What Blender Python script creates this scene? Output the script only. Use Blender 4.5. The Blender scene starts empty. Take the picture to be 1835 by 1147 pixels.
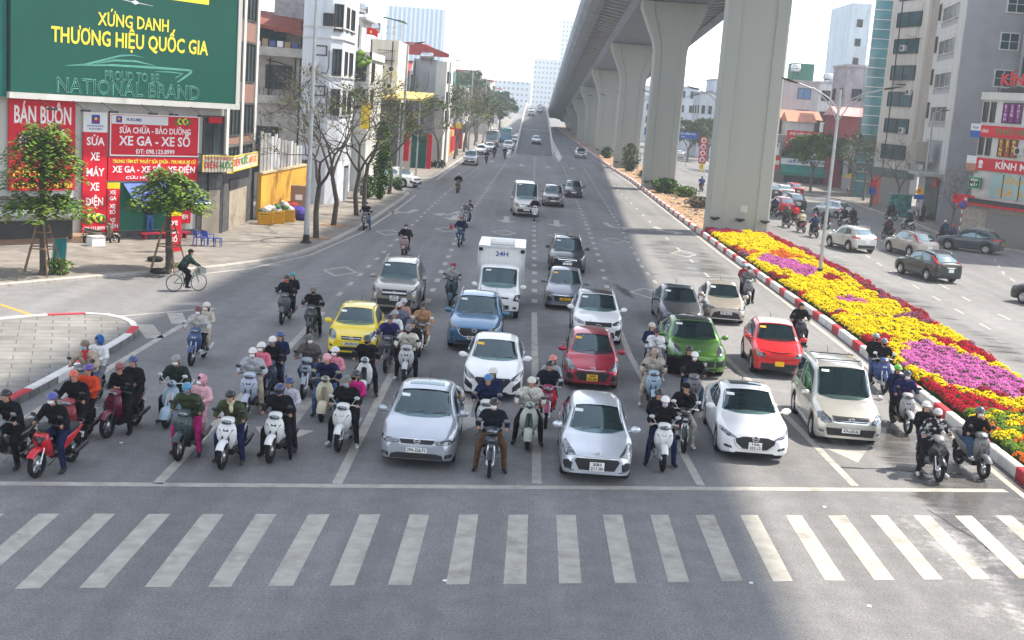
import bpy, bmesh, math, random
import numpy as np
from math import sin, cos, pi, sqrt, radians, atan2, hypot
from mathutils import Vector as V, Matrix, geometry
from mathutils.bvhtree import BVHTree
S = bpy.context.scene
COL = S.collection
# ------------------------------------------------------------------ camera
FPX, YAW, PIT, ROL, CH, PW, PH = 2245.7, -.005, .1729, -.0729, 8.44, 1835, 1147
def cam_axes():
    cy, sy, cp, sp, cr, sr = cos(YAW), sin(YAW), cos(PIT), sin(PIT), cos(ROL), sin(ROL)
    f = V((sy*cp, cy*cp, -sp)); r = V((cy, -sy, 0)); d = f.cross(r)
    return cr*r+sr*d, -sr*r+cr*d, f
AR, AD, AF = cam_axes()
cd = bpy.data.cameras.new('camera'); cam = bpy.data.objects.new('camera', cd); COL.objects.link(cam)
cd.sensor_width = 36; cd.lens = FPX/PW*36; cd.clip_start = .5; cd.clip_end = 6000
m = Matrix((AR, -AD, -AF)).transposed().to_4x4(); m.translation = (0, 0, CH); cam.matrix_world = m
S.camera = cam
# ------------------------------------------------------------------ daylight
SUNV = V((.65, .30, 1.0)).normalized()          # towards the sun
w = bpy.data.worlds.new('World'); S.world = w; w.use_nodes = True
nt = w.node_tree; bg = nt.nodes['Background']
sky = nt.nodes.new('ShaderNodeTexSky'); sky.sky_type = 'NISHITA'; sky.sun_disc = False
sky.sun_elevation = math.asin(SUNV.z); sky.sun_rotation = atan2(SUNV.x, SUNV.y)
sky.air_density = 1.0; sky.dust_density = .4; sky.ozone_density = 1.0; sky.altitude = 0
hs = nt.nodes.new('ShaderNodeHueSaturation'); hs.inputs['Saturation'].default_value = .38      # a milky winter sky
nt.links.new(sky.outputs[0], hs.inputs['Color']); nt.links.new(hs.outputs[0], bg.inputs[0]); bg.inputs[1].default_value = .15
sd = bpy.data.lights.new('sun', 'SUN'); sd.energy = 3.5; sd.angle = radians(1.4); sd.color = (1, .90, .76)
so = bpy.data.objects.new('sun', sd); COL.objects.link(so); so.rotation_euler = SUNV.to_track_quat('Z', 'Y').to_euler()
S.view_settings.view_transform = 'Standard'; S.view_settings.look = 'None'
S.view_settings.exposure = 1.45; S.view_settings.gamma = 1
S.render.film_transparent = False
try:
    S.cycles.max_bounces = 6; S.cycles.transparent_max_bounces = 6; S.cycles.volume_bounces = 1
    S.cycles.caustics_reflective = False; S.cycles.caustics_refractive = False
except Exception: pass
# ------------------------------------------------------------------ picture point -> place
def ray(x, y): return AR*((x-PW/2)/FPX) + AD*((y-PH/2)/FPX) + AF
def G(x, y, z=0.):
    d = ray(x, y); t = (z-CH)/d.z; return V((d.x*t, d.y*t, z))
def P(x, y, Y):
    d = ray(x, y); t = Y/d.y; return V((d.x*t, Y, CH+d.z*t))
rnd = random.Random(7)
# ------------------------------------------------------------------ materials
MC = {}
def srgb(r, g, b): return tuple(((c/255.)/12.92 if c/255. < .04045 else ((c/255.+.055)/1.055)**2.4) for c in (r, g, b))
def mat(name, rgb, rough=.6, metal=0., var=.12, scale=3., bump=0., coat=0., emit=0., spec=.22, bscale=None, dirt=0., dirtc=(.12, .11, .10), stretch=None):
    key = name
    if key in MC: return MC[key]
    m = bpy.data.materials.new(name); MC[key] = m; m.use_nodes = True
    n = m.node_tree; b = n.nodes['Principled BSDF']
    b.inputs['Roughness'].default_value = rough; b.inputs['Metallic'].default_value = metal
    b.inputs['Specular IOR Level'].default_value = spec
    if coat: b.inputs['Coat Weight'].default_value = coat; b.inputs['Coat Roughness'].default_value = .04
    tc = n.nodes.new('ShaderNodeTexCoord'); src = tc.outputs['Object']
    if stretch:
        mp = n.nodes.new('ShaderNodeMapping'); mp.inputs['Scale'].default_value = stretch
        n.links.new(src, mp.inputs[0]); src = mp.outputs[0]
    nz = n.nodes.new('ShaderNodeTexNoise'); nz.inputs['Scale'].default_value = scale; nz.inputs['Detail'].default_value = 5
    n.links.new(src, nz.inputs['Vector'])
    cr = n.nodes.new('ShaderNodeValToRGB')
    cr.color_ramp.elements[0].position = .3; cr.color_ramp.elements[1].position = .7
    cr.color_ramp.elements[0].color = tuple(max(0, c*(1-var)) for c in rgb)+(1,)
    cr.color_ramp.elements[1].color = tuple(min(1, c*(1+var)) for c in rgb)+(1,)
    n.links.new(nz.outputs[0], cr.inputs[0]); out = cr.outputs[0]
    if dirt:
        n2 = n.nodes.new('ShaderNodeTexNoise'); n2.inputs['Scale'].default_value = scale*.35; n2.inputs['Detail'].default_value = 8
        n2.inputs['Roughness'].default_value = .7; n.links.new(src, n2.inputs['Vector'])
        r2 = n.nodes.new('ShaderNodeValToRGB'); r2.color_ramp.elements[0].position = .52; r2.color_ramp.elements[1].position = .72
        r2.color_ramp.elements[1].color = (dirt, dirt, dirt, 1); n.links.new(n2.outputs[0], r2.inputs[0])
        mx = n.nodes.new('ShaderNodeMixRGB'); n.links.new(r2.outputs[0], mx.inputs[0]); n.links.new(out, mx.inputs[1])
        mx.inputs[2].default_value = dirtc+(1,); out = mx.outputs[0]
    n.links.new(out, b.inputs['Base Color'])
    if emit:
        n.links.new(out, b.inputs['Emission Color']); b.inputs['Emission Strength'].default_value = emit
    if bump:
        nb = n.nodes.new('ShaderNodeTexNoise'); nb.inputs['Scale'].default_value = bscale or scale*6; nb.inputs['Detail'].default_value = 4
        n.links.new(src, nb.inputs['Vector'])
        bp = n.nodes.new('ShaderNodeBump'); bp.inputs['Strength'].default_value = bump; bp.inputs['Distance'].default_value = .02
        n.links.new(nb.outputs[0], bp.inputs['Height']); n.links.new(bp.outputs[0], b.inputs['Normal'])
    return m
def cmat(kind, rgb):
    """a material of one kind (paint, cloth, ...) in one colour, made once"""
    nm = kind+'_%02x%02x%02x' % tuple(int(max(0, min(1, c))*255) for c in rgb)
    if kind == 'paint': return mat(nm, rgb, .28, .0, .04, 2.5, coat=1.)
    if kind == 'metallic': return mat(nm, rgb, .3, .55, .05, 3., coat=1.)
    if kind == 'cloth': return mat(nm, rgb, .95, 0, .35, 9., bump=.9, bscale=11., spec=.06)
    if kind == 'plastic': return mat(nm, rgb, .35, 0, .08, 6., coat=.5, spec=.3)
    if kind == 'wall': return mat(nm, rgb, .9, 0, .1, 1.2, bump=.2, dirt=.7, spec=.1, stretch=(1, 1, .3), dirtc=tuple(c*.55 for c in rgb))
    if kind == 'sign': return mat(nm, rgb, .5, 0, .07, .8, bump=.08, bscale=2., spec=.12)
    if kind == 'roof': return mat(nm, rgb, .7, 0, .2, 2.5, bump=.3, bscale=8., dirt=.4)
    if kind == 'flower': return mat(nm, rgb, .9, 0, .38, 14., spec=.04)
    return mat(nm, rgb, .6)
# ------------------------------------------------------------------ mesh building
class MB:
    def __init__(s): s.v = []; s.f = []; s.m = []; s.sm = []
    def add(s, vs, fs, mi=0, smooth=False):
        o = len(s.v); s.v += [tuple(p) for p in vs]
        for f in fs: s.f.append([i+o for i in f]); s.m.append(mi); s.sm.append(smooth)
        return s
    def box(s, c, d, mi=0, rz=0., M=None):
        x, y, z = d[0]/2, d[1]/2, d[2]/2
        vs = [V((a, b, e)) for e in (-z, z) for a, b in ((-x, -y), (x, -y), (x, y), (-x, y))]
        if rz: vs = [Matrix.Rotation(rz, 3, 'Z') @ p for p in vs]
        if M is not None: vs = [M @ p for p in vs]
        c = V(c); return s.add([p+c for p in vs], [(3, 2, 1, 0), (4, 5, 6, 7), (0, 1, 5, 4), (1, 2, 6, 5), (2, 3, 7, 6), (3, 0, 4, 7)], mi)
    def bx(s, a, b, mi=0):
        return s.box([(a[i]+b[i])/2 for i in range(3)], [abs(b[i]-a[i]) for i in range(3)], mi)
    def quad(s, a, b, c, d, mi=0): return s.add([a, b, c, d], [(0, 1, 2, 3)], mi)
    def tube(s, pts, r, n=8, mi=0, cap=True, smooth=True):
        pts = [V(p) for p in pts]; k = len(pts); r = [r]*k if not hasattr(r, '__len__') else r
        vs = []; prev = None
        for i, p in enumerate(pts):
            t = (pts[min(i+1, k-1)]-pts[max(i-1, 0)]); t = t.normalized() if t.length > 1e-9 else V((0, 0, 1))
            a = prev if prev is not None else (V((1, 0, 0)) if abs(t.x) < .8 else V((0, 1, 0)))
            a = (a-t*a.dot(t)); a = a.normalized() if a.length > 1e-6 else t.orthogonal().normalized()
            prev = a; b = t.cross(a)
            vs += [p+(a*cos(2*pi*j/n)+b*sin(2*pi*j/n))*r[i] for j in range(n)]
        fs = [(i*n+j, i*n+(j+1) % n, (i+1)*n+(j+1) % n, (i+1)*n+j) for i in range(k-1) for j in range(n)]
        s.add(vs, fs, mi, smooth)
        if cap: s.add(vs[:n][::-1], [tuple(range(n))], mi); s.add(vs[-n:], [tuple(range(n))], mi)
        return s
    def lathe(s, prof, c=(0, 0, 0), n=20, mi=0, axis='Z', smooth=True):
        vs = []; k = len(prof)
        for r, h in prof:
            for j in range(n):
                a = 2*pi*j/n; p = (r*cos(a), r*sin(a), h)
                if axis == 'X': p = (h, r*cos(a), r*sin(a))
                if axis == 'Y': p = (r*sin(a), h, r*cos(a))
                vs.append(V(p)+V(c))
        return s.add(vs, [(i*n+j, i*n+(j+1) % n, (i+1)*n+(j+1) % n, (i+1)*n+j) for i in range(k-1) for j in range(n)], mi, smooth)
    def ell(s, c, r, n=10, m=7, mi=0, M=None, zmin=-1, smooth=True):
        vs = []; c = V(c)
        a0 = math.asin(max(-1, zmin))
        for i in range(m+1):
            a = a0+(pi/2-a0)*i/m
            for j in range(n):
                t = 2*pi*j/n; p = V((r[0]*cos(a)*cos(t), r[1]*cos(a)*sin(t), r[2]*sin(a)))
                vs.append((M @ p if M is not None else p)+c)
        return s.add(vs, [(i*n+j, i*n+(j+1) % n, (i+1)*n+(j+1) % n, (i+1)*n+j) for i in range(m) for j in range(n)], mi, smooth)
    def grid(s, rows, mi=0, smooth=True, closed=False):
        k = len(rows); n = len(rows[0]); vs = [p for r in rows for p in r]
        e = n if closed else n-1
        return s.add(vs, [(i*n+j, i*n+(j+1) % n, (i+1)*n+(j+1) % n, (i+1)*n+j) for i in range(k-1) for j in range(e)], mi, smooth)
    def prism(s, poly, z0, z1, mi=0, mtop=None):
        n = len(poly); a = sum(poly[i][0]*poly[(i+1) % n][1]-poly[(i+1) % n][0]*poly[i][1] for i in range(n))
        if a < 0: poly = poly[::-1]
        lo = [(p[0], p[1], z0) for p in poly]; hi = [(p[0], p[1], z1) for p in poly]
        s.add(lo+hi, [(i, (i+1) % n, n+(i+1) % n, n+i) for i in range(n)], mi)
        s.add(hi, [tuple(range(n))], mi if mtop is None else mtop); s.add(lo[::-1], [tuple(range(n))], mi); return s
    def mesh(s, name, mats):
        me = bpy.data.meshes.new(name); me.from_pydata(s.v, [], s.f)
        for q in (mats if isinstance(mats, (list, tuple)) else [mats]): me.materials.append(q)
        me.polygons.foreach_set('material_index', s.m); me.polygons.foreach_set('use_smooth', s.sm); me.update(); return me
    def build(s, name, mats, parent=None, loc=None, rz=0.):
        o = bpy.data.objects.new(name, s.mesh(name, mats)); COL.objects.link(o)
        if parent: o.parent = parent
        if loc is not None: o.location = loc
        if rz: o.rotation_euler.z = rz
        return o
def tag(o, label=None, cat=None, group=None, kind=None):
    if label: o['label'] = label
    if cat: o['category'] = cat
    if group: o['group'] = group
    if kind: o['kind'] = kind
    return o
def thing(name, label, cat, loc=(0, 0, 0), rz=0., group=None):
    o = bpy.data.objects.new(name, None); COL.objects.link(o); o.location = loc; o.rotation_euler.z = rz; o.empty_display_size = .2
    return tag(o, label, cat, group)
def text_mesh(body, size, bold=0., depth=.006, align='CENTER', sx=1., space=1., outline=0.):
    cu = bpy.data.curves.new('lettering', 'FONT'); cu.body = body; cu.size = size; cu.align_x = align; cu.align_y = 'CENTER'
    cu.extrude = depth; cu.offset = min(bold, size*.02); cu.resolution_u = 2; cu.space_character = space
    if outline: cu.fill_mode = 'NONE'; cu.bevel_depth = outline; cu.bevel_resolution = 0; cu.extrude = 0
    o = bpy.data.objects.new('tmp', cu); COL.objects.link(o)
    bpy.context.view_layer.update()
    me = bpy.data.meshes.new_from_object(o.evaluated_get(bpy.context.evaluated_depsgraph_get()))
    bpy.data.objects.remove(o); bpy.data.curves.remove(cu)
    xs = [v.co.x for v in me.vertices]
    if sx != 1: me.transform(Matrix.Diagonal((sx, 1, 1, 1)))
    me.name = 'lettering'; me.materials.clear(); return me
def text_w(s_): me = text_mesh(s_, 1., depth=0, align='LEFT'); return max([v.co.x for v in me.vertices] or [0])
def text(body, size, M, parent, m, fit=None, name='lettering', **k):
    """lettering standing on the plane whose x/z axes are given by the 4x4 M; fit = width it must fill"""
    me = text_mesh(body.replace('Đ', 'D'), size, **k)
    if 'Đ' in body:         # the stroke through each capital D
        b = bmesh.new(); b.from_mesh(me); x0 = min(v.co.x for v in b.verts); b2 = body.replace('Đ', 'D'); z_ = max(v.co.z for v in b.verts)
        for i, ch in enumerate(body):
            if ch == 'Đ':
                x = x0+(text_w(b2[:i+1])-text_w('D')-.0)*size; y = .0
                q = [b.verts.new((x+a*size, y+c*size, z_+.002)) for a, c in ((-.10, -.035), (.30, -.035), (.30, .06), (-.10, .06))]; b.faces.new(q)
        b.to_mesh(me); b.free()
    me.materials.append(m)
    if fit:
        xs = [v.co.x for v in me.vertices]; wd = max(xs)-min(xs)
        if wd > 0: me.transform(Matrix.Diagonal((fit/wd, 1, 1, 1)))
    o = bpy.data.objects.new(name, me); COL.objects.link(o); o.parent = parent
    o.matrix_local = M @ Matrix.Rotation(pi/2, 4, 'X'); return o
def place(x, y, z, rz=0.): return Matrix.Translation((x, y, z)) @ Matrix.Rotation(rz, 4, 'Z')
def lerp(a, b, t): return a+(b-a)*t
def pch(pts, x):
    """smooth monotone interpolation through (x, y) points"""
    n = len(pts)
    if x <= pts[0][0]: return pts[0][1]
    if x >= pts[-1][0]: return pts[-1][1]
    d = [(pts[i+1][1]-pts[i][1])/(pts[i+1][0]-pts[i][0]) for i in range(n-1)]
    i = max(j for j in range(n-1) if pts[j][0] <= x)
    def sl(j):
        if j == 0: return d[0]
        if j == n-1: return d[-1]
        a, b = d[j-1], d[j]
        return 0 if a*b <= 0 else 2*a*b/(a+b)
    h = pts[i+1][0]-pts[i][0]; t = (x-pts[i][0])/h; y0, y1 = pts[i][1], pts[i+1][1]
    return (2*t**3-3*t*t+1)*y0+(t**3-2*t*t+t)*h*sl(i)+(-2*t**3+3*t*t)*y1+(t**3-t*t)*h*sl(i+1)
# protos: a thing built once as meshes, then copied with its own colours
def proto_add(pr, name, mb, keys, parent=None):
    pr.append((name, mb.mesh(name, [PAL[k] for k in keys]), keys, parent)); return len(pr)-1
def spawn(pr, root, mm=None, skip=()):
    objs = []; mm = mm or {}
    for name, me, keys, par in pr:
        if name in skip or (par is not None and objs[par] is None): objs.append(None); continue
        o = bpy.data.objects.new(name, me); COL.objects.link(o)
        o.parent = root if par is None else objs[par]
        for i, k in enumerate(keys):
            if k in mm: o.material_slots[i].link = 'OBJECT'; o.material_slots[i].material = mm[k]
        objs.append(o)
    return objs
PAL = {}
BLACK = mat('black_rubber', (.016, .016, .017), .8, bump=.1, spec=.1)
GLASS = mat('tinted_glass', (.010, .026, .032), .03, 0, .3, 1.2, spec=1.0, coat=.0)
_b = GLASS.node_tree.nodes['Principled BSDF']; _b.inputs['IOR'].default_value = 2.1; _b.inputs['Specular Tint'].default_value = (.72, .92, 1, 1)
CHROME = mat('chrome', (.75, .77, .8), .12, 1., .05)
ALLOY = mat('alloy', (.55, .56, .58), .3, .8, .1)
DARKP = mat('dark_plastic', (.028, .029, .031), .45, 0, .15, 8)
LAMPG = mat('lamp_lens', (.16, .17, .185), .12, .75, .8, 16., coat=1.)
AMBER = mat('amber_lens', (.9, .28, .02), .2, 0, .1, coat=.5)
REDL = mat('red_lens', (.55, .015, .02), .15, 0, .15, 9, coat=1.)
PLATEW = mat('plate_white', (.78, .78, .76), .4)
PLATEY = mat('plate_yellow', (.85, .48, .03), .4)
PLATET = mat('plate_letters', (.02, .02, .02), .5)
SKIN = mat('skin', (.46, .26, .18), .6, 0, .1, 12)
WHITEP = mat('white_paint', (.78, .78, .77), .5, 0, .06, 2)
STEEL = mat('galvanised_steel', (.36, .38, .40), .45, .5, .12, 2.5)
# ================================================================== THE SETTING
def nodes_of(m): return m.node_tree, m.node_tree.nodes['Principled BSDF']
def asphalt(name, base, tint=(1, 1, 1.02), wets=()):
    m = bpy.data.materials.new(name); m.use_nodes = True; n, b = nodes_of(m); L = n.links
    tc = n.nodes.new('ShaderNodeTexCoord')
    def noise_(scale, det=6, rough=.6, st=None):
        mp = n.nodes.new('ShaderNodeMapping'); L.new(tc.outputs['Object'], mp.inputs[0])
        if st: mp.inputs['Scale'].default_value = st
        q = n.nodes.new('ShaderNodeTexNoise'); q.inputs['Scale'].default_value = scale; q.inputs['Detail'].default_value = det
        q.inputs['Roughness'].default_value = rough; L.new(mp.outputs[0], q.inputs['Vector']); return q.outputs[0]
    def ramp(src, a, b_, ca, cb):
        r = n.nodes.new('ShaderNodeValToRGB'); r.color_ramp.elements[0].position = a; r.color_ramp.elements[1].position = b_
        r.color_ramp.elements[0].color = tuple(ca)+(1,); r.color_ramp.elements[1].color = tuple(cb)+(1,); L.new(src, r.inputs[0]); return r.outputs[0]
    def mth(op, a, b_=None, clamp=False):
        q = n.nodes.new('ShaderNodeMath'); q.operation = op; q.use_clamp = clamp
        for i, v_ in enumerate((a, b_)):
            if v_ is None: continue
            if isinstance(v_, (int, float)): q.inputs[i].default_value = v_
            else: L.new(v_, q.inputs[i])
        return q.outputs[0]
    def mixc(f, a, b_, mode='MIX'):
        q = n.nodes.new('ShaderNodeMixRGB'); q.blend_type = mode
        for i, v_ in enumerate((f, a, b_)):
            if isinstance(v_, (int, float)): q.inputs[i].default_value = v_
            elif isinstance(v_, tuple): q.inputs[i].default_value = v_+(1,)
            else: L.new(v_, q.inputs[i])
        return q.outputs[0]
    c0 = tuple(base*t for t in tint)
    big = noise_(.16, 5, .55, (1, .35, 1)); fine = noise_(22, 4, .75); mid = noise_(1.6, 6, .7)
    col = ramp(big, .3, .7, [c*.84 for c in c0], [c*1.2 for c in c0])
    col = mixc(.75, col, ramp(fine, .32, .68, (.40,)*3, (1.6,)*3), 'MULTIPLY')
    col = mixc(.5, col, ramp(mid, .35, .7, (.66,)*3, (1.2,)*3), 'MULTIPLY')
    # tyre streaks along the lanes, tar spots
    col = mixc(.4, col, ramp(noise_(1.0, 3, .5, (1.1, .03, 1)), .42, .62, (.72,)*3, (1.12,)*3), 'MULTIPLY')
    col = mixc(ramp(noise_(1.3, 8, .8, (1, .6, 1)), .64, .72, (0,)*3, (.6,)*3), col, tuple(c*.25 for c in c0))
    sx = n.nodes.new('ShaderNodeSeparateXYZ'); L.new(tc.outputs['Object'], sx.inputs[0])
    def sm(src, a, b_):
        q = n.nodes.new('ShaderNodeMapRange'); q.interpolation_type = 'SMOOTHSTEP'; L.new(src, q.inputs[0])
        q.inputs[1].default_value = a; q.inputs[2].default_value = b_; return q.outputs[0]
    wet = None
    wn = noise_(.55, 7, .62, (.42, 1.25, 1)); wf = noise_(2.2, 6, .6, (.22, 1.6, 1))
    wmix = mth('ADD', mth('MULTIPLY', wn, .6), mth('MULTIPLY', wf, .4))
    for (x0, x1, y0, y1, f, amt) in wets:
        k = mth('MULTIPLY', mth('MULTIPLY', sm(sx.outputs[0], x0-f, x0+f), sm(sx.outputs[0], x1+f, x1-f)),
                mth('MULTIPLY', sm(sx.outputs[1], y0-f*2, y0+f*2), sm(sx.outputs[1], y1+f*2, y1-f*2)))
        k = mth('MULTIPLY', k, amt)
        wet = k if wet is None else mth('MAXIMUM', wet, k)
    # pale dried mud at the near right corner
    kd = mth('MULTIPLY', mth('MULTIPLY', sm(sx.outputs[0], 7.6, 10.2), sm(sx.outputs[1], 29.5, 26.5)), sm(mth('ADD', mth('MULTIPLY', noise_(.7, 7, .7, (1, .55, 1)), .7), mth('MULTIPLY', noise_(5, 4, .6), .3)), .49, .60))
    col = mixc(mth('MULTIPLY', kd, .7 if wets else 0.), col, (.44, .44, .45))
    rough = ramp(fine, .3, .7, (.72,)*3, (.9,)*3)
    bump = n.nodes.new('ShaderNodeBump'); bump.inputs['Distance'].default_value = .015; L.new(fine, bump.inputs['Height']); bump.inputs['Strength'].default_value = .5
    if wet is not None:
        wm = sm(mth('ADD', wmix, mth('MULTIPLY', wet, .40)), .74, .92)
        wm = mth('MULTIPLY', wm, sm(wet, .02, .15))
        col = mixc(wm, col, mixc(1., col, (.5, .48, .46), 'MULTIPLY'))
        rough = mixc(wm, rough, (.24, .24, .24))
        L.new(mth('SUBTRACT', .5, mth('MULTIPLY', wm, .47)), bump.inputs['Strength'])
    L.new(col, b.inputs['Base Color']); L.new(rough, b.inputs['Roughness']); L.new(bump.outputs[0], b.inputs['Normal'])
    b.inputs['Specular IOR Level'].default_value = .28
    return m
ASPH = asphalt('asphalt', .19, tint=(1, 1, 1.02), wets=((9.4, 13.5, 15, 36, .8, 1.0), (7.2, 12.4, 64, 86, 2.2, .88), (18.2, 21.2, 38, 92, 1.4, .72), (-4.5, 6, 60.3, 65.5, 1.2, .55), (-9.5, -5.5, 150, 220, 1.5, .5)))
def road_paint(name, rgb):
    m = mat(name, rgb, .65, 0, .16, 3., dirt=.8, dirtc=tuple(c*.45 for c in rgb), bump=.2, bscale=20.); return m
MARK = road_paint('worn_road_paint', (.38, .365, .33)); MARKY = road_paint('worn_yellow_road_paint', (.45, .27, .07))
def tiles(name, rgb, sx, sy, rot=0., mortar=.02, var=.12):
    m = bpy.data.materials.new(name); m.use_nodes = True; n, b = nodes_of(m); L = n.links
    tc = n.nodes.new('ShaderNodeTexCoord'); mp = n.nodes.new('ShaderNodeMapping'); mp.inputs['Rotation'].default_value = (0, 0, rot); L.new(tc.outputs['Object'], mp.inputs[0])
    br = n.nodes.new('ShaderNodeTexBrick'); L.new(mp.outputs[0], br.inputs['Vector']); br.offset = 0.5
    br.inputs['Scale'].default_value = 1; br.inputs['Brick Width'].default_value = sx; br.inputs['Row Height'].default_value = sy; br.inputs['Mortar Size'].default_value = mortar
    br.inputs['Color1'].default_value = tuple(c*(1-var) for c in rgb)+(1,); br.inputs['Color2'].default_value = tuple(c*(1+var) for c in rgb)+(1,)
    br.inputs['Mortar'].default_value = tuple(c*.45 for c in rgb)+(1,)
    nz = n.nodes.new('ShaderNodeTexNoise'); nz.inputs['Scale'].default_value = .9; nz.inputs['Detail'].default_value = 8; nz.inputs['Roughness'].default_value = .65; L.new(tc.outputs['Object'], nz.inputs['Vector'])
    r = n.nodes.new('ShaderNodeValToRGB'); r.color_ramp.elements[0].position = .35; r.color_ramp.elements[1].position = .65; r.color_ramp.elements[0].color = (.62, .6, .57, 1); r.color_ramp.elements[1].color = (1.12, 1.1, 1.08, 1); L.new(nz.outputs[0], r.inputs[0])
    mx = n.nodes.new('ShaderNodeMixRGB'); mx.blend_type = 'MULTIPLY'; mx.inputs[0].default_value = .8; L.new(br.outputs[0], mx.inputs[1]); L.new(r.outputs[0], mx.inputs[2])
    L.new(mx.outputs[0], b.inputs['Base Color']); b.inputs['Roughness'].default_value = .82
    bp = n.nodes.new('ShaderNodeBump'); bp.inputs['Strength'].default_value = .3; bp.inputs['Distance'].default_value = .02; L.new(br.outputs[1], bp.inputs['Height']); bp.invert = True; L.new(bp.outputs[0], b.inputs['Normal'])
    return m
DIAG = atan2(.7617, .648)            # direction of the side street
PAVE = tiles('concrete_pavers', (.215, .20, .182), 1.0, 1.0, -DIAG)
ISLT = tiles('island_pavers', (.20, .20, .195), 1.0, .55, -.35, .02)
KW = mat('kerb_white', (.62, .62, .60), .7, 0, .1, 2, dirt=.6, dirtc=(.25, .24, .22)); KR = mat('kerb_red', (.46, .035, .05), .65, 0, .15, 2, dirt=.4, dirtc=(.2, .05, .05))
KG = mat('kerb_stone', (.36, .34, .32), .8, 0, .15, 2, dirt=.5)
SOIL = mat('dry_soil', (.30, .19, .11), .95, 0, .35, 1.2, bump=.8, dirt=.7, dirtc=(.45, .38, .30))
GROUND = mat('urban_ground', (.16, .15, .14), .9, 0, .2, .1)
def structure(o): o['kind'] = 'structure'; return o
g = MB(); g.quad((-3500, -300, -.2), (3500, -300, -.2), (3500, 4500, -.2), (-3500, 4500, -.2)); structure(g.build('ground', GROUND))
g = MB(); xs = [-70, -20, 0, 20, 80]; ys = [-40, 40, 120, 300, 700]
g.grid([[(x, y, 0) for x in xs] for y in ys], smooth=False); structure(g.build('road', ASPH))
def slab(name, poly, z, mtop, kerb=None, kw=.25, blocks=None):
    """a raised pavement; its kerb runs along the listed stretch of the outline"""
    return structure(MB().prism(poly, -.1, z).build(name, mtop))
def smooth_path(pts, n=6):
    out = []
    for i in range(len(pts)-1):
        p0, p1, p2, p3 = pts[max(i-1, 0)], pts[i], pts[i+1], pts[min(i+2, len(pts)-1)]
        for k in range(n):
            t = k/n
            out.append(tuple(.5*((2*p1[j])+(-p0[j]+p2[j])*t+(2*p0[j]-5*p1[j]+4*p2[j]-p3[j])*t*t+(-p0[j]+3*p1[j]-3*p2[j]+p3[j])*t**3) for j in range(2)))
    out.append(tuple(pts[-1][:2])); return out
def kerb(name, path, h, wd, pattern, mats, side=1):
    """a kerb of painted blocks along a path; pattern = [(length, slot), ...]"""
    L = [0]
    for a, b in zip(path, path[1:]): L.append(L[-1]+hypot(b[0]-a[0], b[1]-a[1]))
    def at(s):
        s = max(0, min(L[-1]-1e-6, s)); i = max(j for j in range(len(L)-1) if L[j] <= s); t = (s-L[i])/(L[i+1]-L[i])
        a, b = path[i], path[i+1]; d = V((b[0]-a[0], b[1]-a[1])).normalized(); return V((lerp(a[0], b[0], t), lerp(a[1], b[1], t))), V((-d.y, d.x))*side
    mb = MB(); s = 0; k = 0
    while s < L[-1]-.05:
        ln, mi = pattern[k % len(pattern)]; e = min(L[-1], s+ln); k += 1; n = max(1, int((e-s)/.7)); rows = []
        for j in range(n+1):
            p, q = at(lerp(s+.008, e-.008, j/n)); r = p+q*wd; p2 = p+q*.03
            rows.append([(p.x, p.y, -.05), (p.x, p.y, h-.03), (p2.x, p2.y, h), (r.x, r.y, h), (r.x, r.y, -.05)])
        mb.grid(rows, mi, False)
        for rw in (rows[0], rows[-1]): mb.add(rw, [(0, 1, 2, 3, 4)], mi)
        s = e
    return structure(mb.build(name, mats))
# left pavement along the side street and round the corner into the avenue
lk = smooth_path([(-60, -11), (-40, 17.9), (-25, 39.6), (-19.84, 47.05), (-16.99, 51.35), (-14.78, 54.3), (-12.85, 57.7), (-11.1, 63.4), (-10.15, 75.3), (-9.9, 91), (-9.9, 105), (-10.6, 107.6), (-12.4, 108.6)])
slab('pavement', [(p[0]-.2, p[1]) for p in lk]+[(-30, 109), (-80, 60), (-95, 10)], .14, PAVE)
kerb('pavement_kerb', lk, .15, .28, [(1.0, 0)], [KG])
lk2 = [(-12.5, 124), (-10.4, 126), (-9.6, 130), (-9.3, 175), (-8.9, 230), (-9, 600)]
slab('pavement', [(p[0]-.2, p[1]) for p in lk2]+[(-40, 600), (-40, 124)], .14, PAVE)
kerb('pavement_kerb', lk2, .15, .28, [(1.2, 0)], [KG])
# traffic island on the left
isl = smooth_path([(-17.5, -5), (-13.3, 20), (-12.5, 29.4), (-12.32, 34.1), (-12.28, 38.6), (-12.5, 40.6), (-13.3, 41.9), (-14.4, 42.4), (-15.6, 41.8), (-17.1, 40.2), (-22, 33.2), (-36, 12)], 8)
slab('traffic_island', isl, .2, ISLT)
kerb('island_kerb', isl, .23, .24, [(3.3, 0), (1.3, 1)], [KW, KR], 1)
# right median with its kerb
rk = [(12.9, 10), (12.78, 30), (12.95, 42), (13.0, 52), (12.8, 62), (12.6, 78), (12.4, 103), (12.2, 150), (11.5, 175), (10.6, 258), (9.2, 368), (8.5, 480)]
rr = [(16.85, 10), (16.95, 30), (17.35, 41), (18.1, 51), (18.25, 60), (18.45, 72), (17.9, 91), (17.6, 103), (17.3, 150), (17, 175), (16.5, 258), (16, 480)]
slab('median', [(p[0]+.1, p[1]) for p in rk]+rr[::-1], .1, SOIL)
kerb('median_kerb', rk, .3, .22, [(2.3, 0), (1.15, 1)], [KW, KR], -1)
kerb('median_kerb', rr, .16, .2, [(1.2, 0)], [KG], 1)
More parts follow.
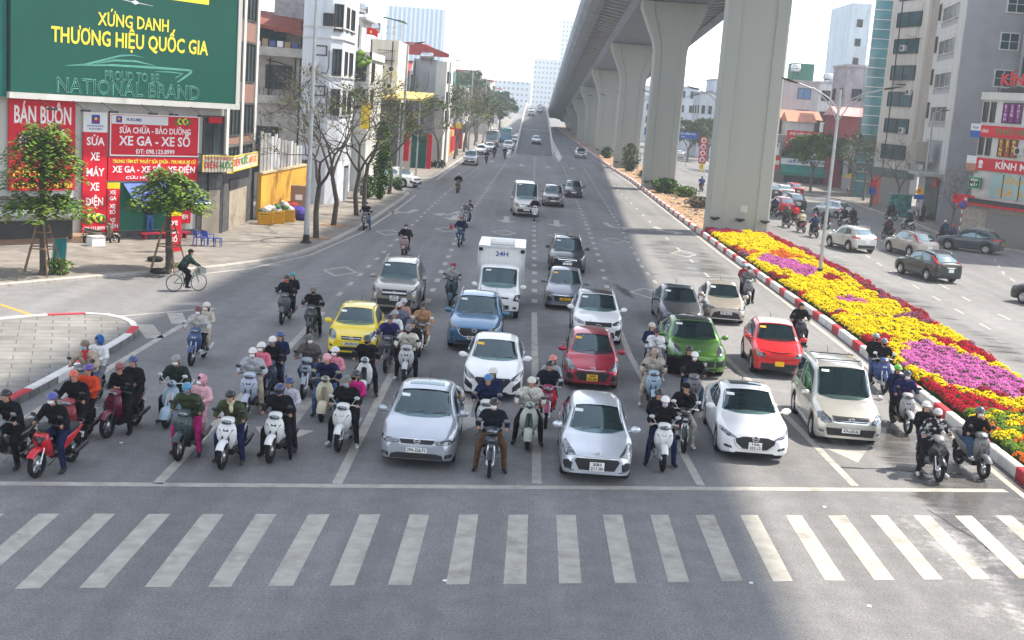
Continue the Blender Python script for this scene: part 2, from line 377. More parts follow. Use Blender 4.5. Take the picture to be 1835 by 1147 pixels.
# far side of the right-hand road
rp = smooth_path([(120, 38), (70, 66), (44, 84), (36, 95.5), (34.3, 103), (35.4, 116), (35.2, 128), (35.5, 142), (32.5, 150), (31.2, 160), (33, 175), (36, 217), (38, 400)])
slab('pavement', [(p[0]+.1, p[1]) for p in rp]+[(120, 400), (150, 60)], .14, PAVE)
kerb('pavement_kerb', rp, .15, .25, [(1.1, 0)], [KG], -1)
# ------------------------------------------------------------------ painted markings
def marking(name, quads, m=MARK, z=.004):
    mb = MB()
    for q in quads: mb.add([(p[0], p[1], z) for p in q], [tuple(range(len(q)))])
    return structure(mb.build(name, m))
def strip(a, b, w_):
    d = V((b[0]-a[0], b[1]-a[1])).normalized(); q = V((-d.y, d.x))*w_/2
    return [(a[0]+q.x, a[1]+q.y), (a[0]-q.x, a[1]-q.y), (b[0]-q.x, b[1]-q.y), (b[0]+q.x, b[1]+q.y)]
cw = []
for i in range(-9, 22):
    x = -.937*CH+i*.1185*CH; y1 = 2.7375*CH+i*.1185*CH*.2235; y0 = y1-.4488*CH
    j = lambda: rnd.uniform(-.018, .018)
    if x < 12.2: cw.append([(x+j(), y1+j()), (x+j(), y0+j()), (x+.40+j(), y0+.09+j()), (x+.40+j(), y1+.09+j())])
marking('pedestrian_crossing', cw)
marking('stop_line', [strip((-12.2, 24.05), (12.1, 29.45), .26)])
def lane(pts, w_=.2): return [strip(a, b, w_) for a, b in zip(pts, pts[1:])]
solid = lane([(-7.3, 25.2), (-7.45, 47)], .22)+lane([(-3.66, 26.1), (-3.78, 48)], .22)+lane([(.69, 27.2), (.63, 50.5)], .22)+lane([(4.5, 28), (3.98, 43), (3.95, 50)], .2)+lane([(8.3, 28.9), (7.95, 36.3), (7.45, 44), (7.1, 50)], .2)
marking('lane_line', solid)
dash = []
def dashes(pts, step, ln, w_):
    for a, b in zip(pts, pts[1:]):
        D = hypot(b[0]-a[0], b[1]-a[1]); s = 0
        while s+ln < D:
            t0, t1 = s/D, (s+ln)/D; dash.append(strip((lerp(a[0], b[0], t0), lerp(a[1], b[1], t0)), (lerp(a[0], b[0], t1), lerp(a[1], b[1], t1)), w_)); s += step
dashes([(-7.5, 51), (-7.2, 110), (-5.6, 200)], 3.0, 1.05, .2); dashes([(-3.8, 51), (-4.2, 87), (-3.75, 127), (-3.1, 195)], 3.0, 1.05, .24)
dashes([(.64, 53), (.62, 132), (.7, 200)], 3.0, 1.05, .24); dashes([(4.0, 53), (4.3, 69), (4.43, 92), (4.6, 172)], 3.0, 1.05, .24)
dashes([(7.0, 53), (6.55, 68), (6.87, 92), (7.6, 190)], 3.0, 1.05, .2); dashes([(10, 60), (9.6, 90), (9.3, 190)], 6, 1.6, .14)
dashes([(23.0, 50), (23.1, 64), (23.5, 70), (26, 82), (30.9, 144), (31, 230)], 4.2, 1.6, .15); dashes([(20.9, 55), (21.9, 73.5), (23.6, 92), (26, 140)], 4.2, 1.6, .14)
dashes([(26, 48), (27, 62), (30, 78), (33, 88)], 4.2, 1.6, .14)
marking('dashed_lane_line', dash)
marking('edge_line', lane([(-14.3, 53.6), (-12.4, 57.0), (-10.75, 63.2), (-9.75, 75), (-9.45, 91), (-9.4, 106)], .17)+lane([(-9.3, 128), (-9, 175), (-8.6, 230)], .16)+lane([(12.45, 16), (12.4, 30), (12.6, 46), (12.5, 62), (12.2, 78), (12.05, 103), (11.8, 150), (11.1, 175)], .18))
def diamond(x, y, a=.85, b=1.75, t=.17):
    P4 = [(x, y-b), (x+a, y), (x, y+b), (x-a, y)]; Q = [(x, y-b+t*2.2), (x+a-t, y), (x, y+b-t*2.2), (x-a+t, y)]
    return [[P4[i], P4[(i+1) % 4], Q[(i+1) % 4], Q[i]] for i in range(4)]
dm = []
for x, y in ((-8.49, 58.1), (-8.24, 76), (-5.0, 80.3), (-1.34, 80.9), (2.29, 81.3), (5.84, 81), (5.97, 58.4), (9.77, 76.2)): dm += diamond(x, y)
marking('diamond_marking', dm)
def arrow(x, y, L=5., w_=.42, hd=1.7):
    return [[(x-w_/2, y), (x+w_/2, y), (x+w_/2, y-L+hd), (x-w_/2, y-L+hd)], [(x-.75, y-L+hd), (x, y-L), (x+.75, y-L+hd)][::-1]]
ar = []
for x, y in ((-1.38, 92.5), (2.25, 92.5), (-5.3, 177), (-1.1, 172), (2.5, 172), (5.8, 173), (2.2, 36.5), (-1.3, 36), (-5.6, 33.5), (8.9, 36), (6.1, 36)): ar += arrow(x, y)
def bent(x, y, sd):
    return [strip((x, y+3.4), (x+sd*.35, y+.3), .42), strip((x+sd*.35, y+.45), (x+sd*1.0, y), .7), [(x+sd*.95, y-1.3), (x+sd*1.75, y-.1), (x+sd*.95, y+1.3)]]
ar += bent(-8.1, 89.3, -1)+bent(-5.0, 90.3, -1)+arrow(-5.05, 91.5, 5)+bent(5.9, 90, 1)+bent(9.6, 89.6, 1)
marking('lane_arrow', ar)
hl = [strip((-13.97, 43.2), (-11.5, 46.0), .16), strip((-11.45, 46.2), (-11.62, 40.5), .22), strip((-11.62, 40.5), (-11.85, 24.4), .22), strip((-12.45, 44.6), (-11.7, 42.6), .55), strip((-12.75, 42.0), (-11.75, 39.9), .6)]
marking('hatched_nose', hl)
marking('yellow_centre_line', [strip((-15.6, 41.25), (-24, 48.6), .2), strip((-16.5, 40.5), (-25, 47.3), .2)], MARKY)
marking('ramp_nose_marking', [strip((-3.4, 186), (-2.2, 204), .18), strip((-3.4, 186), (-4.2, 210), .18), strip((4.2, 183.6), (3.4, 204), .18), strip((4.3, 183.6), (5.4, 212), .18), strip((-3.5, 186), (-3.2, 200), .3), strip((4.3, 184), (4.5, 200), .3)])
tr = []
for i, (x, y) in enumerate(((-9.0, 27.9), (9.2, 24.4), (4.6, 22.0), (7.1, 27.0), (6.6, 21.3), (-1, 21), (-9.9, 23.2), (11.2, 26.8))): tr.append([(x, y), (x+.07, y-.02), (x+.09, y+.08), (x+.02, y+.09)])
def seam(name, pts, w_, m_, z=.003):
    r_ = random.Random(len(pts)*7); P_ = []
    for a, b in zip(pts, pts[1:]):
        n = max(2, int(hypot(b[0]-a[0], b[1]-a[1])/.5)); P_ += [(lerp(a[0], b[0], k/n)+r_.uniform(-.06, .06), lerp(a[1], b[1], k/n)+r_.uniform(-.09, .09)) for k in range(n)]
    return marking(name, [strip(a, b, w_*r_.uniform(.5, 1.6)) for a, b in zip(P_, P_[1:])], m_, z)
TAR_SHADE = mat('tar_and_shade', (.028, .028, .03), .5, 0, .3, 6, spec=.3)
seam('tar_shade_strip', [(8.2, 30.4), (9.6, 30.6), (11.8, 30.3)], .10, TAR_SHADE); seam('tar_shade_strip', [(4.3, 87.6), (7, 87.9), (10.5, 88.3)], .35, TAR_SHADE); seam('tar_shade_strip', [(4.6, 60.5), (4.9, 58.2), (5.2, 56)], .3, TAR_SHADE); seam('tar_shade_strip', [(-9, 62.6), (-6, 62.2), (-3, 61.6)], .05, TAR_SHADE); seam('tar_shade_strip', [(9.6, 27.4), (10.2, 24.6), (11.4, 21.5)], .05, TAR_SHADE); seam('tar_shade_strip', [(-7, 100), (2, 99), (9, 98.6)], .06, TAR_SHADE); seam('tar_shade_strip', [(-12.6, 55.2), (-10.4, 54.6), (-9.8, 54.2)], .08, TAR_SHADE)  # strip beside the first pier paints its shadow band; the others are tar
LIT = mat('litter_paper', (.75, .74, .72), .8)
tag(marking('litter', tr, LIT, .012), kind='stuff')
# ------------------------------------------------------------------ elevated road and ramp
CONC = mat('pier_concrete', (.345, .36, .335), .8, 0, .05, .35, bump=.1, bscale=4., dirt=.55, dirtc=(.26, .26, .245), stretch=(1.6, 1.6, .12))
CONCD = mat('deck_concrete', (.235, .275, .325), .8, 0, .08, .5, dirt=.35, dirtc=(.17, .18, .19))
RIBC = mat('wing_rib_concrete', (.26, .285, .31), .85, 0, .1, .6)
RAIL = mat('rail_white_steel', (.6, .61, .62), .5)
BLKP = mat('planter_black', (.03, .03, .03), .6)
def dz(Y): return 27.2-.0535*Y
def extr(mb, poly, y0, y1, mi=0, caps=True, sm=False):
    n = len(poly); vs = [(p[0], y0, p[1]+dz(y0)) for p in poly]+[(p[0], y1, p[1]+dz(y1)) for p in poly]
    mb.add(vs, [(i, (i+1) % n, n+(i+1) % n, n+i) for i in range(n)], mi, sm)
    if caps: mb.add(vs[:n], [tuple(range(n))[::-1]], mi); mb.add(vs[n:], [tuple(range(n))], mi)
vd = thing('viaduct', 'elevated concrete road with ribbed underside carried on the row of flared piers', 'viaduct', (14.05, 0, 0))
Y0, Y1 = -60, 470
mb = MB()
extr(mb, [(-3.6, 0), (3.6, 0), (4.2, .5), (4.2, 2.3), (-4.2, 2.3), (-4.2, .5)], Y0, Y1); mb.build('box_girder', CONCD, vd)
mb = MB()
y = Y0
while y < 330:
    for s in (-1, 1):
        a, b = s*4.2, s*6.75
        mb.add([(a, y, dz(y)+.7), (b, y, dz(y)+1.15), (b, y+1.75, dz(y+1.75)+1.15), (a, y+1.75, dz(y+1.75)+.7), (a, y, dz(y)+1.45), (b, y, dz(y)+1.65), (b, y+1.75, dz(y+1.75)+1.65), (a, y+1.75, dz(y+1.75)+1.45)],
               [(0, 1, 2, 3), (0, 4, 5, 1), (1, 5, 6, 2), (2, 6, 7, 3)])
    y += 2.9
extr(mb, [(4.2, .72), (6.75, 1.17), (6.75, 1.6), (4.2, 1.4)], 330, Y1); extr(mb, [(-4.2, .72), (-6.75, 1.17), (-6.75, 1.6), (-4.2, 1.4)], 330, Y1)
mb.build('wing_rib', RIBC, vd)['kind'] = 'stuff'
mb = MB(); extr(mb, [(-8.9, 1.75), (-4.2, 1.4), (4.2, 1.4), (8.9, 1.75), (8.9, 2.2), (-8.9, 2.2)], Y0, Y1); mb.build('deck_slab', mat('gap_shade_slab', (.05, .06, .07), .9), vd)  # dark colour paints in the shade of the gaps between the ribs
for s in (-1, 1):
    mb = MB()
    pr_ = [(6.75, 1.0), (7.5, 1.02), (8.3, 1.25), (8.9, 1.75), (9.08, 2.3), (9.08, 3.15), (8.85, 3.2), (8.8, 2.2), (6.75, 1.7)]
    yy = Y0
    while yy < Y1:
        ye = min(Y1, yy+11.5); extr(mb, [(s*p[0], p[1]) for p in pr_], yy, ye-.4); yy = ye
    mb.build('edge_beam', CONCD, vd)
    mb = MB(); mb.tube([(s*9.0, Y0, dz(Y0)+3.75), (s*9.0, Y1, dz(Y1)+3.75)], .05, 6); mb.tube([(s*9.0, Y0, dz(Y0)+3.45), (s*9.0, Y1, dz(Y1)+3.45)], .04, 6)
    for y in range(Y0, Y1, 3): mb.box((s*9.0, y, dz(y)+3.45), (.07, .07, .6))
    mb.build('guard_rail', RAIL, vd)
PIER_LABEL = ['nearest and widest viaduct pier rising out of the flower bed', 'second viaduct pier, behind the shrubs on the soil strip', 'third viaduct pier, with bare soil and a small fir before it']
def pier(i, cx, y, hw, dep):
    zt = dz(y+dep/2)-.02
    p = thing('viaduct_pier', PIER_LABEL[i] if i < 3 else 'far grey viaduct pier in the receding row beside the kerb', 'pier', (cx, y, 0), 0, 'piers carrying the viaduct' if i > 2 else None)
    def out(z):      # half width of the flared outline
        return hw+(3.45-hw)*(0 if z < zt-5.6 else (lambda u: 1.5*u*u if u < .5 else .375+1.25*(u-.5))(min(1, (z-zt+5.6)/4.8)))
    zs = [0, 1.2]+[lerp(1.2, zt-6, k/6) for k in range(1, 7)]+[zt-6+5.25*k/18 for k in range(1, 19)]+[zt]
    band = .95 if hw > 2 else .72
    mb = MB()
    for s in (-1, 1):
        rows = []
        for z in zs:
            o = out(z); i_ = o-band-(o-hw)*.35; i_ = max(.3, i_)
            rows.append([(s*i_, 0, z), (s*(o-.12), 0, z), (s*o, .12, z), (s*o, dep-.12, z), (s*(o-.12), dep, z), (s*i_, dep, z)])
        mb.grid(rows if s > 0 else [r[::-1] for r in rows], 0, False)
    rows = []
    for z in zs:
        o = out(z); i_ = max(.3, o-band-(o-hw)*.35); rows.append([(-i_, 0, z), (-i_+.05, .1, z), (i_-.05, .1, z), (i_, 0, z)])
    mb.grid(rows, 0, False)
    rows = [[(-r[0][0], dep, r[0][2]), (-r[1][0], dep-.1, r[1][2]), (-r[2][0], dep-.1, r[2][2]), (-r[3][0], dep, r[3][2])] for r in rows]; mb.grid(rows, 0, False)
    mb.build('shaft', CONC, p)
    if i < 4:
        for k, x in enumerate((-.8, .02, .84)):
            q = MB(); q.lathe([(.1, -.12), (.34, .02), (.36, .1), (.3, .1)], (x*hw, -.3, 1.15 if i == 0 else .9), 12); q.box((x*hw, -.06, 1.1 if i == 0 else .86), (.08, .14, .08)); q.build('drain_bowl', BLKP, p)
    if i == 0:
        MB().box((.3, .06, 1.95), (.5, .06, .5)).build('access_plate', mat('plate_grey', (.5, .5, .48), .5), p)
    return p
for i, (cx, y, hw, dep) in enumerate(((15.35, 90.7, 2.2, 2.3), (14.05, 136, 1.72, 2.2), (13.75, 180.5, 1.78, 2.2), (13.3, 227, 1.78, 2.2), (13.1, 273, 1.75, 2.2), (13.0, 319, 1.75, 2.2), (13.0, 365, 1.75, 2.2), (13.0, 411, 1.75, 2.2))): pier(i, cx, y, hw, dep)
# flyover ramp in the middle of the avenue
RW = mat('ramp_wall_concrete', (.55, .53, .50), .8, 0, .1, 1.2, dirt=.5)
RROAD = asphalt('ramp_asphalt', .12)
def rz(y): return max(.01, pch([(204, .01), (230, .75), (260, 2.2), (300, 3.8), (350, 5.4), (400, 6.4), (450, 6.9), (520, 6.6), (640, 4)], y))
ry = list(range(204, 641, 12))
rm = thing('flyover_ramp', 'narrow flyover ramp climbing away in the middle of the avenue', 'ramp', (.65, 204, 0))
def rq(mb, prof, mi=0): mb.grid([[(p[0], y-204, rz(y)+p[1] if p[1] is not None else -.05) for p in prof] for y in ry], mi, False)
mb = MB(); rq(mb, [(-2.95, .0), (2.95, .0)]); mb.build('roadway', RROAD, rm)
for s in (-1, 1):
    mb = MB(); pf = [(s*2.95, 0), (s*2.98, .85), (s*3.2, .85), (s*3.35, .1), (s*3.4, None)]; rq(mb, pf if s > 0 else pf[::-1]); mb.add([(s*2.95, 0, 0), (s*2.98, 0, .85), (s*3.2, 0, .85), (s*3.4, 0, 0)], [(0, 1, 2, 3)])
    mb.build('parapet', RW, rm)
    mb = MB(); mb.tube([(s*3.08, y-204, rz(y)+1.2) for y in ry], .05, 6); [mb.box((s*3.08, y-204, rz(y)+1.0), (.06, .06, .4)) for y in range(204, 520, 4)]; mb.build('hand_rail', RAIL, rm)
mb = MB(); mb.box((0, 66, rz(270)+.02), (5.8, .5, .03)); mb.build('expansion_joint', WHITEP, rm)
for s, x0 in ((-1, -3.75), (1, 4.45)):
    isn = MB(); isn.prism([(x0-.12*s*0, 187), (x0+.5, 203), (x0+.55, 330), (x0-.55, 330), (x0-.5, 203)], 0, .22); structure(isn.build('ramp_nose_island', KW))
# ------------------------------------------------------------------ flower bed
def zr(pts, ox, oy, sc): return [(ox+x*sc, oy+y*sc) for x, y in pts]
A5 = lambda pts: zr(pts, 1220, 400, .33515)
A4 = lambda pts: zr(pts, 1500, 540, .29646)
BEDP = [  # colour, outline as read from the picture and carried to the ground
 ('pink', A5([(400, 205), (440, 170), (560, 188), (730, 245), (690, 297), (560, 250)])), ('pink', A5([(805, 402), (890, 392), (990, 418), (985, 428), (850, 415)])),
 ('pink', A5([(1210, 640), (1260, 630), (1480, 700), (1700, 790), (1840, 840), (1840, 895), (1500, 895), (1180, 745)])),
 ('pink', A4([(430, 240), (520, 240), (700, 300), (960, 400), (1125, 480), (1110, 610), (940, 560), (700, 470), (560, 450), (390, 380)])),
 ('orange', A5([(195, 108), (260, 135), (400, 160), (385, 178), (300, 150), (240, 140)])), ('mauve', A5([(250, 150), (380, 165), (345, 205), (290, 185)])), ('orange', A5([(470, 165), (540, 135), (645, 195), (560, 190)])),
 ('yellow', A4([(320, 230), (430, 205), (430, 275), (385, 385), (345, 370)])), ('yellow', A4([(415, 400), (470, 405), (560, 450), (625, 470), (740, 515), (960, 575), (1130, 640), (1130, 665), (1000, 640), (880, 590), (640, 520), (560, 480), (500, 475)])),
 ('yellow', A4([(480, 225), (560, 235), (700, 285), (1000, 390), (1130, 470), (1130, 500), (960, 405), (700, 305), (540, 245)])), ('red', A4([(500, 205), (680, 235), (800, 265), (1010, 390), (1130, 455), (1130, 475), (1000, 395), (700, 290)])),
 ('red', A4([(440, 460), (500, 475), (620, 500), (900, 600), (1090, 665), (700, 680), (560, 600), (470, 520)])), ('yellow', A4([(1090, 960), (1130, 930), (1130, 1040), (1100, 1010)])),
 ('mixed', A4([(690, 670), (1130, 655), (1300, 800), (1300, 1200), (1130, 1040), (940, 900), (860, 760)])),
 ('yellow', A5([(120, 60), (250, 50), (440, 62), (545, 140), (500, 168), (440, 162), (390, 155), (300, 132), (200, 112)])),
 ('yellow', A5([(320, 215), (345, 185), (400, 158), (520, 165), (785, 245), (765, 290), (735, 320), (600, 305), (500, 270), (380, 250)])), ('darkred', A5([(370, 250), (500, 268), (620, 300), (440, 300)])), ('darkred', A5([(770, 262), (895, 322), (760, 310)])),
 ('yellow', A5([(440, 305), (520, 290), (720, 318), (900, 328), (1025, 388), (900, 393), (700, 355), (520, 370)])), ('red', A5([(545, 365), (670, 365), (625, 415), (590, 400)])),
 ('yellow', A5([(625, 405), (680, 360), (800, 365), (1000, 390), (1150, 425), (1215, 490), (1000, 493), (900, 483), (720, 468), (640, 440)])), ('red', A5([(600, 430), (720, 468), (900, 485), (740, 500), (640, 460)])), ('mauve', A5([(1000, 492), (1215, 490), (1260, 518), (1100, 508)])),
 ('yellow', A5([(700, 500), (850, 485), (1200, 513), (1400, 555), (1550, 640), (1350, 628), (1100, 605), (850, 605), (760, 550)])), ('red', A5([(860, 600), (1150, 605), (1130, 645), (1110, 700), (1000, 710), (900, 640)])), ('red', A5([(1300, 615), (1420, 625), (1560, 650), (1700, 750), (1840, 820), (1700, 770), (1480, 690)]))]
BEDG = [(c, [G(x, y, .42).to_2d() for x, y in p]) for c, p in BEDP]
def inside(p, poly):
    r = False; n = len(poly)
    for i in range(n):
        a, b = poly[i], poly[(i+1) % n]
        if (a[1] > p[1]) != (b[1] > p[1]) and p[0] < (b[0]-a[0])*(p[1]-a[1])/(b[1]-a[1])+a[0]: r = not r
    return r
LEAF = mat('flower_leaf', (.022, .06, .014), .8, 0, .3, 12)
FLC = {'yellow': (.80, .55, .008), 'pink': (.50, .13, .36), 'red': (.36, .012, .03), 'darkred': (.26, .015, .03), 'orange': (.62, .13, .02), 'mauve': (.24, .08, .15), 'green': (.14, .22, .03)}
FLM = {k: cmat('flower', v) for k, v in FLC.items()}
def bloom(mb, R, H, seed, mi, sparse=0., n=46):
    r = random.Random(seed)
    mb.lathe([(R*.35, 0), (R*.8, H*.45), (R*.92, H*.6), (R*.7, H*.8), (0.01, H*.86)], (0, 0, 0), 8, 1)
    for k in range(n):
        a = k*2.39996+r.random()*.4; q = sqrt((k+.5)/n); th = q*1.25
        p = V((R*sin(th)*cos(a), R*sin(th)*sin(a), H*.5+H*.5*cos(th)+r.uniform(-.015, .02)))
        if r.random() < sparse: continue
        nn = V((sin(th)*cos(a), sin(th)*sin(a), cos(th)+.3)).normalized(); t = nn.orthogonal().normalized(); b = nn.cross(t); s = R*.17*r.uniform(.8, 1.25); f = r.random()*6
        vs = [p+nn*.022]+[p+(t*cos(f+j*pi/3)+b*sin(f+j*pi/3))*s-nn*.012*(j % 2) for j in range(6)]
        mb.add(vs, [(0, 1+j, 1+(j+1) % 6) for j in range(6)], mi)
FLV = {}
for c in FLC:
    FLV[c] = []
    for k in range(3):
        mb = MB(); bloom(mb, .235, .42, k*7+hash(c[0]) % 5+ord(c[0]), 0, .40 if c in ('orange', 'mauve', 'green') else .16); FLV[c].append(mb)
rf = random.Random(11); plants = []
y = 22.
while y < 90.4:
    x0 = pch([(10, 13.2), (30, 13.15), (42, 13.35), (52, 13.4), (62, 13.2), (78, 13.0), (103, 12.8)], y)+.12; x1 = pch([(10, 16.6), (30, 16.7), (41, 17.1), (51, 17.85), (60, 18.0), (72, 18.2), (87, 17.6), (91, 17.4)], y)
    x = x0
    while x < x1:
        p = (x+rf.uniform(-.06, .06), y+rf.uniform(-.06, .06)); c = None
        for cc, poly in BEDG:
            if inside(p, poly): c = cc; break
        if c is None: c = (rf.choice(['darkred', 'red', 'mauve']) if p[0] < 15.3 or x1-p[0] < .75 else ('yellow' if rf.random() > .07 else rf.choice(['orange', 'green', 'red'])))
        if c == 'mixed': c = rf.choice(['green', 'green', 'orange', 'yellow', 'green'])
        plants.append((p[0], p[1], c)); x += .37
    y += .37
def dist_(p): return hypot(p[0], p[1]) if p[1] > 30 else 1e6
near = sorted([p for p in plants if p[1] > 30.5 and (p[0]*1.0/p[1]) < .413], key=lambda p: p[1])[:300]; ns = set(near)
FM = {c: [mb.mesh('chrysanthemum_plant', [FLM[c], LEAF]) for mb in FLV[c]] for c in FLC}
FNAME = {'yellow': 'bright yellow', 'pink': 'pink', 'red': 'crimson', 'darkred': 'dark red', 'orange': 'orange', 'mauve': 'dull mauve', 'green': 'sparse yellow-green'}
for (x, y, c) in near:
    o = bpy.data.objects.new('chrysanthemum_plant', rf.choice(FM[c])); COL.objects.link(o); o.location = (x, y, .12); o.rotation_euler = (0, 0, rf.random()*6); s = rf.uniform(.85, 1.12); o.scale = (s, s, s*rf.uniform(.9, 1.1))
    tag(o, FNAME[c]+' chrysanthemum plant massed with its like at the near end of the flower bed', 'flower', FNAME[c]+' flowers at the near end of the bed')
mb = MB(); order = list(FLC)
for (x, y, c) in plants:
    if (x, y, c) in ns: continue
    src = rf.choice(FLV[c]); a = rf.random()*6; s = rf.uniform(.74, 1.12); ca, sa = cos(a)*s, sin(a)*s; o = len(mb.v); hz_ = rf.uniform(-.04, .05)
    mb.v += [(q[0]*ca-q[1]*sa+x, q[0]*sa+q[1]*ca+y, q[2]*s+.12+hz_*(q[2] > .2)) for q in src.v]
    mb.f += [[i+o for i in f] for f in src.f]; mb.m += [order.index(c) if k == 0 else len(order) for k in src.m]; mb.sm += src.sm
tag(mb.build('flower_bed', [FLM[c] for c in order]+[LEAF]), 'long bed of yellow, pink and red chrysanthemums laid in patterns on the median', 'flower bed', kind='stuff')
# ================================================================== BUILDINGS, LEFT SIDE
WALLW = cmat('wall', (.56, .56, .54)); WALLB = cmat('wall', (.42, .47, .55)); WALLG = cmat('wall', (.34, .345, .36)); WALLC = cmat('wall', (.55, .52, .44)); OLDW = mat('old_stained_wall', (.40, .38, .36), .9, 0, .2, 1.1, dirt=.9, dirtc=(.10, .095, .09), bump=.3)
SRED = cmat('sign', (.58, .012, .03)); SYEL = cmat('sign', (.80, .56, .02)); SWHT = cmat('sign', (.70, .71, .72)); STEAL = mat('billboard_teal', (.002, .075, .055), .4, 0, .12, .25, bump=.08, bscale=.9); SGRN = cmat('sign', (.01, .16, .10)); SBLU = cmat('sign', (.02, .10, .40)); SCRM = cmat('sign', (.62, .58, .44))
LYEL = mat('letters_yellow', (.85, .72, .06), .4, 0, .03); LWHT = mat('letters_white', (.80, .80, .80), .4, 0, .03); LRED = mat('letters_red', (.55, .02, .03), .4); LGRN = mat('letters_green', (.02, .20, .06), .4); LBLU = mat('letters_blue', (.02, .05, .30), .4); LBLK = mat('letters_black', (.03, .03, .03), .4); LTEA = mat('letters_pale_teal', (.10, .32, .27), .4)
REDR = cmat('roof', (.36, .055, .05)); RUSTR = cmat('roof', (.22, .06, .045)); TILER = cmat('roof', (.50, .20, .13)); TINR = cmat('roof', (.40, .41, .42)); YELR = cmat('roof', (.60, .47, .16)); GRNR = cmat('roof', (.04, .17, .13)); BLUR = cmat('roof', (.10, .22, .42))
FRAMED = mat('window_frame_dark', (.06, .055, .05), .5); FRAMEW = mat('window_frame_white', (.62, .62, .61), .5); PANE = mat('window_pane', (.03, .045, .055), .2, 0, .5, .8, spec=.14); PANEB = mat('window_pane_teal', (.008, .05, .065), .2, 0, .5, .5, spec=.1); BROWNP = mat('brown_facade_panel', (.24, .14, .115), .7, 0, .1, 2); STONE = mat('grey_stone_cladding', (.085, .085, .09), .6, 0, .35, 5, bump=.3); BEIGE = mat('beige_roller_door', (.36, .31, .25), .6, 0, .05, 2, stretch=(.3, .3, 14), bump=.4, bscale=2); SHUTG = mat('green_roller_shutter', (.008, .14, .085), .5, 0, .12, 2, stretch=(.2, .2, 16), bump=.6, bscale=2); SHUTY = mat('grey_roller_shutter', (.22, .215, .20), .6, 0, .08, 2, stretch=(.2, .2, 16), bump=.6, bscale=2)
IRON = mat('black_iron', (.03, .03, .032), .6); TANK = mat('steel_tank', (.55, .57, .6), .2, .9, .1); ACW = mat('air_conditioner_white', (.5, .5, .48), .6)
def window(p, c, wd, ht, ang=0., nx=2, ny=1, fr=FRAMED, pn=PANE, t=.07, name='window', proud=.05):
    """a window: frame with bars, its pane as a sub-part; it faces -y turned by ang"""
    M = Matrix.Rotation(ang, 3, 'Z'); m_ = MB()
    def b(cx, cz, w_, h_, d=.12): m_.box(V(c)+M @ V((cx, -proud, cz)), (w_, d, h_), 0, M=M)
    b(0, ht/2-t/2, wd, t); b(0, -ht/2+t/2, wd, t); b(-wd/2+t/2, 0, t, ht-2*t); b(wd/2-t/2, 0, t, ht-2*t)
    for i in range(1, nx): b(-wd/2+wd*i/nx, 0, t*.6, ht-2*t, .08)
    for i in range(1, ny): b(0, -ht/2+ht*i/ny, wd-2*t, t*.5, .06)
    o = m_.build(name, fr, p); q = MB(); q.box(V(c)+M @ V((0, -proud+.035, 0)), (wd-t, .03, ht-t), 0, M=M); q.build('pane', pn, o); return o
def aircon(p, c, ang=0.):
    M = Matrix.Rotation(ang, 3, 'Z'); q = MB(); q.box(V(c)+M @ V((0, -.2, 0)), (.85, .32, .6), 0, M=M); o = q.build('air_conditioner', ACW, p)
    f = MB(); f.lathe([(.01, -.01), (.23, -.01), (.24, .02)], (0, 0, 0), 14, 0, 'Y'); f.v = [tuple(V(c)+M @ (V(a)+V((-.12, -.365, 0)))) for a in f.v]; f.build('fan', IRON, o); return o
def tank(p, c, L=1.6, r=.5, ang=0.):
    q = MB(); q.lathe([(.01, -L/2), (r*.8, -L/2+.05), (r, -L/2+.2), (r, L/2-.2), (r*.8, L/2-.05), (.01, L/2)], (0, 0, 0), 16, 0, 'X'); M = Matrix.Rotation(ang, 3, 'Z'); q.v = [tuple(V(c)+M @ V(a)) for a in q.v]; o = q.build('water_tank', TANK, p)
    s = MB(); [s.tube([V(c)+M @ V((x, y, -r*.6)), V(c)+M @ V((x, y*1.2, -r-.5))], .03, 4) for x in (-L*.3, L*.3) for y in (-r*.7, r*.7)]; s.build('stand', IRON, o); return o
# ---- the corner shop with the billboard; its own frame: x along the shop front, -y out of it
SA = V((-22.4, 61.7, 0))
shop = thing('corner_shop', 'corner building with red motorbike repair signs under the green billboard', 'building', SA, DIAG)
mb = MB(); body = [(-16, 0), (8.8, 0), (15.2, 5.7), (11, 15), (-16, 15)]; mb.prism(body, 0, 15.5); mb.build('wall', cmat('wall', (.46, .46, .44)), shop)
def sb(name, t0, t1, z0, z1, m_, d=.06, off=0., par=None):
    q = MB(); q.bx((t0, -off-d, z0), (t1, -off, z1)); return q.build(name, m_, par or shop)
sb('step', -9, 1.0, .1, .42, cmat('wall', (.30, .20, .14)), 1.3); sb('plinth', 1.0, 7.2, .1, .42, STONE, .35)
sb('side_door', -1.35, -.1, .42, 2.7, FRAMEW, .08)
gd = sb('green_shutter', 2.52, 5.62, .46, 2.88, SHUTG, .05)
sb('stone_surround', 7.2, 8.82, .1, 3.4, STONE, .10); sb('grey_door', 7.5, 8.62, .12, 2.5, BEIGE, .13)
window(shop, (8.15, 0, 5.45), 1.35, 2.1, 0, 2, 1)
s_ = sb('red_notice', 7.75, 8.6, 6.1, 6.42, SRED, .16)
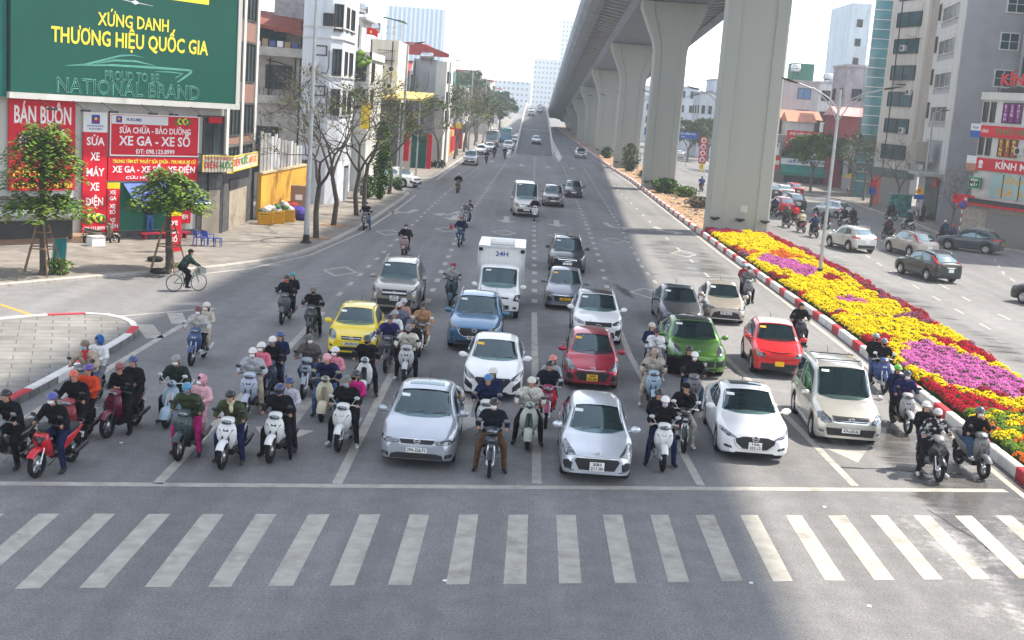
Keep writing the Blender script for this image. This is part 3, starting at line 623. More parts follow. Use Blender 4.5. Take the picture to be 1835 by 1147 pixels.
# side along the avenue: stone ground floor, brown columns above
sd_dir = V((15.2-8.8, 5.7-0)).normalized(); sang = atan2(sd_dir.y, sd_dir.x); SL = hypot(6.4, 5.7)
def side(name, s0, s1, z0, z1, m_, d=.08, off=0.):
    q = MB(); q.bx((s0, -off-d, z0), (s1, -off, z1)); o = q.build(name, m_, shop); o.location = (8.8, 0, 0); o.rotation_euler.z = sang; return o
side('stone_surround', .05, SL, .1, 3.3, STONE, .10); side('beige_shutter', 1.5, 6.2, .12, 2.3, BEIGE, .13); side('dark_plaque', 1.4, 3.9, 2.45, 3.0, IRON, .16)
for s0, s1 in ((.1, .7), (3.9, 4.5), (7.7, 8.3)): side('white_column', s0, s1, 3.4, 15.4, WALLW, .16)
for z0, z1 in ((4.9, 5.3), (7.2, 8.3), (10.7, 11.8), (14.0, 15.3)):
    side('brown_panel', .75, 3.85, z0, z1, BROWNP, .06); side('brown_panel', 4.55, 7.65, z0, z1, BROWNP, .06)
for zc, ht in ((6.25, 1.8), (9.5, 2.3), (12.9, 2.1), (4.1, 1.4)):
    for sc_ in (2.3, 6.1):
        w_ = window(shop, (8.8+cos(sang)*sc_, sin(sang)*sc_, zc), 3.0, ht, sang, 3, 1, FRAMED, PANE)
# ---- signs of the shop, each a thing hanging on the wall
def sign(name, label, t0, t1, z0, z1, m_, off=.08, d=.1, base=SA, rz_=DIAG, border=None):
    r = thing(name, label, 'sign', base, rz_); q = MB(); q.bx((t0, -off-d, z0), (t1, -off, z1)); q.build('panel', m_, r)
    if border:
        f = MB(); w_ = .05
        for a, b in (((t0, z0), (t1, z0+w_)), ((t0, z1-w_), (t1, z1)), ((t0, z0+w_), (t0+w_, z1-w_)), ((t1-w_, z0+w_), (t1, z1-w_))): f.bx((a[0], -off-d-.03, a[1]), (b[0], -off-d+.01, b[1]))
        f.build('frame', border, r)
    return r, -off-d-.006
def tx(r, y, body_, x, z, size, m_, fit=None, **k): return text(body_, size, place(x, y, z), r, m_, fit=fit, **k)
bb = thing('billboard', 'huge green billboard with yellow lettering above the red shop signs', 'billboard', SA, DIAG)
q = MB(); q.bx((-3.7, -.9, 7.2), (8.85, -.55, 13.6)); q.build('panel', STEAL, bb)
q = MB(); q.bx((-3.8, -1.0, 6.9), (9.1, -.2, 7.18)); q.bx((8.86, -.95, 7.18), (9.1, -.2, 13.7)); q.build('frame', WALLW, bb)
q = MB(); q.bx((-8.5, -.75, 6.95), (-3.82, -.2, 13.6)); q.build('side_panel', cmat('sign', (.006, .10, .085)), bb)
tx(bb, -.91, 'XỨNG DANH', 2.68, 10.86, .86, LYEL, 3.95, bold=.012); tx(bb, -.91, 'THƯƠNG HIỆU QUỐC GIA', 2.64, 9.93, 1.0, LYEL, 8.75, bold=.022)
tx(bb, -.91, 'PROUD TO BE', 2.6, 8.22, .62, LTEA, 3.05, outline=.018); tx(bb, -.91, 'NATIONAL BRAND', 2.56, 7.60, 1.0, LTEA, 8.0, outline=.02)
def ribbon(par, pts, y, m_, name='drawing'):
    """a flat painted band: (x, z, width) points"""
    q = MB(); q.grid([[(x, y, z-w_/2), (x, y, z+w_/2)] for x, z, w_ in pts], 0, False); q.grid([[(x, y+.004, z-w_/2), (x, y+.004, z+w_/2)] for x, z, w_ in pts], 0, False); return q.build(name, m_, par)
ribbon(bb, [(-1.0, 8.55, .02), (0, 8.66, .09), (1.0, 8.95, .10), (1.9, 9.22, .09), (2.6, 9.30, .05), (3.2, 9.24, .02)], -.908, LTEA); ribbon(bb, [(.6, 8.75, .02), (1.6, 8.98, .10), (2.8, 9.02, .10), (3.9, 8.88, .02)], -.908, LTEA); ribbon(bb, [(-.2, 8.62, .05), (1.5, 8.74, .10), (4, 8.78, .12), (5.9, 8.78, .10), (6.1, 8.72, .12), (5.6, 8.38, .14), (5.2, 8.12, .05)], -.908, LTEA); ribbon(bb, [(3.9, 8.58, .02), (4.8, 8.62, .06), (5.55, 8.58, .05), (5.1, 8.34, .06)], -.908, LTEA)
ribbon(bb, [(1.7, 11.95, .01), (2.5, 11.87, .03), (2.7, 11.86, .22), (2.9, 11.85, .03), (3.7, 11.78, .01)], -.908, LWHT); ribbon(bb, [(-1.5, 12.45, .35), (7.0, 12.35, .35)], -.908, LYEL)
for t in (-2.0, -.3, 1.2, 3.4, 4.6, 6.3):
    l_ = thing('sign_floodlight', 'small black floodlight on an arm under the green billboard', 'floodlight', SA, DIAG, 'floodlights under the green billboard'); q = MB(); q.tube([(t-.35, -.95, 6.95), (t, -1.5, 6.55)], .02, 5); q.build('arm', IRON, l_); q = MB(); q.box((t+.02, -1.55, 6.5), (.42, .22, .10)); q.build('lamp_head', IRON, l_)
r, y = sign('wholesale_sign', 'tall red sign with white letters and a yellow hotline strip behind the staked tree', -3.4, -.02, 3.6, 6.9, SRED)
tx(r, y, 'BÁN BUÔN', -1.7, 6.1, 1.15, LWHT, 2.9, bold=.03); tx(r, y, 'BÁN LẺ', -1.7, 4.9, .9, LWHT, 2.4, bold=.02); tx(r, y, 'TV', -.5, 4.2, .6, LWHT, bold=.02)
q = MB(); q.bx((-3.4, -.2, 2.55), (-.02, -.08, 3.58)); q.build('hotline_strip', SRED, r); q = MB(); q.add([(-3.4, -.205, 3.1), (-.02, -.205, 3.1), (-.02, -.205, 3.56), (-3.4, -.205, 3.56)], [(0, 1, 2, 3)]); tx(r, -.206, 'CHO THUÊ NHÀ', -1.72, 3.3, .5, LYEL, 3.0, bold=.02); tx(r, -.206, 'HOTLINE: 0941 167 959', -1.72, 2.78, .36, LYEL, 3.1, bold=.012)
r, y = sign('vertical_sign', 'tall narrow red sign reading down, with a white head panel', .42, 1.72, .4, 5.42, SRED)
q = MB(); q.bx((.42, -.18, 5.42), (1.72, -.08, 6.4)); q.build('head_panel', SWHT, r)
def oil_badge(r, x, y, z, s):
    q = MB(); q.box((x, y, z), (s, .012, s)); b_ = q.build('badge', LBLU, r); q = MB(); q.lathe([(.001, -.012), (s*.3, -.012), (s*.3, 0)], (x+s*.05, y, z-s*.03), 12, 0, 'Y'); q.build('flame', SRED, b_); q = MB(); q.lathe([(.001, -.02), (s*.16, -.02), (s*.16, 0)], (x-s*.02, y, z+s*.08), 12, 0, 'Y'); q.build('flame', LYEL, b_)
oil_badge(r, 1.07, y, 6.05, .44); tx(r, y, 'PETROLIMEX', 1.07, 5.72, .12, LBLU, .9); tx(r, y, 'PLXLUBES', 1.07, 5.58, .12, LBLU, .7);
for t_, z in (('SỬA', 4.95), ('XE', 4.2), ('MÁY', 3.42), ('XE', 2.7), ('ĐIỆN', 1.95)): tx(r, y, t_, 1.07, z, .55, LWHT, .98 if len(t_) > 2 else .5, bold=.02)
tx(r, y, '098.123.8999', 1.07, .62, .24, LWHT, 1.2, bold=.01)
def wheels_logo(r, x, y, z, s):
    for i, (dx, m_) in enumerate(((-.5, LGRN), (-.25, LYEL), (0, LBLK), (.25, LYEL), (.5, LGRN))): q = MB(); q.lathe([(s*.16, -.012), (s*.3, -.014), (s*.3, 0)], (x+dx*s, y-.002*i, z+s*.12*(1-abs(dx)*2)), 12, 0, 'Y'); q.build('wheel_emblem', m_, r)
wheels_logo(r, 1.07, y, 1.1, .8)
r, y = sign('repair_sign', 'biggest red sign, headed SỬA CHỮA - BẢO DƯỠNG', 1.86, 7.12, 4.28, 6.4, SRED, border=LWHT)
q = MB(); q.bx((1.95, -.2, 5.88), (5.2, -.17, 6.32)); q.build('head_panel', SWHT, r); oil_badge(r, 2.35, -.2, 6.1, .32); tx(r, -.206, 'PLXLUBES', 3.2, 6.1, .2, LBLU, .85, bold=.006); wheels_logo(r, 6.1, y, 6.08, .6)
tx(r, y, 'SỬA CHỮA - BẢO DƯỠNG', 4.5, 5.56, .42, LWHT, 4.2, bold=.016); tx(r, y, 'XE GA - XE SỐ', 4.5, 5.02, .66, LWHT, 4.2, bold=.03); tx(r, y, 'ĐT: 098.123.8999', 4.5, 4.50, .32, LWHT, 2.3, bold=.01)
r, y = sign('repair_centre_sign', 'red sign with a yellow top line, just under the big repair sign', 1.80, 7.1, 3.02, 4.22, SRED, border=None)
tx(r, y, 'TRUNG TÂM KỸ THUẬT SỬA CHỮA - THU MUA XE CŨ', 4.5, 3.99, .24, LYEL, 4.9, bold=.008); tx(r, y, 'XE GA - XE SỐ - XE ĐIỆN', 4.5, 3.58, .46, LWHT, 4.9, bold=.02); tx(r, y, 'CỨU HỘ NGÀY & ĐÊM', 4.5, 3.17, .2, LWHT, 3.4, bold=.006)
r, y = sign('price_board', 'narrow red board with white words and a yellow cap beside the green shutter', 1.78, 2.48, .45, 2.62, SRED)
q = MB(); q.bx((1.78, -.18, 2.62), (2.48, -.08, 2.92)); q.build('yellow_cap', SYEL, r)
for t_, z in (('XE', 2.42), ('GA', 2.12), ('XE', 1.72), ('SỐ', 1.42), ('XE', 1.02), ('ĐIỆN', .72)): tx(r, y, t_, 2.08, z, .28, LWHT, bold=.01)
r, y = sign('hanging_board', 'small red board with white letters right of the green shutter, under the awning', 5.95, 6.75, .75, 2.0, SRED); tx(r, y, 'XE', 6.3, 1.55, .3, LWHT, bold=.01); tx(r, y, 'ĐIỆN', 6.3, 1.1, .3, LWHT, .55, bold=.01)
aw = thing('awning', 'blue cloth awning sloping out over the green shutter', 'awning', SA, DIAG); q = MB(); rows = []
for k in range(7):
    t = k/6; rows.append([(lerp(2.7, 7.0, j/10)+t*(.1-.0*j), -.08-1.55*t, lerp(2.92, 1.85, t)-.10*sin(pi*t)+.03*sin(j*2.1)*t+.1*(j/10)) for j in range(11)])
q.grid(rows); q.grid([[(a, b, c-.012) for a, b, c in r_] for r_ in rows]); q.build('cloth', mat('blue_tarpaulin', (.06, .11, .33), .6, 0, .15, 2, bump=.3), aw); q = MB(); q.tube([(2.75, -1.62, 1.9), (7.05, -1.62, 1.98)], .02, 5); q.tube([(2.8, -1.6, 1.9), (2.75, -.05, 1.6)], .015, 4); q.tube([(7.0, -1.6, 1.95), (6.9, -.05, 1.6)], .015, 4); q.build('pole', ALLOY, aw)
r, y = sign('electric_shop_sign', 'cream sign with ĐIỆN-NƯỚC in red and green over the grey doors', 7.15, 9.15, 3.45, 4.4, SCRM, .45, .08, border=SYEL)
tx(r, y, 'CÔNG TY TNHH TB ANH LỘC', 8.15, 4.22, .14, LRED, 1.7); tx(r, y, 'ĐIỆN', 7.68, 3.86, .44, LRED, .85, bold=.016); tx(r, y, '-NƯỚC', 8.62, 3.86, .44, LGRN, .9, bold=.016)
cpos = SA+Matrix.Rotation(DIAG, 3, 'Z') @ V((9.05, -.35, 0))
r, y = sign('electric_shop_side_sign', 'cream sign with red and orange letters facing the avenue, round the corner of the shop', .15, 7.2, 3.5, 4.35, SCRM, .02, .08, cpos, DIAG+sang, border=SYEL)
tx(r, y, 'ĐIỆN', 1.3, 3.95, .52, LRED, 1.6, bold=.02); tx(r, y, 'NƯỚC', 3.3, 3.95, .52, LGRN, 1.9, bold=.02); tx(r, y, 'ANH LỘC', 5.7, 3.95, .52, mat('letters_orange', (.75, .2, .02), .4), 2.3, bold=.02)
p = SA+Matrix.Rotation(DIAG, 3, 'Z') @ V((15.0, 5.4, 0))
r, y = sign('pillar_sign', 'narrow upright blue and green sign at the end of the grey stone wall', 0, .8, .6, 3.0, SBLU, .25, .08, p, DIAG+sang); q = MB(); q.bx((.02, -.345, 1.45), (.78, -.335, 2.5)); q.build('green_panel', cmat('sign', (.25, .5, .2)), r); tx(r, y, 'ANH', .4, 1.2, .26, LWHT); tx(r, y, 'LỘC', .4, .88, .26, LWHT)
# things before the shop
q = MB(); q.lathe([(.26, -2.4), (.28, -2.4), (.28, 2.4), (.26, 2.4), (.2, 2.3)], (-3.0, -1.6, 1.55), 16, 0, 'X'); o = q.build('steel_pipe', STEEL); o.location = SA; o.rotation_euler.z = DIAG; tag(o, 'thick grey steel pipe lying across a dark stall, far left', 'pipe')
st = thing('stall', 'dark stall with black arched covers under the grey pipe', 'stall', SA, DIAG); q = MB(); q.bx((-7, -1.5, .42), (-.85, -.3, 1.26)); q.build('counter', IRON, st)
for k in range(3): q = MB(); q.grid([[(-1.6-k*1.3+.6*cos(a), yy, 1.5+.45*sin(a)) for yy in (-1.4, -.9, -.4)] for a in [pi*i/10 for i in range(11)]]); q.build('cover', DARKP, st)
q = MB(); q.bx((-.9, -1.4, .3), (-.82, -.4, 2.3)); q.bx((-7, -1.5, 2.25), (-.8, -.3, 2.3)); q.build('frame', IRON, st)
BPL = mat('blue_plastic', (.02, .06, .34), .4, 0, .05, coat=.3)
def chair(px, py, rz_, label):
    g = G(px, py, .14); r = thing('plastic_chair', label, 'chair', g, rz_)
    q = MB(); q.box((0, 0, .42), (.44, .42, .03)); q.build('seat', BPL, r)
    q = MB(); rows = [[(.24*sin(a), .16+.08*cos(a)+(z-.42)*.18, z+.06*cos(a)) for a in [lerp(-1.4, 1.4, i/8) for i in range(9)]] for z in (.44, .6, .76)]; q.grid(rows); q.grid([[(a, b+.02, c) for a, b, c in r_] for r_ in rows]); q.build('backrest', BPL, r)
    for sx in (-1, 1):
        for sy in (-1, 1): q = MB(); q.tube([(sx*.19, sy*.18, .42), (sx*.23, sy*.22, 0)], [.03, .022], 6); q.build('leg', BPL, r)
        q = MB(); q.tube([(sx*.23, -.18, .42), (sx*.25, -.16, .62), (sx*.24, .16, .64)], .022, 6); q.build('armrest', BPL, r)
chair(356, 440, 2.2, 'blue plastic armchair on the pavement, left of the pair by the grey door'); chair(372, 441, 2.5, 'blue plastic armchair behind the little stool, right of the pair')
g = G(390, 442, .14); r = thing('plastic_stool', 'small blue plastic stool with a white cup, right of the armchairs', 'stool', g); q = MB(); q.box((0, 0, .43), (.34, .34, .03)); q.build('seat', BPL, r); [MB().tube([(sx*.14, sy*.14, .42), (sx*.17, sy*.17, 0)], [.025, .02], 6).build('leg', BPL, r) for sx in (-1, 1) for sy in (-1, 1)]
g = G(172, 440, .14); r = thing('foam_box', 'white foam box standing at the foot of the tall red sign', 'box', g, DIAG); q = MB(); q.bx((-.35, -.25, 0), (.35, .25, .4)); q.build('body', WHITEP, r); q = MB(); q.bx((-.37, -.27, .4), (.37, .27, .47)); q.build('lid', cmat('cloth', (.5, .5, .5)), r)
for px, py, lb in ((278, 468, 'black car tyre lying by the second staked tree'), (284, 490, 'black tyre lying flat at the kerb under the second staked tree')):
    q = MB(); q.grid([[V(((.26+.10*cos(b))*cos(a), (.26+.10*cos(b))*sin(a), .1+.10*sin(b))) for b in [k*pi/4 for k in range(8)]] for a in [2*pi*i/20 for i in range(21)]], 0, True, True); o = q.build('tyre', BLACK); o.location = G(px, py, .14); tag(o, lb, 'tyre')
g = G(105, 490, .14); r = thing('pavement_sign', 'teal pavement sign board leaning beside the first staked tree', 'sign', g, 1.0); q = MB(); q.box((0, 0, .8), (.62, .05, 1.3), M=Matrix.Rotation(.12, 3, 'X')); q.build('panel', cmat('sign', (.01, .13, .14)), r); q = MB(); q.box((0, -.05, 1.32), (.5, .02, .16)); q.build('red_strip', SRED, r); q = MB(); [q.tube([(s*.33, 0, 0), (s*.33, -.08, 1.5)], .02, 5) for s in (-1, 1)]; q.build('frame', ALLOY, r)
g = G(310, 452, .14); r = thing('standing_signboard', 'red standing board with a yellow cap behind the second staked tree', 'sign', g, DIAG); q = MB(); q.bx((-.4, -.06, .05), (.4, .06, 1.75)); q.build('panel', SRED, r); q = MB(); q.bx((-.4, -.07, 1.75), (.4, .07, 2.05)); q.build('yellow_cap', SYEL, r); [tx(r, -.07, t_, 0, z, .3, LWHT, bold=.01) for t_, z in (('XE', 1.4), ('GA', 1.0), ('SỐ', .6))]
q = MB(); q.bx((3.0, -1.5, .40), (5.9, -1.1, .47)); [q.bx((x, -1.45, .14), (x+.06, -1.15, .4)) for x in (3.2, 4.4, 5.6)]; o = q.build('red_bench', cmat('sign', (.35, .02, .04))); o.location = SA; o.rotation_euler.z = DIAG; tag(o, 'low dark red bench before the green shutter', 'bench')
# ---- yellow wall and what leans on it
YW = cmat('wall', (.62, .34, .06)); yw = thing('yellow_wall', 'ochre yellow wall topped by tall pale metal sheets', 'wall', (-16.45, 76.3, 0), 0)
q = MB(); q.prism([(0, 0), (.25, 0), (.95, 11.6), (.7, 11.6)], .1, 2.95); q.build('wall', YW, yw); q = MB(); q.prism([(-.05, -.05), (.32, -.05), (1.02, 11.7), (.65, 11.7)], 2.95, 3.06); q.build('coping', cmat('wall', (.5, .4, .25)), yw)
q = MB(); rr_ = random.Random(3)
for k in range(13):
    a = k*.82; zt = lerp(5.6, 4.3, k/12)+rr_.uniform(-.15, .15); x = a*.06; q.box((x+.1, a+.4, (3.06+zt)/2), (.05, .78, zt-3.06), rr_.choice((0, 0, 1)))
q.build('metal_sheet', [mat('pale_sheet_metal', (.55, .56, .58), .5, .2, .2, 2, dirt=.5, stretch=(1, 3, .3)), mat('ribbed_sheet_metal', (.38, .38, .38), .5, .3, .2, 2)], yw)
ob_ = thing('gate_pillar', 'orange gate pillar between dark metal gates beyond the yellow wall', 'pillar', (-15.3, 92.5, 0)); q = MB(); q.bx((-.45, -.4, .1), (.45, .4, 4.2)); q.build('shaft', cmat('wall', (.60, .27, .06)), ob_); q = MB(); q.bx((-.55, -.5, 4.2), (.55, .5, 4.4)); q.build('cap', cmat('wall', (.55, .30, .10)), ob_)
gt = thing('metal_gate', 'dark green-grey metal gate left of the orange pillar', 'gate', (-15.9, 90.2, 0), pi/2-.25); q = MB(); q.bx((-2, -.05, .2), (2, .05, 3.2)); q.build('leaf', mat('gate_dark', (.06, .07, .06), .6, 0, .2, 3), gt); q = MB(); [q.bx((x-.03, -.09, .2), (x+.03, -.05, 3.3)) for x in np.linspace(-1.9, 1.9, 9)]; q.build('bars', IRON, gt)
gt = thing('green_container', 'dark green covered container between the bare trees', 'container', (-15.6, 100, 0), pi/2); q = MB(); q.bx((-3, -.6, .25), (3, .6, 2.6)); q.build('body', cmat('roof', (.012, .06, .035)), gt); q = MB(); q.bx((-3.05, -.65, 2.6), (3.05, .65, 2.75)); q.build('lid', cmat('roof', (.015, .05, .03)), gt)
gt = thing('rubble_cabinet', 'grey metal cabinet beside the orange pillar', 'cabinet', (-14.6, 94.8, 0)); q = MB(); q.bx((-.9, -.5, .14), (.9, .5, 2.6)); q.build('body', STEEL, gt); q = MB(); q.bx((-.95, -.56, 2.6), (.95, .5, 2.72)); [q.bx((x-.01, -.52, .2), (x+.01, -.5, 2.5)) for x in (-.3, .3)]; q.build('top', IRON, gt)
CRY = mat('yellow_crate', (.62, .34, .02), .5)
for i, (px, py, lb) in enumerate(((476, 402, 'yellow crate heaped with green and white bags, nearest the blue sign'), (496, 400, 'yellow slatted crate in the middle of the three by the wall'), (514, 397, 'yellow crate under a white sack, last of the three by the wall'))):
    g = G(px, py, .14); r = thing('crate', lb, 'crate', g, .3); q = MB(); a, b, h = .42, .32, .75
    for z in np.linspace(.08, h-.05, 5): q.box((0, -b, z), (2*a, .03, .09)); q.box((0, b, z), (2*a, .03, .09)); q.box((-a, 0, z), (.03, 2*b, .09)); q.box((a, 0, z), (.03, 2*b, .09))
    for sx in (-a, a):
        for sy in (-b, b): q.box((sx, sy, h/2), (.06, .06, h))
    q.bx((-a, -b, .02), (a, b, .05)); q.build('body', CRY, r)
    for k in range(3): m_ = MB(); m_.ell((rr_.uniform(-.2, .2), rr_.uniform(-.1, .1), h+.02+.1*k), (.34-.05*k, .27, .2), 9, 6); m_.v = [(x+rr_.uniform(-.03, .03), y_+rr_.uniform(-.03, .03), z+rr_.uniform(-.03, .03)) for x, y_, z in m_.v]; m_.build('sack', cmat('cloth', ((.10, .22, .10), (.5, .5, .52), (.55, .55, .56))[(i+k) % 3]), r)
g = G(527, 388, .14); r = thing('cardboard_carton', 'brown cardboard carton standing on end against the yellow wall', 'box', (g.x, g.y+1.2, .14), .2); q = MB(); q.bx((-.5, -.35, 0), (.5, .35, 1.9)); q.build('body', cmat('wall', (.30, .20, .13)), r); q = MB(); q.bx((-.2, -.36, 1.0), (.25, -.35, 1.35)); q.build('print', LWHT, r)
for k, (px, py, s, c) in enumerate(((500, 375, .55, (.5, .5, .55)), (520, 380, .6, (.35, .05, .04)), (530, 383, .55, (.08, .06, .3)), (540, 388, .45, (.06, .05, .22)), (512, 372, .5, (.05, .05, .09)))):
    m_ = MB(); m_.ell((0, 0, s*.55), (s, s*.7, s*.75), 12, 8); m_.v = [(x*(1+rr_.uniform(-.15, .15)), y_*(1+rr_.uniform(-.15, .15)), max(0, z+rr_.uniform(-.08, .08))) for x, y_, z in m_.v]; o = m_.build('rubbish_bag', cmat('cloth', c)); o.location = G(px, py+8, .14)+V((0, .4, .12 if k < 2 else 0)); tag(o, ('white', 'red', 'violet', 'dark violet', 'black')[k]+' rubbish sack in the heap by the yellow crates', 'sack')
# ---- old balcony house
h1 = thing('balcony_house', 'old stained house with a rust-red awning over a cluttered balcony', 'house', (-19.5, 93, 0))
q = MB(); q.bx((-3.4, 0, .1), (2.55, 9, 7.0)); q.bx((-3.4, .9, 7.0), (2.55, 9, 10.4)); q.bx((-3.4, 2.6, 10.4), (2.55, 9, 13.0)); q.build('wall', OLDW, h1)
q = MB(); q.bx((-.2, 2.0, 12.2), (2.6, 9, 17)); q.build('grey_gable', mat('rough_grey_render', (.30, .30, .31), .95, 0, .2, 2.5, bump=.5, dirt=.5), h1)
q = MB(); q.bx((-3.4, -.35, 10.38), (2.6, 2.6, 10.55)); q.bx((-3.4, -.35, 10.55), (2.6, -.2, 11.02)); q.bx((-3.4, -.3, 6.95), (2.6, .9, 7.05)); q.bx((-3.4, -.3, 7.05), (2.6, -.15, 7.55)); q.build('balcony', OLDW, h1)
q = MB(); q.add([(-3.6, -.6, 12.9), (2.75, -.6, 12.1), (2.75, 2.7, 13.4), (-3.6, 2.7, 13.9)], [(0, 1, 2, 3)]); q.add([(-3.6, -.6, 12.84), (2.75, -.6, 12.04), (2.75, 2.7, 13.34), (-3.6, 2.7, 13.84)], [(3, 2, 1, 0)]); q.add([(-3.6, -.62, 12.95), (2.78, -.62, 12.15), (2.78, -.62, 11.9), (-3.6, -.62, 12.7)], [(3, 2, 1, 0)]); q.build('awning_roof', RUSTR, h1)
window(h1, (.55, .9, 8.9), 1.95, 1.75, 0, 6, 6, FRAMED, PANE, .07, 'grilled_window'); window(h1, (-1, 2.6, 11.6), 3.2, 1.7, 0, 3, 1, FRAMED, PANEB)
q = MB(); [q.box((-.9+i*.55, .1, 11.2+rr_.uniform(0, .1)), (.42, .4, rr_.uniform(.35, .6)), i % 3) for i in range(6)]; q.build('balcony_clutter', [WHITEP, cmat('wall', (.35, .25, .16)), cmat('cloth', (.1, .12, .3))], h1)
q = MB(); [q.tube([(2.3, -.1, .2), (2.3, -.1, 13)], .06, 5), q.tube([(1.75, .85, 7.5), (1.75, .85, 10.4)], .05, 5), q.tube([(-.4, .82, 10.1), (.6, .8, 9.95), (1.5, .8, 9.7), (1.7, .8, 9.0), (1.3, .8, 8.3)], .04, 5)]; q.build('drainpipe', IRON, h1); q = MB(); [q.tube([(x, -.2, 7.5), (x, -.2, 8.1)], .02, 4) for x in np.linspace(-3.3, 2.4, 20)]; q.build('railing', IRON, h1)
window(h1, (-.6, 0, 3.6), 3.0, 3.4, 0, 3, 2, FRAMED, PANE)
# ---- tall white tube house with bevelled corner
h2 = thing('white_tube_house', 'tall bluish white house with a angled corner and square black-rimmed openings', 'house', (-16.6, 90.2, 0))
pl = [(0, 0), (2.0, 0), (2.75, .9), (2.75, 6.5), (1.9, 7.2), (1.9, 14), (0, 14)]; q = MB(); q.prism(pl, .1, 17.5); q.build('wall', cmat('wall', (.56, .60, .66)), h2)
for z in (9.15, 11.8, 12.55, 15.2, 6.4): q = MB(); q.prism([(-.02, -.08), (2.05, -.08), (2.85, .87), (2.85, 6.55), (0, 6.55)], z, z+.10); q.build('ledge', WALLW, h2)
for z in (10.95, 8.15):
    q = MB(); [q.bx(*b_) for b_ in (((.85, -.06, z-.36), (1.75, .0, z-.28)), ((.85, -.06, z+.28), (1.75, 0, z+.36)), ((.85, -.06, z-.28), (.94, 0, z+.28)), ((1.66, -.06, z-.28), (1.75, 0, z+.28)))]; o = q.build('square_opening', IRON, h2); q = MB(); q.bx((.94, -.02, z-.28), (1.66, -.005, z+.28)); q.build('pane', cmat('wall', (.5, .54, .6)), o)
window(h2, (1.75, 0, 13.1), .75, .9, 0, 1, 1); aircon(h2, (.95, 0, 9.6)); q = MB(); q.tube([(1.4, -.05, 9.4), (1.8, -.05, 9.4), (1.9, -.05, 9.8), (1.9, -.05, 11)], .03, 5); q.tube([(1.9, -.05, 6.5), (1.9, -.05, 8.4)], .03, 5); q.build('pipe', IRON, h2)
for z in (10.2, 13.3, 7.4):
    window(h2, (2.37, .45, z), .8, 1.9, .87, 2, 1); window(h2, (2.75, 2.2, z), 1.0, 1.7, pi/2, 2, 1); window(h2, (2.75, 4.7, z), 1.4, 1.7, pi/2, 2, 1)
q = MB(); q.bx((-.1, -.2, 17.5), (3.1, 7, 17.7)); q.build('roof', WALLW, h2)
# ---- white house with plants on its terrace
h3 = thing('terrace_house', 'white house with tall grey windows and plants hanging from its terrace', 'house', (-15.6, 104, 0)); q = MB(); q.bx((-4, 0, .1), (2.0, 9, 11.2)); q.bx((-4, 3, 11.2), (.8, 9, 14.2)); q.build('wall', WALLW, h3)
q = MB(); q.bx((-4, -.2, 10.9), (2.15, 0, 11.5)); q.bx((2.0, -.2, 10.9), (2.15, 9, 11.5)); q.build('parapet', WALLW, h3)
for z in (9.9, 7.7): window(h3, (.95, 0, z), 1.6, 1.6, 0, 4, 2, FRAMED, PANE); window(h3, (2.0, 2.0, z), 1.4, 1.6, pi/2, 3, 2)
window(h3, (-.2, 3, 12.8), 1.6, 1.8, 0, 3, 1, FRAMED, PANEB); q = MB(); q.bx((-4.2, 2.5, 14.2), (1.2, 9.2, 14.4)); q.build('roof', TINR, h3); tank(h3, (.2, 5, 15.2)); q = MB(); [q.ell((1.6+rr_.uniform(-.6, .4), -.3+rr_.uniform(-.1, .3), 11.4-k*.12), (.35, .25, .22), 8, 5) for k in range(9)]; q.v = [(x+rr_.uniform(-.07, .07), y_+rr_.uniform(-.07, .07), z+rr_.uniform(-.07, .07)) for x, y_, z in q.v]; q.build('hanging_plant', mat('terrace_leaves', (.12, .22, .03), .8, 0, .4, 6), h3)
fl = thing('flag', 'red flag with a yellow star on a terrace pole', 'flag', (-14.0, 104, 0)); q = MB(); q.grid([[(.9*j/8, .12*sin(j*.9), 12.9+.55*k/4-.2*(j/8)**2) for j in range(9)] for k in range(5)]); q.build('cloth', SRED, fl); q = MB(); q.tube([(0, 0, 11.2), (0, 0, 13.6)], .03, 5); q.build('pole', ALLOY, fl); q = MB(); q.lathe([(.001, -.03), (.13, -.03)], (.4, .0, 13.1), 5, 0, 'Y'); q.build('star', LYEL, fl)
h4 = thing('blank_wall_house', 'house with a blank cream wall, a steel water tank and a green rooftop canopy', 'house', (-16.2, 125, 0)); q = MB(); q.bx((-4, 0, .1), (2.6, 10, 13.4)); q.build('wall', cmat('wall', (.62, .60, .54)), h4); tank(h4, (-.2, .8, 14.5), 1.7, .55); q = MB(); q.add([(.6, .2, 15.6), (2.9, .2, 15.3), (2.9, 5, 15.3), (.6, 5, 15.9)], [(0, 1, 2, 3)]); q.add([(.6, .2, 15.5), (2.9, .2, 15.2), (2.9, 5, 15.2), (.6, 5, 15.8)], [(3, 2, 1, 0)]); q.build('canopy', GRNR, h4); q = MB(); [q.bx((x-.05, .3, 13.4), (x+.05, .4, 15.3)) for x in (.8, 1.4, 2.0, 2.7)]; [q.bx((.8, .3, z), (2.7, .38, z+.06)) for z in (14.0, 14.6)]; q.build('railing', FRAMEW, h4)
h5 = thing('red_awning_house', 'low dark house with two red awnings and a cluttered balcony', 'house', (-17.2, 136, 0)); q = MB(); q.bx((-3, 0, .1), (2.3, 9, 8.2)); q.bx((-3, 1.6, 8.2), (2.3, 9, 11)); q.build('wall', mat('sooty_wall', (.16, .155, .15), .95, 0, .3, 1.5, dirt=.7, dirtc=(.4, .38, .36)), h5)
for x0, x1, z in ((-3.2, 2.4, 11.4),): q = MB(); q.add([(x0, -.8, z-.9), (x1, -.8, z-1.2), (x1, 2.5, z-.2), (x0, 2.5, z+.1)], [(0, 1, 2, 3)]); q.add([(x0, -.8, z-1.35), (x1, -.8, z-1.65), (x1, -.8, z-1.2), (x0, -.8, z-.9)], [(0, 1, 2, 3)]); q.build('awning_roof', REDR, h5)
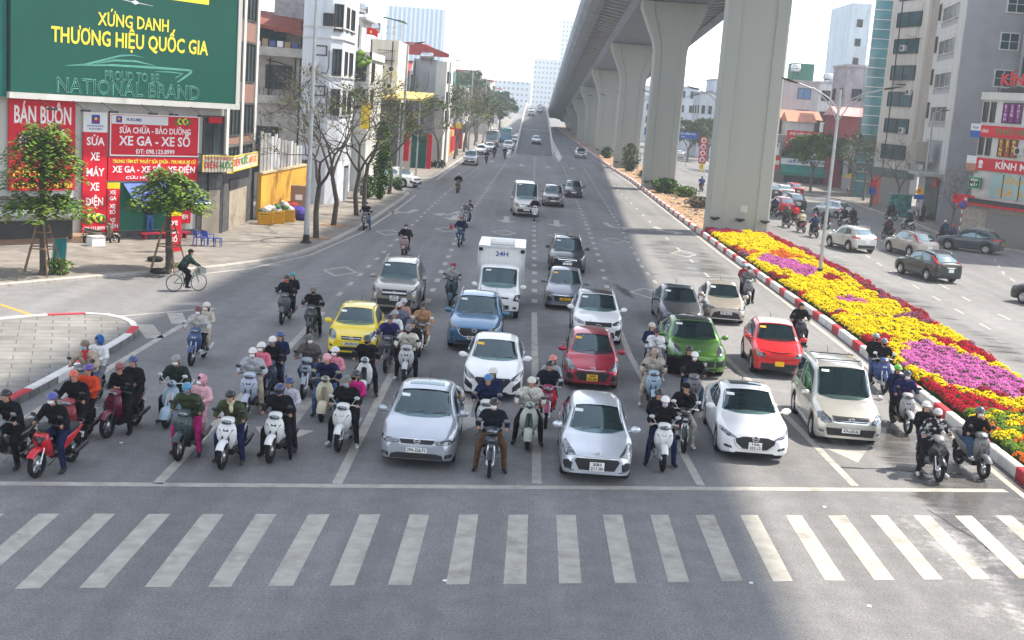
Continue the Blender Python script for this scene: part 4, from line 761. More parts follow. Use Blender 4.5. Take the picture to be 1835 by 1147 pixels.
window(h5, (-.5, 0, 7.2), 3.6, 1.2, 0, 6, 1, FRAMED, PANEB); q = MB(); [q.tube([(x, -.1, 8.2), (x, -.1, 9.1)], .03, 4) for x in np.linspace(-2.9, 2.2, 24)]; q.bx((-3, -.15, 9.1), (2.3, -.05, 9.2)); q.build('railing', ACW, h5)
h6 = thing('grey_gable_house', 'narrow house with a blank grey side, red roof canopy and a steel tank', 'house', (-14.6, 151, 0)); q = MB(); q.bx((0, 0, .1), (2.75, 12, 12.5)); q.build('wall', cmat('wall', (.36, .37, .40)), h6); q = MB(); q.bx((2.75, -.02, .1), (4.0, 12, 12.4)); q.build('white_front', cmat('wall', (.62, .61, .57)), h6)
q = MB(); q.add([(-2.6, -.4, 13.0), (4.2, -.4, 12.9), (4.2, 6, 12.9), (1.0, 6, 14.5), (-2.6, 6, 14.3)], [(0, 1, 2, 3, 4)]); q.add([(-2.6, -.4, 12.95), (4.2, -.4, 12.85), (4.2, -.4, 13.3), (.5, -.4, 14.4), (-2.6, -.4, 14.2)], [(0, 1, 2, 3, 4)]); q.build('roof', REDR, h6); tank(h6, (1.6, -.2, 12.9), 1.7, .5)
for z in (10.6, 8.2, 6): window(h6, (4.0, 2, z), 1.6, 1.4, pi/2, 2, 1); window(h6, (4.0, 6, z), 1.6, 1.4, pi/2, 2, 1)
h7 = thing('red_roofed_annexe', 'dark annexe with red tin roofs between the cream and the grey houses', 'house', (-17.2, 148, 0)); q = MB(); q.bx((-2, 0, .1), (2.55, 5, 10.6)); q.build('wall', mat('sooty_blue_wall', (.13, .15, .19), .95, 0, .3, 1.5, dirt=.5, dirtc=(.3, .28, .28)), h7); q = MB(); q.add([(-2.2, -.6, 11.2), (2.6, -.6, 11.0), (2.6, 3, 12.2), (-2.2, 3, 12.4)], [(0, 1, 2, 3)]); q.add([(-2.2, -.6, 10.7), (2.6, -.6, 10.5), (2.6, -.6, 11.0), (-2.2, -.6, 11.2)], [(0, 1, 2, 3)]); q.build('roof', REDR, h7)
ys = thing('yellow_roofed_shed', 'shed with a pale yellow tin roof behind the bare street trees', 'shed', (-15.6, 118, 0)); q = MB(); q.bx((-3, 2, .1), (3.3, 12, 7.4)); q.build('wall', mat('shed_wall', (.12, .11, .10), .9, 0, .3, 2), ys); q = MB(); q.add([(-3.2, 0, 7.7), (5.4, 0, 8.0), (5.4, 12, 8.6), (-3.2, 12, 8.6)], [(0, 1, 2, 3)]); q.add([(-3.2, 0, 7.5), (5.4, 0, 7.8), (5.4, 12, 8.4), (-3.2, 12, 8.4)], [(3, 2, 1, 0)]); q.add([(-3.2, 0, 7.5), (5.4, 0, 7.8), (5.4, 0, 8.0), (-3.2, 0, 7.7)], [(0, 1, 2, 3)]); q.build('roof', YELR, ys); q = MB(); [q.tube([(x, .2, .1), (x, .2, 7.7)], .08, 6) for x in (-2.5, .5, 3.2, 5.0)]; q.build('post', STEEL, ys)
hd = thing('green_hoarding', 'dark green hoarding with a red notice strip beyond the side opening', 'hoarding', (-15.6, 143, 0)); q = MB(); q.bx((-1.5, 0, .14), (3.8, .15, 3.8)); q.build('panel', cmat('sign', (.008, .10, .085)), hd); q = MB(); q.bx((3.85, -.05, .14), (4.4, .15, 4.0)); q.build('red_strip', SRED, hd)
bn = thing('yellow_banner', 'yellow vertical banner among the bare branches', 'banner', (-13.2, 100, 0)); q = MB(); q.box((0, 0, 6.4), (.75, .04, 2.0)); q.build('cloth', SYEL, bn); q = MB(); q.tube([(-.45, .05, .14), (-.45, .05, 7.5)], .04, 5); q.build('pole', STEEL, bn)
r, y = sign('red_banner', 'red and yellow shop banner far along the left pavement', -.9, .9, .5, 3.6, SRED, 0, .06, V((-11.6, 196, 0)), 0); q = MB(); q.bx((-.9, -.07, 3.6), (.9, 0, 4.4)); q.build('yellow_top', SYEL, r)
lw = thing('low_shop', 'low ochre shop front with red posters beyond the green hoarding', 'shop', (-12.6, 176, 0)); q = MB(); q.bx((-3, 0, .1), (1.2, 14, 3.6)); q.build('wall', cmat('wall', (.5, .34, .16)), lw); q = MB(); [q.bx((1.2, 2+k*3, .6), (1.26, 4+k*3, 2.8)) for k in range(4)]; q.build('poster', SRED, lw)
# ---- houses farther along the left side
cols = [(.60, .58, .52), (.5, .54, .58), (.62, .60, .56), (.46, .44, .42), (.58, .56, .50), (.52, .52, .54)]
fa = ('white', 'bluish', 'cream', 'brownish', 'pale', 'grey')
for i, (x1, y0, w_, d_, ht) in enumerate(((-13.4, 190, 12, 10, 9.5), (-14, 214, 12, 11, 7.5), (-13, 240, 10, 12, 10.5), (-14, 268, 14, 12, 8.5), (-10.6, 300, 12, 14, 12.5), (-11, 340, 14, 16, 10.5), (-13, 390, 20, 16, 14), (-12, 440, 22, 20, 12))):
    hh = thing('row_house', '%s row house number %s along the far left pavement' % (fa[i % 6], ('one', 'two', 'three', 'four', 'five', 'six', 'seven', 'eight')[i]), 'house', (x1, y0, 0)); hh['label'] = ('%s row house' % fa[i % 6])+(' right behind the grey-gabled house', ' low behind the leafy trees', ' with a rooftop shed among the trees', ' hidden by the street trees', ' with balconies, right of the big green tree', ' beyond the balconied one, nearer the ramp', ' far off by the ramp crest', ' farthest of the left-hand row')[i]
    q = MB(); q.bx((-w_, 0, .1), (0, d_, ht)); q.build('wall', cmat('wall', cols[i % 6]), hh); q = MB(); q.bx((-w_-.2, -.2, ht), (.25, d_+.2, ht+.3)); q.bx((-w_*.7, 1, ht+.3), (-w_*.25, d_*.6, ht+2.3)); q.build('roof', (TINR, REDR, GRNR)[i % 3], hh)
    for z in np.arange(2.5, ht-1, 3.1):
        for x in np.arange(-w_+1.2, -.6, 2.6): window(hh, (x, 0, z), 1.3, 1.5, 0, 2, 1)
        for y_ in np.arange(1.5, d_-1, 3.2): window(hh, (0, y_, z), 1.5, 1.6, pi/2, 2, 1)
# ---- towers in the haze
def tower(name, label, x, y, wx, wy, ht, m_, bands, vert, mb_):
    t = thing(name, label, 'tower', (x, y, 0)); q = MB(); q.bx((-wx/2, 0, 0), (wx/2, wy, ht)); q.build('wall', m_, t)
    q = MB(); n = 0
    if vert:
        for a in np.linspace(-wx/2+.8, wx/2-.8, vert): q.bx((a-.45, -.25, 2), (a+.45, 0, ht+1.5)); n += 1
    for z in np.arange(4, ht-1, bands):
        if not vert:
            for a in np.arange(-wx/2+1.5, wx/2-1, 3.2): q.bx((a-.7, -.08, z), (a+.7, 0, z+1.6))
            for b in np.arange(2, wy-1, 4): q.bx((-wx/2-.08, b-.7, z), (-wx/2, b+.7, z+1.6))
    o = q.build('mullions' if vert else 'windows', mb_, t); o['kind'] = 'stuff'; return t
BLT = mat('blue_glass_tower', (.16, .38, .55), .25, 0, .1, .05, stretch=(1, 1, .2)); 
t = tower('glass_tower', 'pale blue glass tower with white vertical ribs behind the left houses', -62, 640, 29, 30, 50.5, BLT, 4, 13, FRAMEW)
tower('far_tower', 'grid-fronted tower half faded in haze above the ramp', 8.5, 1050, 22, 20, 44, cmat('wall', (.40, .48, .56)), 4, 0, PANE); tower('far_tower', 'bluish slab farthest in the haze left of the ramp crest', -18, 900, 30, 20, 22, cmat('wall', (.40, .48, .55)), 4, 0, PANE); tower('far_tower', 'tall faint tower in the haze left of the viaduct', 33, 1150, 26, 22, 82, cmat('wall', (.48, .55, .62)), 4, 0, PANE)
# ================================================================== BUILDINGS, RIGHT SIDE
def bld(name, label, base, u, cat='building'):
    return thing(name, label, cat, (base[0], base[1], 0), atan2(u[1], u[0]))
BEIG = mat('rain_streaked_beige_render', (.50, .475, .44), .85, 0, .12, .9, dirt=.6, dirtc=(.22, .18, .15), stretch=(1, 1, .12)); GRYT = tiles('grey_wall_tiles', (.185, .19, .205), 1.2, .6, 0, .01, .05); GRYW = mat('grey_tiled_wall', (.34, .345, .375), .6, 0, .08, .7, dirt=.2, spec=.1)
A0, Au = (38.17, 136.9), (.2636, -.9646)
ta = bld('grey_window_tower', 'narrow beige tower with one wide dark window on each storey', A0, Au); WZ = [23.3, 20.55, 17.8, 15.05, 12.3, 9.5, 6.75]
q = MB(); q.bx((-2.1, 0, 3.6), (4.95, 9, 27)); q.build('wall', BEIG, ta); q = MB(); q.bx((4.95, .35, 3.6), (5.0, 9, 27)); q.build('side_wall', cmat('wall', (.42, .39, .37)), ta)
for z in WZ: window(ta, (1.55, 0, z-.78), 4.7, 1.55, 0, 2, 1, IRON, PANEB, .05)
q = MB(); q.bx((-3.0, -.2, 3.3), (5.2, .6, 4.2)); q.build('canopy', cmat('roof', (.10, .14, .13)), ta); q = MB(); q.bx((-.1, -.1, .14), (5.3, .1, 3.25)); q.build('shutter', SHUTY, ta); q = MB(); q.bx((-2.1, .0, .14), (-.15, 3, 3.3)); q.build('shop_wall', cmat('wall', (.45, .12, .10)), ta)
tg = bld('teal_glass_block', 'slim block of teal glass left of the beige window tower', (38.6, 150), (.98, -.2)); q = MB(); q.bx((0, 0, .1), (2.2, 8, 24)); q.build('wall', mat('teal_glass_wall', (.02, .17, .21), .12, 0, .35, .5, spec=.9), tg); q = MB(); [q.bx((-.02, -.04, z), (2.22, 0, z+.08)) for z in np.arange(2, 24, 1.1)]; q.build('mullion', ALLOY, tg)
B0, Bu = (40.2, 130.7), (-.1355, -.9908)
tb = bld('grey_corner_tower', 'tall grey tower with white window bays on its narrow front and a blank tiled side', B0, Bu); L_ = 14.03
q = MB(); q.prism([(0, 0), (L_, 0), (L_-2.5, 26), (0, 26)], .1, 30); q.build('wall', GRYW, tb)
q = MB(); q.bx((0, -.12, 3.8), (2.2, 0, 30)); q.bx((11.2, -.12, 4), (L_, 0, 30)); [q.bx((2.2, -.12, z), (11.2, 0, z+1.25)) for z in np.arange(7.6, 30, 3.2)]; q.build('white_frame', WALLW, tb)
for z in (23.2, 20.0, 16.8, 13.6, 10.3): window(tb, (6.7, -.02, z), 8.6, 1.9, 0, 3, 1, FRAMEW, PANE, .06); window(tb, (1.1, -.12, z+.2), .9, 1.6, 0, 1, 1, FRAMED, PANE)
an_ = atan2(2.6, 21.)
g0 = Matrix.Rotation(-atan2(Bu[1], Bu[0]), 3, 'Z')
def onb(wx, wy, z): return g0 @ (V((wx, wy, 0))-V((B0[0], B0[1], 0)))+V((0, 0, z))
sidea = atan2(26, -2.5)-0
for wx, z in ((42.3, 13.6), (42.4, 16.9), (42.6, 20.2), (46.5, 13.6), (46.7, 16.9)):
    d_ = V((L_-2.5, 26))-V((L_, 0)); t = (wx-38.3)/26.; pp = V((L_, 0))+d_*t; window(tb, (pp.x+.02, pp.y, z), 1.75, 1.6, pi/2+.1, 2, 2, FRAMEW, PANEB, .1)
q = MB(); q.bx((8, -2.4, 4.3), (L_, 0, 4.6)); q.bx((2, -1.8, 5.2), (8, 0, 5.45)); q.build('canopy', cmat('wall', (.36, .38, .38)), tb); q = MB(); q.bx((6.5, -2.2, 5.6), (9.8, -1.0, 7.4)); q.build('boxed_sign', cmat('sign', (.32, .30, .24)), tb); q = MB(); q.bx((4, -.1, .14), (12, 0, 4.2)); q.build('doorway', mat('dark_doorway', (.03, .06, .06), .4), tb); q = MB(); [q.bx((5, -1.2+.25*i, .1), (11, 0, .3+.17*i)) for i in range(4)]; q.build('step', STONE, tb)
r, y = sign('red_green_sign', 'little red and green sign over the doorway of the grey tower', 9.2, 11.4, 3.2, 4.1, SRED, .15, .08, V((B0[0], B0[1], 0)), atan2(Bu[1], Bu[0]))
# spectacles shop
K0, Ku = (34.68, 104.37), (.4071, -.9134); ka = atan2(Ku[1], Ku[0]); KV = V((K0[0], K0[1], 0))
ks = bld('spectacles_shop', 'white corner shop with red KÍNH MẮT signs and a rounded top cornice', K0, Ku, 'shop')
q = MB(); q.prism([(1.9, .6), (2.6, .05), (3.2, 0), (30, 0), (30, 8.5), (2, 8.5)], 3.2, 11.2); q.build('wall', cmat('wall', (.60, .60, .59)), ks); q = MB(); q.prism([(1.4, .3), (2.2, 0), (30, 0), (30, 8.5), (1.6, 8.5)], .1, 3.2); q.build('ground_floor_wall', mat('marble_columns', (.36, .33, .28), .5, 0, .25, 3, dirt=.5), ks)
q = MB(); q.prism([(1.7, .5), (2.5, -.25), (3.2, -.3), (30, -.3), (30, 9), (1.7, 9)], 11.2, 11.65); q.prism([(1.7, .5), (2.5, -.2), (30, -.2), (30, 9), (1.7, 9)], 11.65, 11.8); q.build('cornice', WALLW, ks)
for z, h in ((10.25, 1.6), (7.55, 1.4)):
    window(ks, (2.95, .03, z), .55, h, 0, 1, 1, FRAMED, PANE); window(ks, (3.75, 0, z), .5, h, 0, 1, 1, FRAMED, PANE); window(ks, (5.8, 0, z), 2.0, h, 0, 3, 1, FRAMED, PANE); window(ks, (9.5, 0, z), 2.0, h, 0, 3, 1, FRAMED, PANE)
PUR = cmat('sign', (.20, .02, .22)); ORB = cmat('sign', (.30, .06, .02))
for k, (wd, z, m_, lm) in enumerate(((('KÍNH', 'CẬN', 'THỊ'), 10.25, PUR, mat('letters_pink', (.8, .5, .7), .4)), (('KÍNH', 'ĐỔI', 'MÀU'), 7.55, ORB, LYEL))):
    for i, t_ in enumerate(wd):
        x = 5.15+i*.66; r, y = sign('window_poster', ('violet' if k == 0 else 'brown')+' upright window poster, '+('left', 'middle', 'right')[i]+' of three on the '+('upper' if k == 0 else 'lower')+' floor', x-.24, x+.24, z-.7, z+.7, m_, .10, .02, KV, ka)
        for j, ch in enumerate(t_): tx(r, y, ch, x, z+.5-.33*j, .34, lm, bold=.008)
aircon(ks, (7.25, 0, 7.4))
r, y = sign('fashion_sign', 'red fascia sign with green lettering between the two upper floors', 2.9, 26, 8.3, 9.2, SRED, .15, .1, KV, ka); tx(r, y, 'THỜI TRANG KÍNH', 8.0, 8.75, .62, LGRN, 7.0, bold=.02)
q = MB(); q.bx((1.75, -.2, 8.75), (2.88, -.1, 9.3)); q.build('white_panel', SWHT, r); q = MB(); q.bx((1.75, -.2, 8.2), (2.88, -.1, 8.74)); q.build('blue_panel', SBLU, r); tx(r, -.206, 'Kính', 2.3, 9.0, .3, LBLU, .6); tx(r, -.26, 'KÍNH', 3.4, 8.75, .4, LWHT, .7)
r, y = sign('spectacles_sign', 'long red fascia with big white KÍNH MẮT and a white emblem', 2.9, 26, 5.68, 6.65, SRED, .15, .1, KV, ka); tx(r, y, 'KÍNH MẮT', 7.2, 6.15, .74, LWHT, 4.4, bold=.025); q = MB(); q.lathe([(.001, -.26), (.24, -.26), (.24, -.25)], (3.4, 0, 6.25), 14, 0, 'Y'); q.bx((3.2, -.262, 5.85), (3.6, -.25, 6.02)); q.build('emblem', LWHT, r); q = MB(); q.bx((1.75, -.2, 6.15), (2.88, -.1, 6.75)); q.build('white_panel', SWHT, r); q = MB(); q.bx((1.75, -.2, 5.5), (2.88, -.1, 6.14)); q.build('brown_panel', cmat('sign', (.45, .22, .15)), r)
r, y = sign('shop_window_lettering', 'pale teal shop window lettered KÍNH GIÁ RẺ in gold', 4.55, 12, 3.65, 5.5, mat('pale_teal_shop_glass', (.30, .46, .46), .12, 0, .1, .5, spec=.8), .06, .04, KV, ka); LGLD = mat('letters_gold', (.62, .36, .05), .4); tx(r, y, 'KÍNH', 7.0, 5.02, .8, LGLD, 2.4, bold=.02); tx(r, y, 'GIÁ RẺ', 7.0, 4.1, .8, LGLD, 3.4, bold=.02); q = MB(); [q.bx((x-.03, -.15, 3.65), (x+.03, -.09, 5.5)) for x in (5.9, 7.6, 9.4)]; q.build('mullion', FRAMED, r)
r, y = sign('green_neon_sign', 'square green sign KÍNH MẮT projecting at the shop corner', 2.6, 3.85, 4.2, 5.1, cmat('sign', (.01, .05, .03)), .35, .12, KV, ka, border=mat('bright_green', (.03, .6, .15), .4)); tx(r, y-.03, 'KÍNH', 3.22, 4.85, .32, LWHT, .8, bold=.01); tx(r, y-.03, 'MẮT', 3.22, 4.45, .32, LWHT, .8, bold=.01)
q = MB(); q.bx((3.2, -.9, 2.9), (26, -.1, 3.1)); q.build('canopy', SRED, ks); q = MB(); q.bx((3.2, -.95, 3.1), (26, -.9, 3.45)); q.build('canopy_fascia', IRON, ks); r, y = sign('corner_band', 'red corner band with a white 90 below the green sign', 1.0, 3.3, 2.85, 3.6, SRED, .35, .1, KV, ka); tx(r, y, '90', 2.6, 3.2, .5, LWHT, bold=.02)
q = MB(); q.bx((4.6, -.1, .14), (13, 0, 2.5)); q.build('roller_shutter', SHUTY, ks); q = MB(); q.bx((13.4, -.1, .14), (22, 0, 2.5)); q.build('roller_shutter', SHUTY, ks)
r, y = sign('rooftop_letters', 'red rooftop lettering KÍNH above the white cornice', 4.0, 4.05, 11.8, 12.2, IRON, 0, .05, KV, ka); tx(r, -.06, 'KÍNH', 5.9, 12.75, 1.25, LRED, 3.4, bold=.04, depth=.05); q = MB(); q.bx((4.2, 0, 11.8), (8, .06, 12.1)); q.build('rail', IRON, r)
q = MB(); [q.ell((4.5+i*.7, .8, 11.95+.1*(i % 2)), (.4, .35, .3), 8, 5) for i in range(7)]; q.v = [(a+rr_.uniform(-.1, .1), b+rr_.uniform(-.1, .1), c+rr_.uniform(-.08, .08)) for a, b, c in q.v]; o = q.build('roof_plants', mat('roof_leaves', (.04, .10, .02), .8, 0, .4, 6), ks)
ob_ = thing('shade_casting_block', 'unseen tall block added beyond the right edge to shade the right-hand road', 'building', (46.5, 91, 0)); q = MB(); q.bx((-3.5, 0, .1), (24, 24, 28)); q.build('wall', WALLG, ob_)  # out of view; added and sized so its shadow crosses the right-hand road
for z in np.arange(5, 27, 3.2):
    for y_ in np.arange(2, 23, 4): window(ob_, (-3.5, y_, z), 2.2, 1.8, -pi/2, 2, 1)
# the motor shop and the jumble behind it
ms = thing('motor_shop', 'low shop with a green and white sign and a green awning beyond the piers', 'shop', (34.6, 174, 0), -.12); q = MB(); q.bx((-3, 0, .1), (9, 8, 6.5)); q.build('wall', cmat('wall', (.22, .20, .20)), ms); q = MB(); q.add([(-.2, -2, 1.6), (6.6, -2, 1.6), (6.6, 0, 2.5), (-.2, 0, 2.5)], [(0, 1, 2, 3)]); q.add([(-.2, -2, 1.15), (6.6, -2, 1.15), (6.6, -2, 1.6), (-.2, -2, 1.6)], [(0, 1, 2, 3)]); q.build('awning', cmat('roof', (.01, .20, .16)), ms); q = MB(); q.bx((.4, -.05, .14), (6, 0, 2.2)); q.build('shop_opening', mat('dim_shop_interior', (.02, .04, .07), .5, 0, .5, 2), ms)
mb_ = V((34.6, 174, 0))
r, y = sign('motor_sign', 'green and white sign NHẤT LÂM MOTOR over the green awning', -.2, 6.6, 3.4, 4.3, SGRN, .05, .1, mb_, -.12); q = MB(); q.bx((-.2, -.15, 2.55), (6.6, -.05, 3.38)); q.build('white_panel', SWHT, r); tx(r, y, 'NHẤT LÂM MOTOR', 3.2, 2.98, .6, LBLU, 5.0, bold=.02); q = MB(); q.bx((1.6, -.17, 3.6), (4.0, -.155, 4.15)); q.build('white_oval', SWHT, r); tx(r, -.175, 'Castrol', 2.8, 3.87, .4, LGRN, 2.0, bold=.02)
r, y = sign('price_sign', 'big red sign GIÁ CHỈ with white letters over the motor shop', .2, 5.6, 4.5, 7.2, SRED, .05, .1, mb_, -.12); tx(r, y, 'PHỤ KIỆN ĐIỆN THOẠI', 2.9, 6.75, .5, LWHT, 4.6, bold=.02); tx(r, y, 'GIÁ CHỈ CÓ', 2.9, 5.85, .85, LWHT, 4.6, bold=.03); tx(r, y, 'BÁN BUÔN', 2.2, 4.95, .5, LWHT, 3.0, bold=.02)
r, y = sign('narrow_signs', 'stack of narrow red and white shop signs left of the motor shop', -2.2, -.4, 1.8, 3.6, SRED, .05, .1, mb_, -.12); q = MB(); q.bx((-2.2, -.17, 3.7), (-.6, -.06, 5.0)); q.build('white_panel', SWHT, r); q = MB(); q.bx((-2.2, -.17, 2.4), (-.4, -.155, 3.0)); q.build('yellow_panel', SCRM, r)
def roofhouse(label, x, y, w_, d_, ht, wm, rm_, rise=1.6, wins=1, name='house', ov=.3):
    h = thing(name, label, 'house', (x, y, 0)); q = MB(); q.bx((0, 0, .1), (w_, d_, ht)); q.build('wall', wm, h)
    q = MB(); q.add([(-ov, -ov, ht), (w_+ov, -ov, ht), (w_+ov, d_/2, ht+rise), (-ov, d_/2, ht+rise)], [(0, 1, 2, 3)]); q.add([(-ov, d_+ov, ht), (w_+ov, d_+ov, ht), (w_+ov, d_/2, ht+rise), (-ov, d_/2, ht+rise)], [(3, 2, 1, 0)]); q.add([(-ov, -ov, ht), (-ov, d_+ov, ht), (-ov, d_/2, ht+rise)], [(2, 1, 0)]); q.add([(w_+ov, -ov, ht), (w_+ov, d_+ov, ht), (w_+ov, d_/2, ht+rise)], [(0, 1, 2)]); q.build('roof', rm_, h)
    for i in range(wins):
        for z in np.arange(2.6, ht-1, 3.1): window(h, (w_*(i+.5)/wins, 0, z), min(1.8, w_/wins*.5), 1.5, 0, 2, 1)
    return h
h = roofhouse('small white house with a coral tiled hip roof above the motor shop', 35.9, 179, 3.6, 5, 8.4, WALLW, TILER, 1.3, 1); roofhouse('low house with a mottled orange roof behind the coral one', 34.4, 184, 7, 6, 8.8, cmat('wall', (.15, .10, .09)), TILER, 1.2, 1)
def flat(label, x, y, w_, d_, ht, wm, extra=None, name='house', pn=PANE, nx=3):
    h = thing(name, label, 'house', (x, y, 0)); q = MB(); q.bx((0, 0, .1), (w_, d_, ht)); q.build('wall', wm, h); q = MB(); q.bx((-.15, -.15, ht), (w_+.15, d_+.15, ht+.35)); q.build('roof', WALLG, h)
    for z in np.arange(3, ht-1, 3.2):
        for i in range(nx): window(h, (w_*(i+.5)/nx, 0, z), min(2., w_/nx*.5), 1.6, 0, 2, 1, FRAMED, pn)
        for y_ in np.arange(2, d_-1, 4): window(h, (0, y_, z), 1.6, 1.6, -pi/2, 2, 1, FRAMED, pn)
    return h
h = flat('grey tin-sided house with a blue window and a rooftop tank, behind the coral roof', 33.9, 192, 8.6, 9, 14.2, cmat('wall', (.40, .42, .45)), nx=2, pn=BLUR); tank(h, (5.4, 3, 16.4), 1.4, .6); q = MB(); q.bx((5.2, 4, 14.5), (8.4, 8, 17.2)); q.build('roof_shed', GRNR, h)
h = flat('white and grey house with a rooftop dish, right of the tin-sided house', 43.2, 196, 5.2, 9, 14.4, cmat('wall', (.55, .56, .57)), nx=2); tank(h, (2, 3, 15.6), 1.5, .55)
roofhouse('wine-red walled house with pink tin roofs left of the teal glass', 40.2, 168, 7, 8, 9.6, cmat('wall', (.22, .05, .06)), cmat('roof', (.55, .28, .28)), 1.2, 2); flat('stained grey tower-like block behind the wine-red house', 42.5, 176, 3.8, 8, 16.3, mat('mould_streaked_wall', (.30, .31, .34), .9, 0, .2, .8, dirt=.9, dirtc=(.08, .09, .11)), nx=1)
r, y = sign('corner_poster', 'red and white poster under the dark tree by the bare trees', 6.8, 9.6, 2.6, 4.2, SRED, .05, .1, mb_+V((0, -3, 0)), -.12); flat('dim shop behind the bare trees left of the beige tower', 41, 160, 8, 6, 5.5, cmat('wall', (.3, .3, .32)), nx=3)
a_ = thing('parasol', 'yellow and white parasol by the shops behind the bare trees', 'parasol', (38.8, 152, .14)); q = MB(); q.lathe([(.01, 2.7), (.7, 2.5), (1.3, 2.1)], n=8); q.build('canopy', mat('parasol_cloth', (.7, .45, .08), .7, 0, .5, 1.), a_); q = MB(); q.tube([(0, 0, 0), (0, 0, 2.7)], .03, 5); q.build('pole', ALLOY, a_)
h = thing('apartment_tower', 'pale blue-white apartment tower with blue lettering, far behind the beige tower', 'building', (54.2, 226, 0)); q = MB(); q.bx((0, 0, .1), (14, 16, 29.5)); q.build('wall', cmat('wall', (.52, .60, .66)), h)
for z in np.arange(3, 29, 3.3):
    for x in (1.6, 4.6, 8.2, 11.6): window(h, (x, 0, z), 1.0, 1.3, 0, 2, 1, FRAMED, PANE)
tx(h, -.1, 'THIẾT BỊ', 6.2, 26.3, 1.5, LBLU, 4.0, bold=.06), tx(h, -.1, 'ĐIỆN LẠNH', 6.0, 23.2, 1.9, LBLU, 5.4, bold=.07)
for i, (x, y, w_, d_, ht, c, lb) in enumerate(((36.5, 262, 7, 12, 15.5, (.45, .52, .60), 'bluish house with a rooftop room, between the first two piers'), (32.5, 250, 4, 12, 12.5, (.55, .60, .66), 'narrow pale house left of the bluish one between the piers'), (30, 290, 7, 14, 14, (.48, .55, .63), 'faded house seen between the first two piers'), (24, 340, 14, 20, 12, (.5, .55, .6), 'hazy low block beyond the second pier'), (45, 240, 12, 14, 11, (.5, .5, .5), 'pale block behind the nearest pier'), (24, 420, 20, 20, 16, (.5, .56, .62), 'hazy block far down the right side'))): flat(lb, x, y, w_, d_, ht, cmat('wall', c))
# ================================================================== SIGNS AND LAMPS
def lamp_post(name, label, x, y, H, arms, group=None, mm=STEEL):
    r = thing(name, label, 'street lamp', (x, y, .1), 0, group); q = MB(); q.tube([(0, 0, 0), (0, 0, H)], [.15 if not arms else .11, .075], 10); q.build('pole', mm, r); q = MB(); q.box((0, 0, .06), (.5, .5, .12)); q.tube([(0, 0, .1), (0, 0, .5)], [.2, .16], 8); q.build('base', IRON, r)
    for s in ((-1, 1) if arms else (1,)):
        q = MB()
        if arms:
            q.tube([(0, 0, H-1.75), (s*.5, 0, H-.85), (s*1.3, 0, H-.15), (s*2.4, 0, H+.2)], .035, 6); q.tube([(0, 0, H-1.1), (s*.6, 0, H-.5), (s*1.5, 0, H-.02)], .03, 6); q.build('arm', mm, r); q = MB(); q.ell((s*2.75, 0, H+.27), (.55, .15, .06), 10, 5, 0, Matrix.Rotation(-s*.22, 3, 'Y')); q.build('lamp_head', IRON, r)
        else:
            q.tube([(0, 0, H), (.25, 0, H+.12), (.6, 0, H+.22)], .05, 6); q.build('arm', mm, r); q = MB(); q.ell((1.0, 0, H+.28), (.5, .16, .06), 10, 5, 0, Matrix.Rotation(-.2, 3, 'Y')); q.build('lamp_head', IRON, r)
    return r
for i, y in enumerate((68.65, 107, 145, 183, 221, 259)): lamp_post('double_arm_street_lamp', ('slender double-armed street lamp rising from the flower bed', 'double-armed lamp almost hidden behind the nearest pier', 'double-armed lamp before the second pier')[i] if i < 3 else 'far double-armed street lamp between the receding piers', 16.36-.012*(y-68), y, 10.2, True, 'far lamps between the piers' if i > 2 else None)
for i, (x, y) in enumerate(((-11.67, 66.8), (-11.0, 108), (-10.2, 150.7), (-9.7, 196), (-9.2, 240))): lamp_post('street_lamp', ('tall grey lamp post nearest on the left pavement, its head out of frame', 'single-headed grey lamp post beside the white tube houses', 'single-headed lamp post beside the grey-gabled house', 'single-headed lamp post before the big green tree', 'small far lamp post down the left pavement')[i], x, y, 13.2 if i == 0 else 12.3, False)
def post_sign(name, label, px, py, H, build, z0=.14, stripes=False):
    g = G(px, py, z0); r = thing(name, label, 'sign', g); q = MB()
    if stripes:
        n = 9
        for k in range(n): q.tube([(0, 0, H*k/n), (0, 0, H*(k+1)/n)], .045, 8, k % 2)
        q.build('post', [WHITEP, KR], r)
    else: q.tube([(0, 0, 0), (0, 0, H)], .05, 8); q.build('post', STEEL, r)
    build(r, H); return r
def b1(r, H):
    q = MB(); q.add([(-.45, -.07, H-.75), (.45, -.07, H-.75), (0, -.07, H+.05)], [(0, 1, 2)]); q.add([(-.45, -.05, H-.75), (.45, -.05, H-.75), (0, -.05, H+.05)], [(2, 1, 0)]); q.build('warning_triangle', cmat('sign', (.85, .40, .02)), r); q = MB(); q.box((0, -.06, H-1.05), (.9, .03, .4)); q.build('blue_plate', SBLU, r)
    q = MB(); q.box((0, -.085, H-.48), (.10, .02, .3)); q.build('symbol', LBLK, r)
post_sign('warning_sign', 'orange warning triangle over a blue plate on a red and white post', 1640, 402, 3.5, b1, stripes=True)
def b2(r, H):
    q = MB(); q.lathe([(.001, -.07), (.30, -.07), (.30, -.05), (.001, -.05)], (0, 0, H-.3), 20, 0, 'Y'); q.build('disc', SBLU, r); q = MB(); q.lathe([(.30, -.08), (.38, -.08), (.38, -.05), (.30, -.05)], (0, 0, H-.3), 20, 0, 'Y'); q.box((0, -.078, H-.3), (.58, .01, .07), M=Matrix.Rotation(.78, 3, 'Y')); q.build('red_ring', KR, r)
post_sign('no_parking_sign', 'round blue and red no-parking sign on a striped post by the spectacles shop', 1717, 427, 3.0, b2, stripes=True)
g = G(1648, 398); lp = lamp_post('street_lamp', 'grey lamp post in front of the beige tower', g.x, g.y, 10.0, False)
